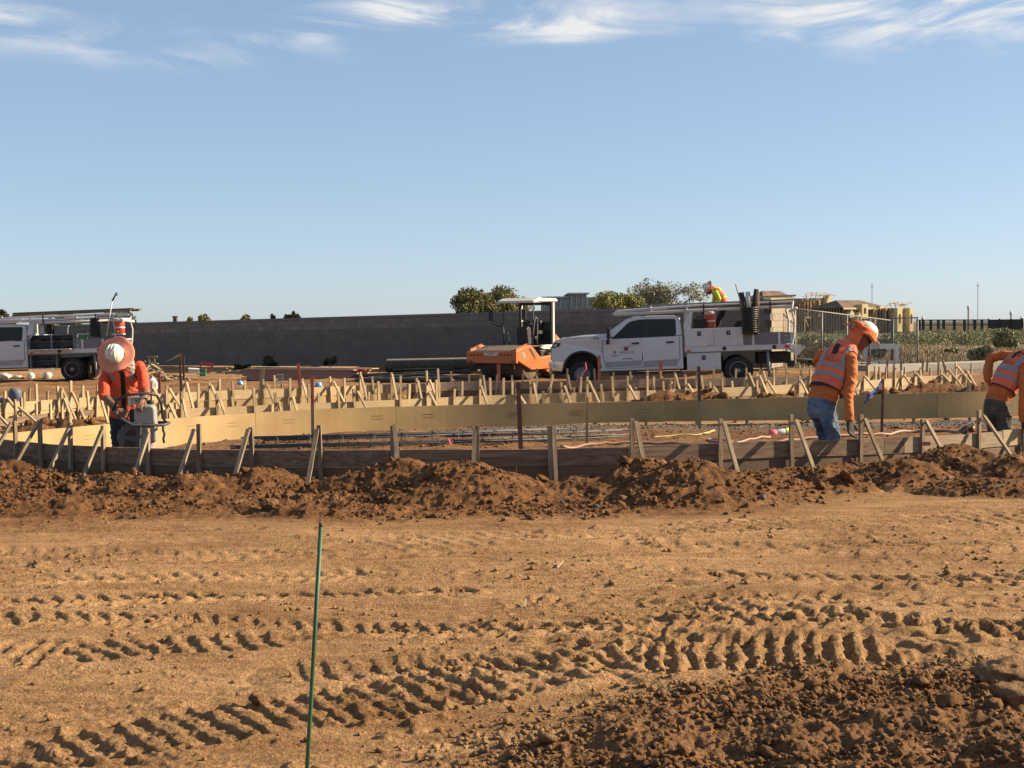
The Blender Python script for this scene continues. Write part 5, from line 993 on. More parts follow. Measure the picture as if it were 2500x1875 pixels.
# canopy on posts
canp = [(-.42, 2.36), (-.42, 2.43), (-.30, 2.47), (.75, 2.47), (1.05, 2.38), (1.05, 2.31), (.7, 2.35)]
MB().prism(canp, -.66, .66).build('canopy', M_CAN, RO, bevel=0.03)
for y in (.58, -.58):
    MB().box((-.24, y, 1.70), (.10, .07, 1.36)).build('rollover_post', M_CAN, RO, bevel=0.01); MB().box((-.165, y * .97, 1.68), (.05, .07, 1.30)).build('post_pad', M_BLKP, RO)
    MB().tube([(.88, y * .92, 1.02), (.90, y * .92, 1.55), (.88, y * .95, 2.34)], .016, 6).build('front_post', M_BLKP, RO, True)
    MB().tube([(.86, y * .86, 1.05), (.88, y * .90, 1.30), (.86, y * 1.0, 1.82), (.80, y * 1.0, 1.88), (.70, y * 1.0, 1.82), (.62, y * .9, 1.30), (.60, y * .86, 1.05)], .02, 6).build('handrail', M_GALV, RO, True)
MB().box((-.20, 0, 1.38), (.05, 1.02, .72)).build('dark_back_panel', M_BLKP, RO); MB().box((-.165, 0, 2.30), (.06, 1.2, .08)).build('rear_cross_bar', M_BLKP, RO)  # black panel added behind the seat to darken the interior between the posts
st = MB(); st.box((.05, 0, 1.24), (.48, .50, .14)); st.box((-.12, 0, 1.52), (.14, .48, .52)); st.build('seat', M_BLKP, RO, bevel=0.04)
MB().prism([(.62, 1.0), (.42, 1.0), (.40, 1.35), (.46, 1.56), (.62, 1.60), (.70, 1.52)], -.20, .20).build('console', M_BLKP, RO, bevel=0.03)
MB().tube([(.34 + .02 * math.cos(q), .19 * math.cos(q), 1.62 + .16 * math.sin(q)) for q in np.linspace(0, 6.28, 20)], .016, 6).build('steering_wheel', M_BLKP, RO, True)
for y in (.33, -.33): MB().box((.10, y, 1.42), (.42, .08, .10)).build('armrest', M_BLKP, RO)
for y, dx in ((-.62, 1), (.50, 0)):
    a = MB(); a.tube([(.90, y * .9, 1.60), (.98, y * 1.25 if dx else y, 1.66), (.98, y * 1.50 if dx else y * .9, 1.70)], .018, 6); a.tube([(.90, y * .9, 1.68), (.98, y * 1.5 if dx else y * .9, 1.78)], .014, 6); ar_ = a.build('mirror_arm', M_BLKP, RO, True)
    MB().box((.99, y * 1.50 if dx else y * .55, 1.96), (.05, .15, .34)).build('mirror', M_BLKP, ar_, bevel=0.02)
MB().tube([(.86, -.62, 2.32), (.98, -.70, 2.30)], .045, 10).build('work_light', M_WHP, RO, True)
for k in range(3): MB().box((.62, .66, 1.02 + k * .0 - k * .17), (.26, .10, .02)).build('step', M_GALV, RO)
# ================================================================ people
M_HVO = mat('vest_orange', (0.62, 0.115, 0.055), 0.8, 0.10, 9, 0.15, 40, col2=(0.68, 0.15, 0.075)); M_SHO = mat('shirt_orange', (0.40, 0.10, 0.022), 0.85, 0.12, 9, 0.2, 40, col2=(0.46, 0.13, 0.03)); M_SHR = mat('shirt_red_orange', (0.55, 0.06, 0.025), 0.85, 0.12, 9, 0.2, 40, col2=(0.60, 0.08, 0.035)); M_LIME = mat('shirt_lime', (0.45, 0.58, 0.06), 0.85, 0.12, 9)
M_REFL = mat('reflective_tape', (0.19, 0.205, 0.22), 0.5, 0.08, 20); M_BLKC = mat('black_cloth', (0.018, 0.017, 0.018), 0.9, 0.2, 20); M_JEAN = mat('blue_denim', (0.05, 0.085, 0.14), 0.85, 0.4, 6, 0.25, 50, col2=(0.12, 0.17, 0.24)); M_NAVY = mat('dark_trousers', (0.018, 0.022, 0.032), 0.85, 0.3, 8, 0.2); M_OLIV = mat('dark_olive_trousers', (0.045, 0.042, 0.034), 0.85, 0.35, 6, 0.2, col2=(0.09, 0.08, 0.06)); M_BOOT = mat('boots', (0.20, 0.12, 0.06), 0.8, 0.3, 10); M_GLOV = mat('glove', (0.022, 0.02, 0.02), 0.85, 0.2, 15); M_HAIR = mat('hair', (0.012, 0.009, 0.008), 0.7, 0.2, 30); M_HATW = mat('hat_white', (0.58, 0.56, 0.51), 0.4, 0.04, 6); M_BRIM = mat('hat_brim_orange', (0.54, 0.20, 0.135), 0.8, 0.08, 8, 0.1, 40); M_SHADE = mat('neck_shade_orange', (0.62, 0.13, 0.035), 0.8, 0.10, 8, 0.1, 30); M_GREYB = mat('hood_grey_blue', (0.10, 0.115, 0.15), 0.85, 0.25, 8)
def ell_ring(p, t, lat, rx, ry, n=14):
    x = lat - t * lat.dot(t); x = x.normalized() if x.length > 1e-3 else t.orthogonal().normalized(); y = t.cross(x)
    return [p + x * (rx * math.cos(2 * math.pi * k / n)) + y * (ry * math.sin(2 * math.pi * k / n)) for k in range(n)]
def chain_solid(mb, pts, lat, n=14):
    P = [Vector(p[0]) for p in pts]; m = len(P); rings = []
    def R(i): q = pts[i]; return (q[1], q[2] if len(q) > 2 else q[1])
    for i in range(m):
        t = (P[min(i + 1, m - 1)] - P[max(i - 1, 0)]).normalized(); a, b = R(i)
        if i == 0:
            for f, c in ((0.35, 0.92), (0.75, 0.62)): rings.insert(0, ell_ring(P[0] - t * (min(a, b) * f), t, lat, a * c, b * c, n))
        rings.append(ell_ring(P[i], t, lat, a, b, n))
        if i == m - 1:
            for f, c in ((0.35, 0.92), (0.75, 0.62)): rings.append(ell_ring(P[i] + t * (min(a, b) * f), t, lat, a * c, b * c, n))
    vs = [v for r in rings for v in r]; fs = []
    for i in range(len(rings) - 1):
        for k in range(n): fs.append((i * n + k, i * n + (k + 1) % n, (i + 1) * n + (k + 1) % n, (i + 1) * n + k))
    fs += [tuple(range(n - 1, -1, -1)), tuple((len(rings) - 1) * n + k for k in range(n))]; mb.add(vs, fs)
def hand(tagname, wrist, d, palm, thumb_side, curl=0.6, s=1.0):
    """palm and five fingers; d = direction of the hand, palm = direction the palm faces"""
    d = Vector(d).normalized(); palm = (Vector(palm) - d * Vector(palm).dot(d)).normalized(); side = d.cross(palm).normalized() * thumb_side; w0 = Vector(wrist); C_ = []
    C_.append((tagname, [(w0, .030 * s, .022 * s), (w0 + d * .045 * s, .040 * s, .017 * s), (w0 + d * .085 * s, .042 * s, .016 * s)], side))
    for k, L in enumerate((.070, .078, .072, .058)):
        b = w0 + d * .088 * s + side * (.030 - .020 * k) * s; j1 = b + (d * math.cos(curl * .6) + palm * math.sin(curl * .6)) * L * .48 * s; j2 = j1 + (d * math.cos(curl * 1.7) + palm * math.sin(curl * 1.7)) * L * .36 * s; j3 = j2 + (d * math.cos(curl * 2.5) + palm * math.sin(curl * 2.5)) * L * .26 * s
        C_.append((tagname, [(b, .0100 * s), (j1, .0095 * s), (j2, .009 * s), (j3, .008 * s)], None))
    b = w0 + d * .025 * s + side * .032 * s; j1 = b + (d * .65 + side * .65 + palm * .25).normalized() * .042 * s; j2 = j1 + (d * .9 + palm * .5).normalized() * .032 * s
    C_.append((tagname, [(b, .013 * s), (j1, .0115 * s), (j2, .009 * s)], None)); return C_
def head_chains(c, fwd, up, s=1.0):
    """skull, jaw, nose, ears, brow and neck stub around the centre c"""
    f = Vector(fwd).normalized(); u = Vector(up); u = (u - f * u.dot(f)).normalized(); r = f.cross(u)
    C_ = [('skin', [(c + u * .075 * s - f * .015 * s, .045 * s, .05 * s), (c + u * .045 * s - f * .012 * s, .072 * s, .09 * s), (c - f * .008 * s, .076 * s, .098 * s), (c - u * .045 * s + f * .012 * s, .066 * s, .08 * s), (c - u * .085 * s + f * .032 * s, .048 * s, .052 * s), (c - u * .108 * s + f * .045 * s, .026 * s, .028 * s)], r)]
    C_.append(('skin', [(c + u * .015 * s + f * .088 * s, .010 * s), (c - u * .012 * s + f * .103 * s, .012 * s), (c - u * .03 * s + f * .106 * s, .015 * s)], None)); C_.append(('skin', [(c + u * .026 * s + f * .082 * s - r * .035 * s, .012 * s), (c + u * .030 * s + f * .086 * s, .012 * s), (c + u * .026 * s + f * .082 * s + r * .035 * s, .012 * s)], None))
    C_.append(('lips', [(c - u * .058 * s + f * .084 * s - r * .02 * s, .008 * s), (c - u * .058 * s + f * .092 * s, .010 * s), (c - u * .058 * s + f * .084 * s + r * .02 * s, .008 * s)], None))
    for k in (-1, 1): C_.append(('skin', [(c + r * k * .078 * s + u * .022 * s - f * .004 * s, .010 * s, .018 * s), (c + r * k * .080 * s - u * .02 * s, .009 * s, .014 * s)], f))
    return C_, f, u, r
def person(name, label, root, chains, mats_of, lat, voxel=0.008, wr=0.008, vest=None, fwd=None, group='construction workers'):
    """chains: (tag, [(point, rx, ry)...], lateral axis); one continuous body, clothing by region; vest as a shell over the torso"""
    lat = Vector(lat); root = Vector(root); t = thing(name, label, 'person', root, group=group); mb = MB()
    for tg, pts, la in chains: chain_solid(mb, [(Vector(p[0]) - root,) + tuple(p[1:]) for p in pts], Vector(la) if la is not None else lat)
    tmp = bpy.data.objects.new('tmp', mb.mesh('tmp')); COL.objects.link(tmp); rm = tmp.modifiers.new('r', 'REMESH'); rm.mode = 'VOXEL'; rm.voxel_size = voxel; sm = tmp.modifiers.new('s', 'SMOOTH'); sm.iterations = 3; sm.factor = 0.5
    dg = bpy.context.evaluated_depsgraph_get(); dg.update(); me = bpy.data.meshes.new_from_object(tmp.evaluated_get(dg)); bpy.data.objects.remove(tmp)
    nv = len(me.vertices); V = np.zeros(nv * 3, np.float32); me.vertices.foreach_get('co', V); V = V.reshape(-1, 3).astype(np.float64); Nn = np.zeros(nv * 3, np.float32); me.vertices.foreach_get('normal', Nn); Nn = Nn.reshape(-1, 3)
    best = np.full(nv, 1e9); tid = np.zeros(nv, int); S = np.zeros(nv); AX = np.zeros((nv, 3)); tags = []; 
    for tg, pts, la in chains:
        if tg not in tags: tags.append(tg)
        Ls = [0]
        for a, b in zip(pts[:-1], pts[1:]): Ls.append(Ls[-1] + (Vector(b[0]) - Vector(a[0])).length)
        for i, (a, b) in enumerate(zip(pts[:-1], pts[1:])):
            A = np.array(Vector(a[0]) - root); B = np.array(Vector(b[0]) - root); d = B - A; tt = np.clip(((V - A) @ d) / (d @ d), 0, 1); Q = A + tt[:, None] * d; ra = (a[1] + (a[2] if len(a) > 2 else a[1])) / 2; rb = (b[1] + (b[2] if len(b) > 2 else b[1])) / 2
            e = np.linalg.norm(V - Q, axis=1) - (ra + (rb - ra) * tt); k = e < best; best[k] = e[k]; tid[k] = tags.index(tg); S[k] = (Ls[i] + tt[k] * (Ls[i + 1] - Ls[i])) / Ls[-1]; AX[k] = Q[k]
    cloth = np.array([0.0 if tg in ('skin', 'lips', 'glove', 'hair', 'boot') else (1.6 if tg == 'legs' else 1.0) for tg in tags])[tid]
    ang_ = n3(V, 6, 21); fold = n3(V * np.array([1, 1, 0.6]), 14, 3) * 0.9 + np.sin((V[:, 2] + 0.35 * V[:, 0] + 0.05 * ang_) * 90 + 9 * ang_) * 0.13 * (ang_ > 0.0) + n3(V, 42, 8) * 0.3
    V = V + Nn * (cloth * wr * fold)[:, None]; me.vertices.foreach_set('co', V.astype(np.float32).ravel())
    nf = len(me.polygons); lv = np.zeros(nf * 4, np.int32); lt = np.zeros(nf, np.int32); me.polygons.foreach_get('loop_total', lt); ls = np.zeros(nf, np.int32); me.polygons.foreach_get('loop_start', ls); li = np.zeros(len(me.loops), np.int32); me.loops.foreach_get('vertex_index', li); f0 = li[ls]
    me.materials.clear()
    for tg in tags: me.materials.append(mats_of[tg])
    me.polygons.foreach_set('material_index', tid[f0].astype(np.int32)); me.polygons.foreach_set('use_smooth', np.ones(nf, bool)); me.update(); me.name = 'body'
    link(bpy.data.objects.new('body', me), t)
    if vest:
        latn = np.array(lat.normalized()); fw = np.array(Vector(fwd).normalized()); rel = V - AX; lc = rel @ latn; fc = rel @ fw; ti = tags.index('torso'); quad = lt == 4; Fv = li[ls[quad][:, None] + np.arange(4)]
        for nm, m_, off, cond in vest:
            kv = (tid == ti) & cond(S, lc, fc, V); kf = kv[Fv].all(1)
            if kf.sum() < 2: continue
            Fs = Fv[kf]; us, inv = np.unique(Fs, return_inverse=True); F2 = inv.reshape(-1, 4); Vo = V[us] + Nn[us] * off; Vi = V[us] + Nn[us] * (off - 0.004)
            o = link(bpy.data.objects.new(nm, mesh_np(nm, Vo, F2, [m_], smooth=True)), t)
            if nm == 'safety_vest': so_ = o.modifiers.new('thick', 'SOLIDIFY'); so_.thickness = 0.004
    return t
def hat_wide(parent, root, c, axis, fwd, dome_m=None, brim_m=None, br=0.22, nm='hard_hat'):
    ax = Vector(axis).normalized(); f = Vector(fwd); f = (f - ax * f.dot(ax)).normalized(); r = f.cross(ax); M4 = Matrix.Translation(Vector(c) - Vector(root)) @ Matrix((f, -r, ax)).transposed().to_4x4()
    d = MB().lathe([(.112, -.01), (.114, .02), (.111, .06), (.096, .10), (.067, .125), (.031, .14), (.004, .143)], 28, M4, squash=.86).build(nm, dome_m or M_HATW, parent, True)
    rg = MB()
    for y in (-.035, 0, .035): rg.T = M4; rg.tube([(.102 * math.cos(q) + .0, y, .012 + .142 * math.sin(q)) for q in np.linspace(.35, 2.8, 12)], .008, 6)
    rg.build('ridge', dome_m or M_HATW, d, True)
    b = MB(); n = 40; vs = []; fs = []
    prof = [(.115, .010), (.15, .006), (.185, .004), (br, .006), (br + .006, .001), (br - .004, -.005), (.15, -.008), (.115, 0.0)]
    for pr, pz in prof:
        for k in range(n): q = 2 * math.pi * k / n; wv = (pr - .115) * (.20 * math.sin(2 * q + 1) + .14 * math.sin(3 * q + .5) + .08 * math.sin(5 * q)); vs.append(M4 @ Vector((pr * math.cos(q), pr * .95 * math.sin(q), pz + wv)))
    for i in range(len(prof) - 1):
        for k in range(n): fs.append((i * n + k, i * n + (k + 1) % n, (i + 1) * n + (k + 1) % n, (i + 1) * n + k))
    b.add(vs, fs).build('brim', brim_m or M_BRIM, d, True); return d
# ---------------------------------------------------------------- worker guiding the rammer (left)
def A(u, v, Y): return at(u, v, Y)
lat = Vector((-0.98, -0.15, -0.12)); hc = A(288, 882, 15.30); hch, hf, hu, hr = head_chains(hc, (-.05, -.50, -.87), (-.03, -.86, .5))
rootL = A(305, 1165, 15.85); rootL.z = ground_h(rootL.x, rootL.y)
def leg(hip, knee, ankle, toe, tag_='legs', th=.088): return [(tag_, [(hip, th, th * 1.05), (hip.lerp(knee, .5), th * .88), (knee, th * .76), (knee.lerp(ankle, .45), th * .72), (ankle, th * .64)], None), ('boot', [(ankle + Vector((0, 0, .0)), .05), (ankle + Vector((0, 0, -.06)), .048)], None), ('boot', [(ankle + Vector((0, 0, -.06)) - (toe - ankle).normalized() * .03, .045, .04), (ankle.lerp(toe, .6) + Vector((0, 0, -.07)), .048, .035), (toe + Vector((0, 0, -.08)), .042, .03)], None)]
def ank(u, Y): p = A(u, 1150, Y); return Vector((p.x, p.y, ground_h(p.x, p.y) + .115))
a1, a2 = ank(288, 15.95), ank(326, 15.8)
CH = [('legs', [(A(303, 1030, 15.86), .16, .12), (A(303, 1015, 15.86), .165, .125)], lat), ('torso', [(A(303, 1006, 15.84), .168, .128), (A(303, 968, 15.74), .16, .12), (A(301, 925, 15.58), .185, .13), (A(299, 900, 15.47), .185, .12), (A(297, 888, 15.42), .12, .09)], lat), ('skin', [(A(296, 890, 15.42), .058), (hc - hu * .07, .055)], None)] + hch
CH += [('sleeve', [(A(264, 905, 15.50), .070), (A(254, 935, 15.40), .062), (A(254, 968, 15.28), .060)], None), ('skin', [(A(253, 962, 15.30), .046), (A(268, 982, 15.22), .044), (A(287, 997, 15.12), .031)], None)] + hand('skin', A(287, 997, 15.12), A(312, 1012, 15.06) - A(287, 997, 15.12), (0, .3, -1), -1, .7)
CH += [('sleeve', [(A(338, 895, 15.52), .070), (A(350, 925, 15.46), .064), (A(355, 960, 15.38), .062)], None), ('skin', [(A(357, 955, 15.38), .046), (A(350, 975, 15.25), .042), (A(343, 985, 15.14), .032)], None)] + hand('skin', A(343, 985, 15.14), A(340, 992, 15.04) - A(343, 985, 15.14), (0, .2, -1), 1, .8)
CH += leg(A(287, 1018, 15.86), A(288, 1090, 15.72), a1, a1 + Vector((-.03, -.17, 0))) + leg(A(320, 1018, 15.86), A(324, 1090, 15.66), a2, a2 + Vector((.03, -.17, 0)))
PM = {'torso': M_SHR, 'sleeve': M_SHR, 'skin': M_SKIN, 'lips': M_SKIN, 'legs': M_NAVY, 'boot': M_BOOT, 'glove': M_GLOV, 'hair': M_HAIR}
VEST_F = [('safety_vest', M_HVO, .014, lambda s, l, f, V: (s > .10) & (np.abs(l) < .175)), ('reflective_stripe', M_REFL, .017, lambda s, l, f, V: (s > .34) & (s < .43) & (np.abs(l) > .03)), ('reflective_stripe', M_REFL, .017, lambda s, l, f, V: (s > .80) & (s < .88) & (np.abs(l) > .05)), ('reflective_stripe', M_REFL, .017, lambda s, l, f, V: (s >= .88) & (np.abs(l) > .085) & (np.abs(l) < .135)), ('black_trim', M_BLKC, .0175, lambda s, l, f, V: (s > .12) & (s < .95) & (np.abs(l - .0) < .028) & (f > 0)), ('black_trim', M_BLKC, .0175, lambda s, l, f, V: (s > .12) & (s < .95) & (np.abs(np.abs(l) - .162) < .014))]
WL = person('person', 'bending worker in wide brimmed white hard hat and orange vest guiding a rammer', rootL, CH, PM, lat, 0.008, 0.016, VEST_F, (0, -.9, -.3))
hat_wide(WL, rootL, A(282, 867, 15.14), (-.06, -.90, .42), (0, -.45, -.9), br=.215)
# ---------------------------------------------------------------- worker in jeans, right
lat = Vector((0.77, -0.64, 0)); F2_ = Vector((.64, .77, 0)); hc = A(2104, 828, 15.84); hch, hf, hu, hr = head_chains(hc, (.86, .28, -.46), (.42, .1, .9), 1.04)
rootR = A(2012, 1165, 15.55); rootR.z = ground_h(rootR.x, rootR.y); a1, a2 = ank(2016, 15.45), ank(1996, 15.8)
CH = [('legs', [(A(2004, 1004, 15.52), .165, .125), (A(2006, 982, 15.53), .172, .132)], lat), ('torso', [(A(2009, 970, 15.545), .178, .14), (A(2014, 952, 15.57), .175, .14), (A(2032, 912, 15.64), .195, .14), (A(2052, 872, 15.72), .20, .13), (A(2068, 848, 15.77), .13, .09)], lat), ('skin', [(A(2070, 848, 15.78), .062), (hc - hu * .06 - hf * .03, .058)], None)] + hch
CH += [('hair', [(hc - hf * .07 - hu * .02, .07, .06), (hc - hf * .08 - hu * .10, .05, .04)], hr)]
CH += [('sleeve', [(A(2078, 876, 15.58), .078), (A(2078, 920, 15.48), .068), (A(2072, 962, 15.40), .060), (A(2073, 995, 15.32), .053), (A(2074, 1024, 15.26), .045)], None)] + hand('glove', A(2074, 1026, 15.25), Vector((0.02, -.25, -1)), (.5, -.6, 0), -1, .45, 1.35)
CH += [('sleeve', [(A(2022, 868, 15.95), .08), (A(2004, 868, 16.05), .074), (A(1994, 878, 16.12), .066), (A(2020, 915, 16.12), .055), (A(2040, 940, 16.05), .046)], None)] + hand('glove', A(2042, 944, 16.04), Vector((.5, -.1, -.8)), (0, -1, 0), 1, .7, 1.1)
CH += leg(A(2019, 1000, 15.44), A(2036, 1072, 15.38), a1, a1 + Vector((.14, .10, 0)), th=.098) + leg(A(1998, 1000, 15.62), A(2018, 1078, 15.66), a2, a2 + Vector((.14, .10, 0)), th=.098)
PM2 = dict(PM, torso=M_SHO, sleeve=M_SHO, legs=M_JEAN)
def logo_rows(s, l, f):
    row = (((s > .56) & (s < .60)) | ((s > .61) & (s < .64)) | ((s > .65) & (s < .675))); return row & (f < 0) & (np.abs(l) < .085) & (np.sin(l * 260 + s * 90) + np.sin(l * 517) > -.75)
VEST_B = [('safety_vest', M_HVO, .014, lambda s, l, f, V: (s > .13)), ('reflective_stripe', M_REFL, .018, lambda s, l, f, V: (s > .30) & (s < .375)), ('reflective_stripe', M_REFL, .018, lambda s, l, f, V: (s > .46) & (s < .535)), ('reflective_stripe', M_REFL, .018, lambda s, l, f, V: (s >= .535) & (s < .97) & (np.abs(l - .125) < .026)), ('reflective_stripe', M_REFL, .018, lambda s, l, f, V: (s >= .535) & (s < .97) & (np.abs(l + .125) < .026)), ('black_trim', M_BLKC, .018, lambda s, l, f, V: (s > .125) & (s < .165)), ('back_emblem', M_BLKC, .0178, lambda s, l, f, V: (s > .70) & (s < .79) & (np.abs(l + .005) < .036) & (f < 0)), ('back_emblem', M_BLKC, .0178, lambda s, l, f, V: (f < 0) & (l > .035) & (l < .085) & (np.abs(s - .775 + np.abs(l - .055) * 1.0) < .012)), ('back_lettering', M_BLKC, .0178, lambda s, l, f, V: logo_rows(s, l, f))]
WR = person('person', 'worker in blue jeans leaning over the front form with orange neck shade', rootR, CH, PM2, lat, 0.008, 0.018, VEST_B, F2_)
ax = (Vector((.42, .1, .9)) - Vector((.1, .03, .0))).normalized(); ax = Vector((.50, .12, .86)).normalized(); fd = Vector((.83, .26, -.5)); fd = (fd - ax * fd.dot(ax)).normalized(); rd = fd.cross(ax); hcen = A(2112, 816, 15.85) - rootR
M4 = Matrix.Translation(hcen) @ Matrix((fd, -rd, ax)).transposed().to_4x4()
hh_ = MB().lathe([(.140, -.02), (.142, .02), (.138, .06), (.118, .105), (.082, .135), (.035, .152), (.004, .155)], 28, M4, squash=.88).build('hard_hat', M_HATW, WR, True)
pk = MB(); pk.T = M4; pk.add([(.10, -.09, .0), (.10, .09, 0), (.19, .07, -.012), (.225, 0, -.016), (.19, -.07, -.012), (.10, -.09, -.008), (.10, .09, -.008), (.19, .07, -.02), (.225, 0, -.024), (.19, -.07, -.02)], [(0, 1, 2, 3, 4), (9, 8, 7, 6, 5), (0, 5, 6, 1), (1, 6, 7, 2), (2, 7, 8, 3), (3, 8, 9, 4), (4, 9, 5, 0)]); pk.build('peak', M_HATW, hh_, bevel=.003)
def shade(a0, a1, n, rows, m, nm):
    vs = []; fs = []
    for i, (r_, z_, wv) in enumerate(rows):
        for k in range(n): q = math.radians(a0 + (a1 - a0) * k / (n - 1)); rr_ = r_ + wv * math.sin(q * 7 + i); vs.append(M4 @ Vector((rr_ * math.cos(q), rr_ * .92 * math.sin(q), z_ + wv * 1.3 * math.cos(q * 5 + i * .7))))
    for i in range(len(rows) - 1):
        for k in range(n - 1): fs.append((i * n + k, i * n + k + 1, (i + 1) * n + k + 1, (i + 1) * n + k))
    o = MB().add(vs, fs).build(nm, m, hh_, True); s_ = o.modifiers.new('thick', 'SOLIDIFY'); s_.thickness = .004; return o
shade(58, 302, 44, [(.145, .055, .0), (.150, .03, .002), (.160, .0, .004), (.168, -.025, .007), (.172, -.045, .010)], M_SHADE, 'sun_shade'); shade(122, 238, 30, [(.158, -.02, .003), (.165, -.07, .006), (.158, -.12, .010), (.150, -.17, .014), (.150, -.20, .018)], M_SHADE, 'neck_cloth'); shade(150, 225, 16, [(.150, .055, 0), (.185, .062, .006), (.215, .045, .012), (.235, .01, .016)], M_SHADE, 'lifted_flap')
gl = MB()
for k in (-1, 1): gl.T = Matrix.Identity(4); gl.box(hc - rootR + hf * .098 + hu * .012 + hr * k * .034, (.045, .012, .035), Matrix((hr, hf, hu)).transposed()); gl.bar(hc - rootR + hf * .09 + hu * .016 + hr * k * .058, hc - rootR + hr * k * .082 + hu * .02, .006, .012)
gl.build('sunglasses', M_BLKP, WR)
# ---------------------------------------------------------------- worker cut by the right edge
def A3(u, v, Y): return at(u, v, Y + 0.8)
lat = Vector((.40, -.90, -.1)); F3 = Vector((.91, .40, 0)); hc = A3(2548, 868, 16.45); hch, hf, hu, hr = head_chains(hc, (.6, .15, -.78), (.75, .1, .6))
root3 = A3(2430, 1165, 16.3); root3.z = ground_h(root3.x, root3.y); a1, a2 = ank(2440, 17.0), ank(2415, 17.3)
CH = [('legs', [(A3(2430, 1002, 16.30), .165, .125), (A3(2433, 985, 16.30), .17, .13)], lat), ('torso', [(A3(2437, 970, 16.31), .175, .137), (A3(2443, 955, 16.32), .175, .14), (A3(2466, 915, 16.36), .19, .14), (A3(2492, 884, 16.40), .195, .13), (A3(2516, 868, 16.42), .12, .09)], lat), ('skin', [(A3(2518, 868, 16.42), .06), (hc - hu * .07, .055)], None)] + hch
CH += [('sleeve', [(A3(2502, 905, 16.22), .08), (A3(2502, 935, 16.12), .074), (A3(2500, 970, 16.05), .066), (A3(2498, 1000, 16.02), .056), (A3(2498, 1022, 16.0), .048)], None)] + hand('glove', A3(2498, 1024, 16.0), Vector((.05, -.1, -1)), (.6, -.5, 0), -1, .6, 1.1)
CH += [('sleeve', [(A3(2484, 872, 16.62), .08), (A3(2448, 868, 16.70), .07), (A3(2416, 876, 16.74), .062), (A3(2411, 905, 16.66), .055), (A3(2413, 928, 16.60), .046)], None)] + hand('skin', A3(2414, 930, 16.6), Vector((.5, -.2, -.5)), (.8, 0, .3), -1, .6)
CH += leg(A3(2446, 1002, 16.24), A3(2462, 1070, 16.12), a1, a1 + Vector((.16, .06, 0)), th=.10) + leg(A3(2424, 1002, 16.42), A3(2432, 1078, 16.45), a2, a2 + Vector((.16, .06, 0)), th=.10)
W3 = person('person', 'bent worker in dark trousers cut off by the right edge of the picture', root3, CH, dict(PM, torso=M_SHO, sleeve=M_SHO, legs=M_OLIV), lat, 0.008, 0.017, VEST_B, F3)
hat_wide(W3, root3, A3(2570, 850, 16.42), (.80, .05, .6), (.6, .15, -.78))
# ---------------------------------------------------------------- worker up on the right truck
ft = W4 @ Vector((-0.55, 0.35, 1.08)); Yw = ft.y; lat = Vector((0, 1, 0)); hc = A(1729, 709, Yw - .02); hch, hf, hu, hr = head_chains(hc, (-.62, -.05, -.78), (-.72, 0, .7))
CH = [('torso', [(A(1766, 752, Yw), .16, .14), (A(1765, 740, Yw), .17, .145), (A(1758, 724, Yw), .19, .15), (A(1748, 711, Yw), .185, .135), (A(1740, 706, Yw), .11, .08)], lat), ('skin', [(A(1738, 708, Yw), .06), (hc - hu * .06, .055)], None)] + hch
for sg, dv in ((-1, 0), (1, -1)):
    y = Yw + sg * .20; CH += [('sleeve', [(A(1747, 714 + dv, y), .075), (A(1756 if sg < 0 else 1744, 730, y), .066), (A(1748 if sg < 0 else 1741, 742, y - sg * .04), .054)], None), ('glove', [(A(1748 if sg < 0 else 1741, 742, y - sg * .04), .036), (A(1743, 748, y - sg * .08), .034)], None)] + hand('glove', A(1743, 748, y - sg * .08), (-.3, 0, -1), (-1, 0, 0), sg, .5)
    k_ = Vector((ft.x - .02, ft.y + sg * .10, ft.z + .52)); an = Vector((ft.x + .03, ft.y + sg * .12, ft.z + .11)); CH += leg(A(1765, 758, Yw + sg * .09), k_, an, an + Vector((-.17, 0, 0)))
WT = person('person', 'worker with lime sleeves bending over the rack on top of the right truck', ft, CH, dict(PM, torso=M_LIME, sleeve=M_LIME), lat, 0.011, 0.008, [('safety_vest', M_HVO, .014, lambda s, l, f, V: s > .12), ('reflective_stripe', M_LIME, .018, lambda s, l, f, V: (s > .42) & (s < .48)), ('reflective_stripe', M_LIME, .018, lambda s, l, f, V: (s > .48) & (np.abs(np.abs(l) - .11) < .018))], (-1, 0, 0))
hat_wide(WT, ft, A(1727, 702, Yw - .02), (-.86, -.18, .42), (-.5, 0, -.85), br=.22)
# ---------------------------------------------------------------- person crouching at the left edge
Yc = 26.3; hc = A(36, 963, Yc); lat = Vector((-.5, -.85, 0)); hch, hf, hu, hr = head_chains(hc, (.75, -.35, -.55), (.4, -.2, .9)); rt5 = A(15, 1030, Yc + .1); rt5.z = ground_h(rt5.x, rt5.y)
z5 = rt5.z; V5 = lambda x, y, z: Vector((rt5.x + x, rt5.y + y, z5 + z))
CH = [('torso', [(V5(-.24, .12, .16), .17, .13), (V5(-.14, .10, .22), .17, .13), (V5(.0, .06, .29), .18, .12), (V5(.10, .02, .34), .12, .09)], lat), ('skin', [(V5(.10, .02, .35), .06), (hc - hu * .06, .055)], None)] + hch
for sg in (-1, 1):
    sh = V5(.0, .05, .30) + lat.normalized() * .19 * sg; CH += [('sleeve', [(sh, .075), (sh + Vector((.12, -.03, -.18)), .06), (sh + Vector((.28, -.08, -.26)), .045)], None)] + hand('glove', sh + Vector((.28, -.08, -.26)), (.8, -.2, -.5), (0, 0, -1), sg, .6)
    hp = V5(-.22, .12, .15) + lat.normalized() * .09 * sg; kn = hp + Vector((.34, .1, .08)); an = Vector((kn.x - .20, kn.y + .02, z5 + .10)); CH += leg(hp, kn, an, an + Vector((.16, -.06, 0)))
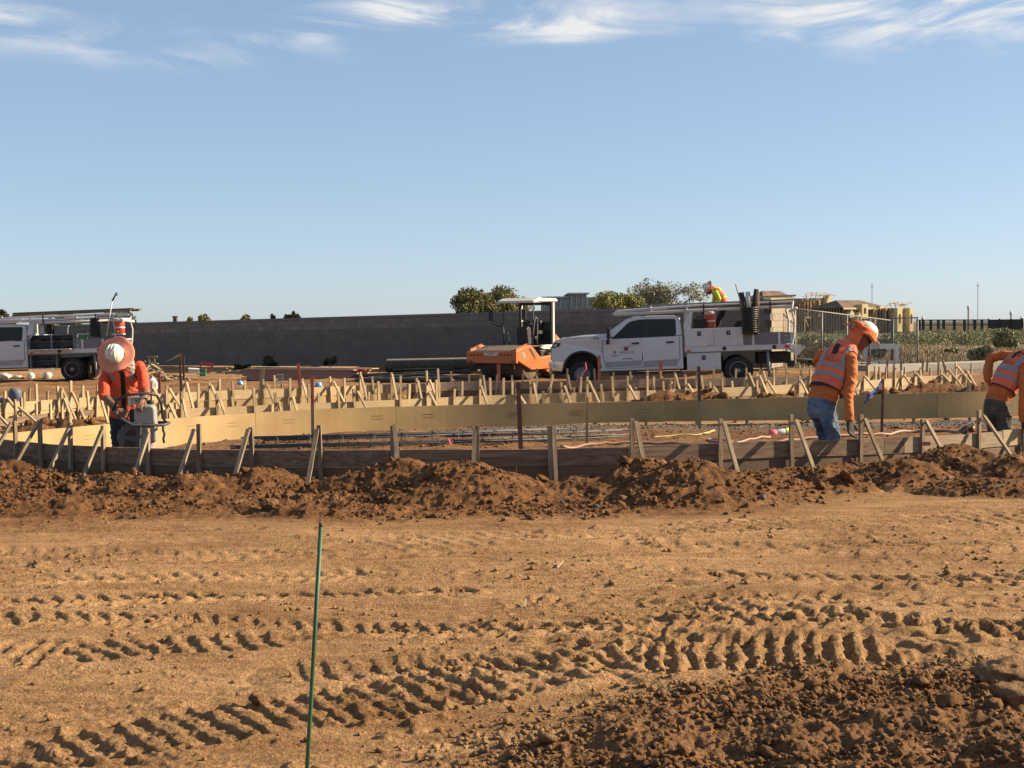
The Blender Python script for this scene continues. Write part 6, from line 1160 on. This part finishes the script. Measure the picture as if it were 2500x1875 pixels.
W5 = person('person', 'crouching person in grey blue hood behind the forms at the left edge', rt5, CH, dict(PM, torso=M_GREYB, sleeve=M_GREYB), lat, 0.011, 0.008)
M4 = Matrix.Translation(hc - rt5 + hu * .01) @ Matrix((hf, -hr, hu)).transposed().to_4x4()
MB().lathe([(.118, -.10), (.130, -.05), (.132, 0.0), (.125, .05), (.10, .09), (.06, .112), (.004, .12)], 24, M4 @ Matrix.Rotation(math.radians(-18), 4, 'Y'), squash=.86, cap=False).build('hood', M_GREYB, W5, True)
# ================================================================ tamping rammer held by the left worker
rp = A(352, 1100, 15.25); rp.z = ground_h(rp.x, rp.y) + .01; RM = thing('tamping_rammer', 'grey tamping rammer with pale fuel tank held by the left worker', 'rammer', rp, (0, 0, math.radians(8))); M_RG = mat('rammer_grey', (0.055, 0.058, 0.065), 0.5, 0.2, 6); M_RT = mat('rammer_tank', (0.27, 0.26, 0.24), 0.45, 0.06, 5); M_BEL = mat('rammer_bellows', (0.24, 0.22, 0.20), 0.7, 0.2, 6)
MB().prism([(-.16, 0), (-.19, .06), (-.14, .085), (.12, .085), (.19, .05), (.17, 0)], -.14, .14).build('shoe', M_CHAS, RM, bevel=.012)
MB().lathe([(.085, .08), (.09, .12)] + [q for k in range(7) for q in ((.105, .14 + k * .04), (.085, .16 + k * .04))] + [(.1, .43), (.1, .46)], 22, Matrix.Translation((.03, 0, 0))).build('bellows', M_BEL, RM, True)
MB().box((.05, 0, .60), (.19, .20, .28)).build('crank_case', M_BEL, RM, bevel=.02)
en = MB(); en.box((-.13, 0, .50), (.20, .24, .32)); en.lathe([(.10, -.13), (.12, -.12), (.12, .10), (.08, .12)], 18, Matrix.Translation((-.16, 0, .52)) @ Matrix.Rotation(math.pi / 2, 4, 'X')); eo = en.build('engine', M_RG, RM, bevel=.02)
for k in range(5): MB().box((-.13, -.125, .40 + k * .05), (.16, .012, .016)).build('cooling_fin', M_CHAS, eo)
ca = MB().prism([(-.24, .36), (-.26, .60), (-.10, .70), (.0, .68), (-.02, .42), (-.10, .34)], -.165, -.13).build('engine_cover', M_RG, RM, bevel=.012); MB().prism([(-.20, .55), (-.12, .62), (-.06, .60), (-.06, .54)], -.168, -.164).build('cover_opening', M_CHAS, ca); MB().prism([(-.20, .44), (-.18, .51), (-.06, .47), (-.08, .41)], -.168, -.164).build('cover_opening', M_CHAS, ca)
tk = MB().prism([(-.09, .70), (-.09, .82), (-.06, .88), (.10, .88), (.14, .85), (.145, .68), (.10, .66), (-.05, .67)], -.12, .12).build('fuel_tank', M_RT, RM, bevel=.03, seg=3)
MB().lathe([(.035, .885), (.04, .89), (.04, .92), (.02, .93)], 14, Matrix.Translation((.08, 0, 0))).build('fuel_cap', M_BLKP, tk, True)
MB().box((-.07, -.06, .925), (.17, .02, .085)).build('number_plate', M_WHP, RM); text_mesh('195', .085, M_TXT, 'number', RM, Matrix.Translation((-.07, -.072, .925)) @ FACE_CAM, .001)
MB().tube([(-.30, -.17, .82), (-.22, -.19, .74), (-.10, -.20, .665), (.02, -.20, .655), (.24, -.20, .66), (.27, -.1, .665), (.27, .1, .665), (.22, .2, .66), (-.10, .2, .68), (-.30, .17, .86)], .017, 8).build('handle_frame', M_RG, RM, True)
MB().tube([(-.30, -.17, .82), (-.26, -.17, .94), (-.14, -.16, 1.0), (.06, -.1, 1.01), (.15, 0, .98), (.19, .05, .90), (.20, .08, .74), (.22, .2, .66)], .016, 8).build('guide_handle', M_BLKP, RM, True); MB().tube([(-.30, -.17, .84), (-.34, 0, .88), (-.30, .17, .86)], .018, 8).build('grip', M_BLKP, RM, True)
MB().tube([(.235, -.20, .66), (.235, -.21, .60), (.25, -.215, .56), (.235, -.21, .50), (.245, -.21, .46)], .014, 6).build('hanging_strap', M_CHAS, RM, True); MB().box((-.10, .02, .76), (.10, .14, .14)).build('air_cleaner', M_BLKP, RM, bevel=.02)
# ================================================================ survey laths, ribbons and site clutter
M_PINK = mat('pink_paint', (0.36, 0.085, 0.06), 0.75, 0.2, 6, col2=(0.45, 0.14, 0.10), stretch=(8, 8, 1)); M_RBRN = mat('red_brown_lath', (0.11, 0.05, 0.035), 0.8, 0.2, 6, col2=(0.17, 0.08, 0.055)); M_PKR = mat('pink_ribbon', (0.75, 0.14, 0.26), 0.6, 0.1, 6); M_BLR = mat('blue_ribbon', (0.10, 0.16, 0.42), 0.6, 0.5, 14, col2=(0.62, 0.64, 0.70), contrast=(.45, .55)); M_PKH = mat('pink_hose', (0.28, 0.16, 0.115), 0.6, 0.1, 4); M_YEL = mat('yellow_tape', (0.34, 0.28, 0.09), 0.6, 0.2, 8); M_REB = mat('rebar', (0.055, 0.055, 0.062), 0.6, 0.25, 10, metal=0.3); M_GRN = mat('green_rod', (0.028, 0.085, 0.036), 0.55, 0.35, 4, stretch=(6, 6, 1)); M_BLUE = mat('blue_tarp', (0.06, 0.22, 0.45), 0.5, 0.3, 8, col2=(0.25, 0.45, 0.65)); M_LWOOD = mat('scrap_wood', (0.26, 0.20, 0.125), 0.85, 0.3, 3, col2=(0.36, 0.28, 0.18), objvar=.2)
def lath(label, u, vt, vb, zb, wpx, m, top_m=None, lean=0, ribbon=None, Yo=None, thick=.012, name='survey_lath', split=.5):
    b = at(u, vb, Yo) if Yo else gz(u, vb, zb); Y = b.y; tp = at(u + lean, vt, Y); wd = wpx * Y / FPX; t = thing(name, label, 'stake', b, group='survey stakes'); h = tp - b
    lo = MB().bar((0, 0, -.08), tuple(h * (split if top_m else 1)), wd, thick, up=(0, 1, 0)).build('lath', m, t)
    if top_m: MB().bar(tuple(h * split), tuple(h), wd * 1.02, thick * 1.05, up=(0, 1, 0)).build('painted_top', top_m, t)
    if ribbon:
        for pts, rm_ in ribbon:
            pts = [at(a, c, Y - .02) - b for a, c in pts]; vs = []; fs = []
            for i, p in enumerate(pts): w_ = .022 + .012 * math.sin(i * 2.1); vs += [p + Vector((0, .01 * math.sin(i * 3), w_)), p + Vector((0, -.01, -w_))]
            for i in range(len(pts) - 1): fs.append((2 * i, 2 * i + 1, 2 * i + 3, 2 * i + 2))
            o = MB().add(vs, fs).build('ribbon', rm_, t); s_ = o.modifiers.new('thick', 'SOLIDIFY'); s_.thickness = .003
    return t
lath('tall pink topped lath standing in front of the tan panels left of centre', 764, 918, 1083, 0, 8, M_STK, M_PINK, -2, split=.55)
lath('dark red brown lath in front of the tan panels near the centre', 1272, 935, 1096, 0, 11, M_RBRN, None, -7)
lath('slim red lath in front of the shaded tan panels right of centre', 1708, 897, 1046, 0, 8, M_STK, M_RBRN, -2, split=.45)
lath('pink lath before the front beam of the roller', 1219, 889, 966, 0, 8, M_PINK, None, -2)
lath('brown tilted lath before the plywood stack', 634, 900, 990, 0, 9, M_STK, None, 7)
lath('tall orange lath rising before the middle of the plywood stack', 733, 888, 966, 0, 7, M_STK, M_PINK, -5, split=.3)
lath('red lath with a fluttering pink ribbon before the front wheel of the truck', 1430, 884, 963, 0, 8, M_RBRN, None, 0, [([(1430, 886), (1432, 900), (1424, 910), (1416, 922), (1408, 928)], M_PKR)])
lath('red lath just behind the front wheel of the right truck', 1462, 868, 958, 0, 7, M_PINK, None, 1)
lath('pale pink lath before the rear door of the right truck', 1613, 882, 950, 0, 8, M_STK, M_PINK, 0, split=.35)
lath('dark red lath before the lower tool box of the right truck', 1706, 894, 950, 0, 7, M_RBRN, None, -1, Yo=30.4)
lath('pink lath beside the left worker with a torn white bag behind it', 391, 908, 1010, 0, 6, M_PINK, None, -2)
lath('left one of two tall dark laths by the scrap heap, twig at its top', 443, 862, 985, 0, 5.5, M_RBRN, None, -4, [([(440, 866), (428, 872), (414, 879), (408, 882)], M_STK)])
lath('right one of two tall dark laths by the debris heap', 451, 869, 985, 0, 5.5, M_RBRN, None, -4)
lath('thin red rod with a blue and white ribbon right of the jeans worker', 2152, 925, 1062, 0, 6, M_RBRN, M_PINK, 4, [([(2156, 925), (2150, 936), (2140, 948), (2128, 960), (2114, 972)], M_BLR), ([(2152, 940), (2138, 958), (2120, 975), (2109, 984)], M_BLR)], split=.8, thick=.02)
lath('knotted grey wooden rod with wire ties in front of the tan panels', 1432, 970, 1087, 0, 6, M_STK, None, 2, thick=.02)
lath('pale pink lath behind the jeans worker near the fence panel', 2118, 870, 930, 0, 6, M_STK, M_PINK, 2, split=.3)
lath('slim pink lath left of the fence panel foot', 2166, 880, 930, 0, 5, M_PINK, None, 0)
lath('short lath leaning beside the slim pink one', 2178, 898, 930, 0, 6, M_STK, None, 8)
# green rod in the foreground
b = gz(738, 1990, 0); tp = at(784, 1275, b.y); t = thing('green_rod', 'slim green rod standing in the foreground soil', 'rod', b); h = tp - b
MB().tube([(0, 0, -.1), tuple(h * .5 + Vector((.004, 0, 0))), tuple(h * .985)], .0075, 10).build('shaft', M_GRN, t, True); MB().tube([tuple(h * .985), tuple(h)], .0077, 10).build('tip', M_RBRN, t, True)
# ---------------------------------------------------------------- rebar cages on the pad
def rebar_cage(label, p, q, wd, ht, n, seed):
    t = thing('rebar_cage', label, 'rebar', p, group='rebar on the pad'); d = q - p; dn = d.normalized(); sd = Vector((-dn.y, dn.x, 0)); r = random.Random(seed)
    for k in range(n):
        o0 = sd * (wd * (k / (n - 1) - .5) + r.uniform(-.02, .02)) + Vector((0, 0, r.choice((.02, ht)) + r.uniform(0, .02))); s0, s1 = r.uniform(0, .06), r.uniform(.94, 1); MB().tube([tuple(d * s0 + o0), tuple(d * .5 + o0 + Vector((0, 0, -.012))), tuple(d * s1 + o0)], 0.012, 6).build('bar', M_REB, t, True)
    for k in range(int(d.length / .45)):
        c = dn * (.2 + .45 * k); w_ = wd / 2; MB().tube([tuple(c + sd * w_ + Vector((0, 0, .01))), tuple(c - sd * w_ + Vector((0, 0, .01))), tuple(c - sd * w_ + Vector((0, 0, ht + .02))), tuple(c + sd * w_ + Vector((0, 0, ht + .02))), tuple(c + sd * w_ + Vector((0, 0, .01)))], .006, 6).build('tie', M_REB, t, True)
    return t
rebar_cage('long rebar cage lying on the pad behind the front form', gz(560, 1096, .03), gz(1400, 1070, .03), .42, .12, 7, 1)
rebar_cage('second rebar cage with loose bars ends towards the hose', gz(1080, 1083, .03), gz(1540, 1066, .03), .30, .10, 6, 2)
rebar_cage('flat rebar mat farther back near the tan panels', gz(620, 1078, .03), gz(1180, 1061, .03), .25, .03, 5, 3)
# hoses
def hose(name, label, uvz, r, m, cat='hose', hi=0.02):
    pts = [gz(u, v, hi) for u, v in uvz]; P2 = [Vector((p.x, p.y)) for p in pts]; sm_ = smooth_path([Vector((p.x, p.y, 0)) for p in pts], .1); o = MB().tube([(p.x, p.y, ground_h(p.x, p.y) + r) for p in sm_], r, 7).build(name, m, None, True); return tag(o, label, cat)
hose('air_hose', 'long pink hose lying along the pad behind the front form', [(1370, 1090), (1480, 1082), (1620, 1080), (1745, 1083), (1850, 1078), (1960, 1071), (2060, 1066), (2160, 1061), (2230, 1055), (2330, 1056), (2480, 1054)], .022, M_PKH)
hose('air_hose', 'looped pale hose end right of the tall stake', [(1880, 1064), (1830, 1071), (1780, 1078), (1735, 1074), (1725, 1070), (1745, 1068), (1790, 1076), (1805, 1081)], .018, M_PKH)
hose('yellow_tape', 'tangled yellow tape on the pad left of the pink bottle', [(1590, 1066), (1650, 1062), (1700, 1060), (1745, 1052), (1720, 1058), (1680, 1056)], .012, M_YEL, 'tape')
p = gz(1902, 1056, .03); t = thing('drink_bottle', 'clear drink bottle with pink and yellow ends lying by the hose', 'bottle', p, (0, math.radians(84), math.radians(12))); M_CLR = mat('clear_plastic', (0.55, 0.55, 0.52), 0.2, 0.1, 5); M_YG = mat('yellow_cap', (0.60, 0.72, 0.05), 0.5, .05); M_PNK = mat('pink_wrap', (0.72, 0.12, 0.16), 0.6, .15)
MB().lathe([(.04, -.05), (.05, -.03), (.05, .09), (.03, .12)], 16).build('bottle', M_CLR, t, True); MB().lathe([(.05, .10), (.052, .11), (.052, .16), (.04, .165)], 14).build('cap', M_YG, t, True); MB().lathe([(.045, -.15), (.055, -.14), (.055, -.05), (.045, -.045)], 14).build('wrap', M_PNK, t, True)
p = gz(2355, 1056, .05); t = thing('nail_gun', 'black nail gun resting on the pad left of the worker at the edge', 'tool', p, (0, 0, .3)); MB().prism([(-.18, 0), (-.10, .02), (.02, .10), (.14, .11), (.18, .06), (.12, .0), (.04, .05), (-.06, -.01)], -.04, .04).build('body', M_BLKP, t, bevel=.012); MB().box((.0, 0, -.01), (.05, .05, .12)).build('magazine', M_CHAS, t); MB().tube([(.12, -.045, .06), (.12, .045, .06)], .03, 10).build('cap', M_ORG, t, True)
p = gz(1100, 1085, .04); t = thing('pink_ribbon', 'scrap of bright pink ribbon lying by the front form', 'ribbon', p); m = MB()
for k in range(5): m.bar((0, 0, 0), (.03 * math.cos(k * 1.3), .05, .05 + .03 * math.sin(k)), .012, .003)
m.build('strip', M_PKR, t)
# pink paint mark on the near form, built as a thin plate
p = gz(2252, 1085, .42); t = thing('pink_mark', 'pink rag hanging on the front form at the short stake', 'rag', at(2262, 1083, P_NEAR[0].y if False else 15.0)); MB().box((0, 0, 0), (.09, .008, .045)).build('cloth', mat('faded_pink', (0.34, 0.12, 0.11), .8), t, bevel=.003)
# ---------------------------------------------------------------- pipes
t = thing('corrugated_pipe', 'big ribbed black drain pipe lying beside the roller', 'pipe', at(948, 893, 45.6)); e = at(1170, 889, 44.0) - at(948, 893, 45.6); n = 150; r0 = .205
M_CPIPE = mat('pipe_black', (0.03, 0.028, 0.025), 0.6, 0.2, 5, col2=(0.07, 0.062, 0.05)); pts = []; rr2 = []
for i in range(n): pts.append(tuple(e * (i / (n - 1)))); rr2.append(r0 + .022 * (1 if (i % 4) < 2 else -1))
MB().tube(pts, rr2, 22, False).build('ribbed_wall', mat('ribbed_black', (0.075, 0.068, 0.056), 0.7, 0.25, 5), t); MB().tube(pts[::10], [r0 - .03] * len(pts[::10]), 18, False).build('liner', M_CHAS, t, True); MB().tube([tuple(e * -.004), tuple(e * .004)], [r0 + .016, r0 + .016], 22, False).build('end_lip', mat('pipe_blue', (0.05, 0.07, 0.14), .6), t, True)
PIPES = [((858, 918, 41.5), (1150, 906, 41.2), .055, 'upper black pipe running from the red clamp towards the roller'), ((868, 929, 40.5), (1105, 926, 40.0), .085, 'thick black pipe lying lowest in front of the roller drum'), ((1010, 914, 41.0), (1158, 924, 40.0), .045, 'slanting black pipe crossing in front of the drum'), ((960, 903, 42.5), (1105, 900, 42.3), .03, 'thin black pipe lying highest on the ribbed pipe'), ((900, 923, 40.8), (1060, 912, 41.0), .05, 'middle black pipe with a cut end')]
for a, b, r, lab in PIPES:
    p, q = at(*a), at(*b); t = thing('black_pipe', lab, 'pipe', p, group='black pipes'); MB().tube([(0, 0, 0), tuple(q - p)], r, 14, False).build('wall', M_CPIPE, t, True); MB().tube([(0, 0, 0), tuple((q - p))], r * .82, 14, True).build('bore', M_CHAS, t, True)
# plywood stack
p = at(608, 921, 45.2); p.z = ground_h(p.x, p.y) + .05; q = at(892, 921, 43.6); q.z = p.z - .02; t = thing('plywood_stack', 'stack of brown boards lying along the wall with a pale top board', 'lumber', p); d = q - p; dn = d.normalized(); M_BRD = mat('stack_board', (0.27, 0.145, 0.10), 0.8, 0.2, 2, stretch=(1, 9, 9), objvar=.25)
for k in range(10): rr_ = random.Random(k); MB().bar(tuple(dn * rr_.uniform(0, .25) + Vector((0, -.25 + .03 * k, .02 + .036 * k))), tuple(d + dn * rr_.uniform(-.3, .0) + Vector((0, -.25 + .03 * k, .02 + .036 * k))), .9, .033).build('board', M_BRD, t)
MB().bar(tuple(dn * .1 + Vector((0, .1, .395))), tuple(d + dn * .35 + Vector((0, .1, .372))), .5, .03).build('top_board', M_LWOOD, t); MB().bar(tuple(dn * -.3 + Vector((0, -.55, -.02))), tuple(d * .9 + Vector((0, -.55, -.045))), .15, .04).build('runner', M_LWOOD, t)
p = at(880, 914, 42.6); t = thing('red_clamp', 'red pipe stand at the right end of the board stack', 'stand', p); m = MB(); m.box((0, 0, 0), (.10, .1, .28)); m.box((.03, 0, .12), (.26, .1, .07)); m.box((-.08, 0, -.08), (.22, .1, .05)); m.build('frame', M_RED, t, bevel=.01)
# boxes near the wall
def simple_box(name, lab, cat, u, v, Y, d, m, rz=0, lid=None, tilt=0):
    p = at(u, v, Y); t = thing(name, lab, cat, p, (tilt, tilt * .6, rz)); MB().box((0, 0, d[2] / 2), d).build('body', m, t, bevel=.01); MB().box((0, 0, d[2] + .012), (d[0] + .02, d[1] + .02, .024)).build('lid', lid or m, t, bevel=.005); return t
M_RCR = mat('red_crate', (0.14, 0.012, 0.025), .6, .15); cr = thing('red_crate', 'dark red open crate standing by the wall', 'crate', at(502, 911, 47.5), (0, .12, .3)); mm_ = MB()
for x in (-.2, .2): mm_.box((x, 0, .19), (.03, .34, .38))
for z in (.04, .16, .34): mm_.box((0, -.16, z), (.4, .03, .07)); mm_.box((0, .16, z), (.4, .03, .07))
mm_.box((0, 0, .015), (.4, .34, .03)); mm_.build('slats', M_RCR, cr); MB().box((.05, -.18, .30), (.25, .02, .1)).build('label_plate', M_RCR, cr)
simple_box('green_box', 'small green box in front of the red crate', 'box', 496, 918, 46.6, (.21, .2, .22), mat('green_box', (.02, .13, .08), .6)); simple_box('foam_box', 'white foam box tilted on the soil left of the red crate', 'box', 473, 909, 46.8, (.36, .24, .11), M_WHP, .3, tilt=.12)
simple_box('battery_box', 'dark grey battery box sitting before the board stack', 'box', 684, 930, 40.5, (.17, .2, .17), M_GSIDE, .2, M_STEEL)
def bag(lab, u, v, Y, d, m, seed):
    V, Fq = ico_sub(ICO2_V, ICO2_F); V = V * (1 + .45 * n3(V, 1.6, seed) + .2 * n3(V, 4, seed + 1))[:, None] * np.array(d) / 2; p = at(u, v, Y); V[:, 2] += d[2] * .3; o = bpy.data.objects.new('plastic_bag', mesh_np('plastic_bag', V, Fq, [m])); link(o); o.location = (p.x, p.y, ground_h(p.x, p.y)); return tag(o, lab, 'bag')
bag('crumpled blue bag before the right half of the board stack', 778, 935, 38, (.22, .2, .2), M_BLUE, 1); bag('small blue bag left of the battery box', 588, 932, 40.5, (.20, .2, .14), M_BLUE, 2); bag('torn white and blue bag beside the left worker', 372, 930, 38.5, (.30, .2, .38), M_WHP, 3); bag('pale rag on the soil at the foot of the wall', 634, 892, 53, (.4, .25, .12), M_WHP, 4); bag('little white scrap at the foot of the wall', 694, 885, 52.5, (.18, .12, .08), M_WHP, 9)
for i, (u, v, dx, lab) in enumerate(((10, 940, .5, 'white bag under the cab of the left truck, leftmost'), (78, 941, .28, 'round white bucket lid lying under the left truck'), (115, 938, .34, 'white bag standing up beside the rear wheel of the left truck'), (45, 942, .45, 'flat pale bag under the left truck between two others'))): bag(lab, u, v, 49.5, (dx, .3, .30 if i != 3 else .14), M_WHP, 11 + i)
# heap of scrap timber
c0 = at(385, 925, 46.0); t = thing('scrap_heap', 'heap of splintered timber and rubble beside the left truck', 'debris', (c0.x, c0.y, ground_h(c0.x, c0.y))); r = random.Random(4)
for k in range(46):
    x = r.gauss(0, .42); y = r.gauss(0, .25); top = .62 * math.exp(-(((x + .35) / .45) ** 2)) + .08; z = r.uniform(0, top); L = r.uniform(.15, .5); a = r.uniform(0, 6.28); e = r.uniform(-.5, .5); dv = Vector((math.cos(a) * math.cos(e), math.sin(a) * math.cos(e), math.sin(e))) * L / 2
    MB().bar(tuple(Vector((x, y, z)) - dv), tuple(Vector((x, y, z)) + dv), r.uniform(.03, .09), r.uniform(.02, .05)).build('offcut', M_LWOOD if r.random() < .7 else M_STK, t)
p = at(371, 893, 47); t = thing('sawhorse', 'small pale wooden trestle standing on top of the scrap heap', 'trestle', p); 
for x in (-.09, .09): MB().box((x, 0, .12), (.04, .04, .36)).build('leg', M_LWOOD, t)
MB().box((0, 0, .31), (.38, .06, .05)).build('top', M_LWOOD, t)
t = thing('loose_planks', 'loose pale planks on the soil left of the board stack', 'lumber', at(555, 915, 45)); r = random.Random(6)
for k in range(7): x = r.uniform(-.6, .6); a = r.uniform(-.3, .3); MB().bar((x - .4, r.uniform(-.4, .4), .03 + .02 * k), (x + .5, r.uniform(-.4, .4), .05 + .025 * k + a * .1), .10, .025).build('plank', M_LWOOD, t)
# odd sticks in the foreground soil
for i, (u, v, du, dv, lab) in enumerate(((1360, 1385, 30, -22, 'straw coloured splinter lying in the flat ground right of the rod'), (1280, 1480, 8, -30, 'short pale splinter in the ground near the picture centre'), (2420, 1212, 40, -4, 'pale splinter at the far right edge of the spoil'), (2270, 1330, 25, -6, 'small pale chip of wood on the right flat ground'))):
    a = gz(u, v, .01); b = gz(u + du, v + dv, .02); b = a + (b - a).normalized() * min((b - a).length, .16); za = ground_h(a.x, a.y); o = MB().bar((0, 0, za + .006), (b.x - a.x, b.y - a.y, ground_h(b.x, b.y) + .02), .012, .008).build('wood_splinter', M_LWOOD, None); o.location = (a.x, a.y, 0); tag(o, lab, 'splinter', 'wood splinters')
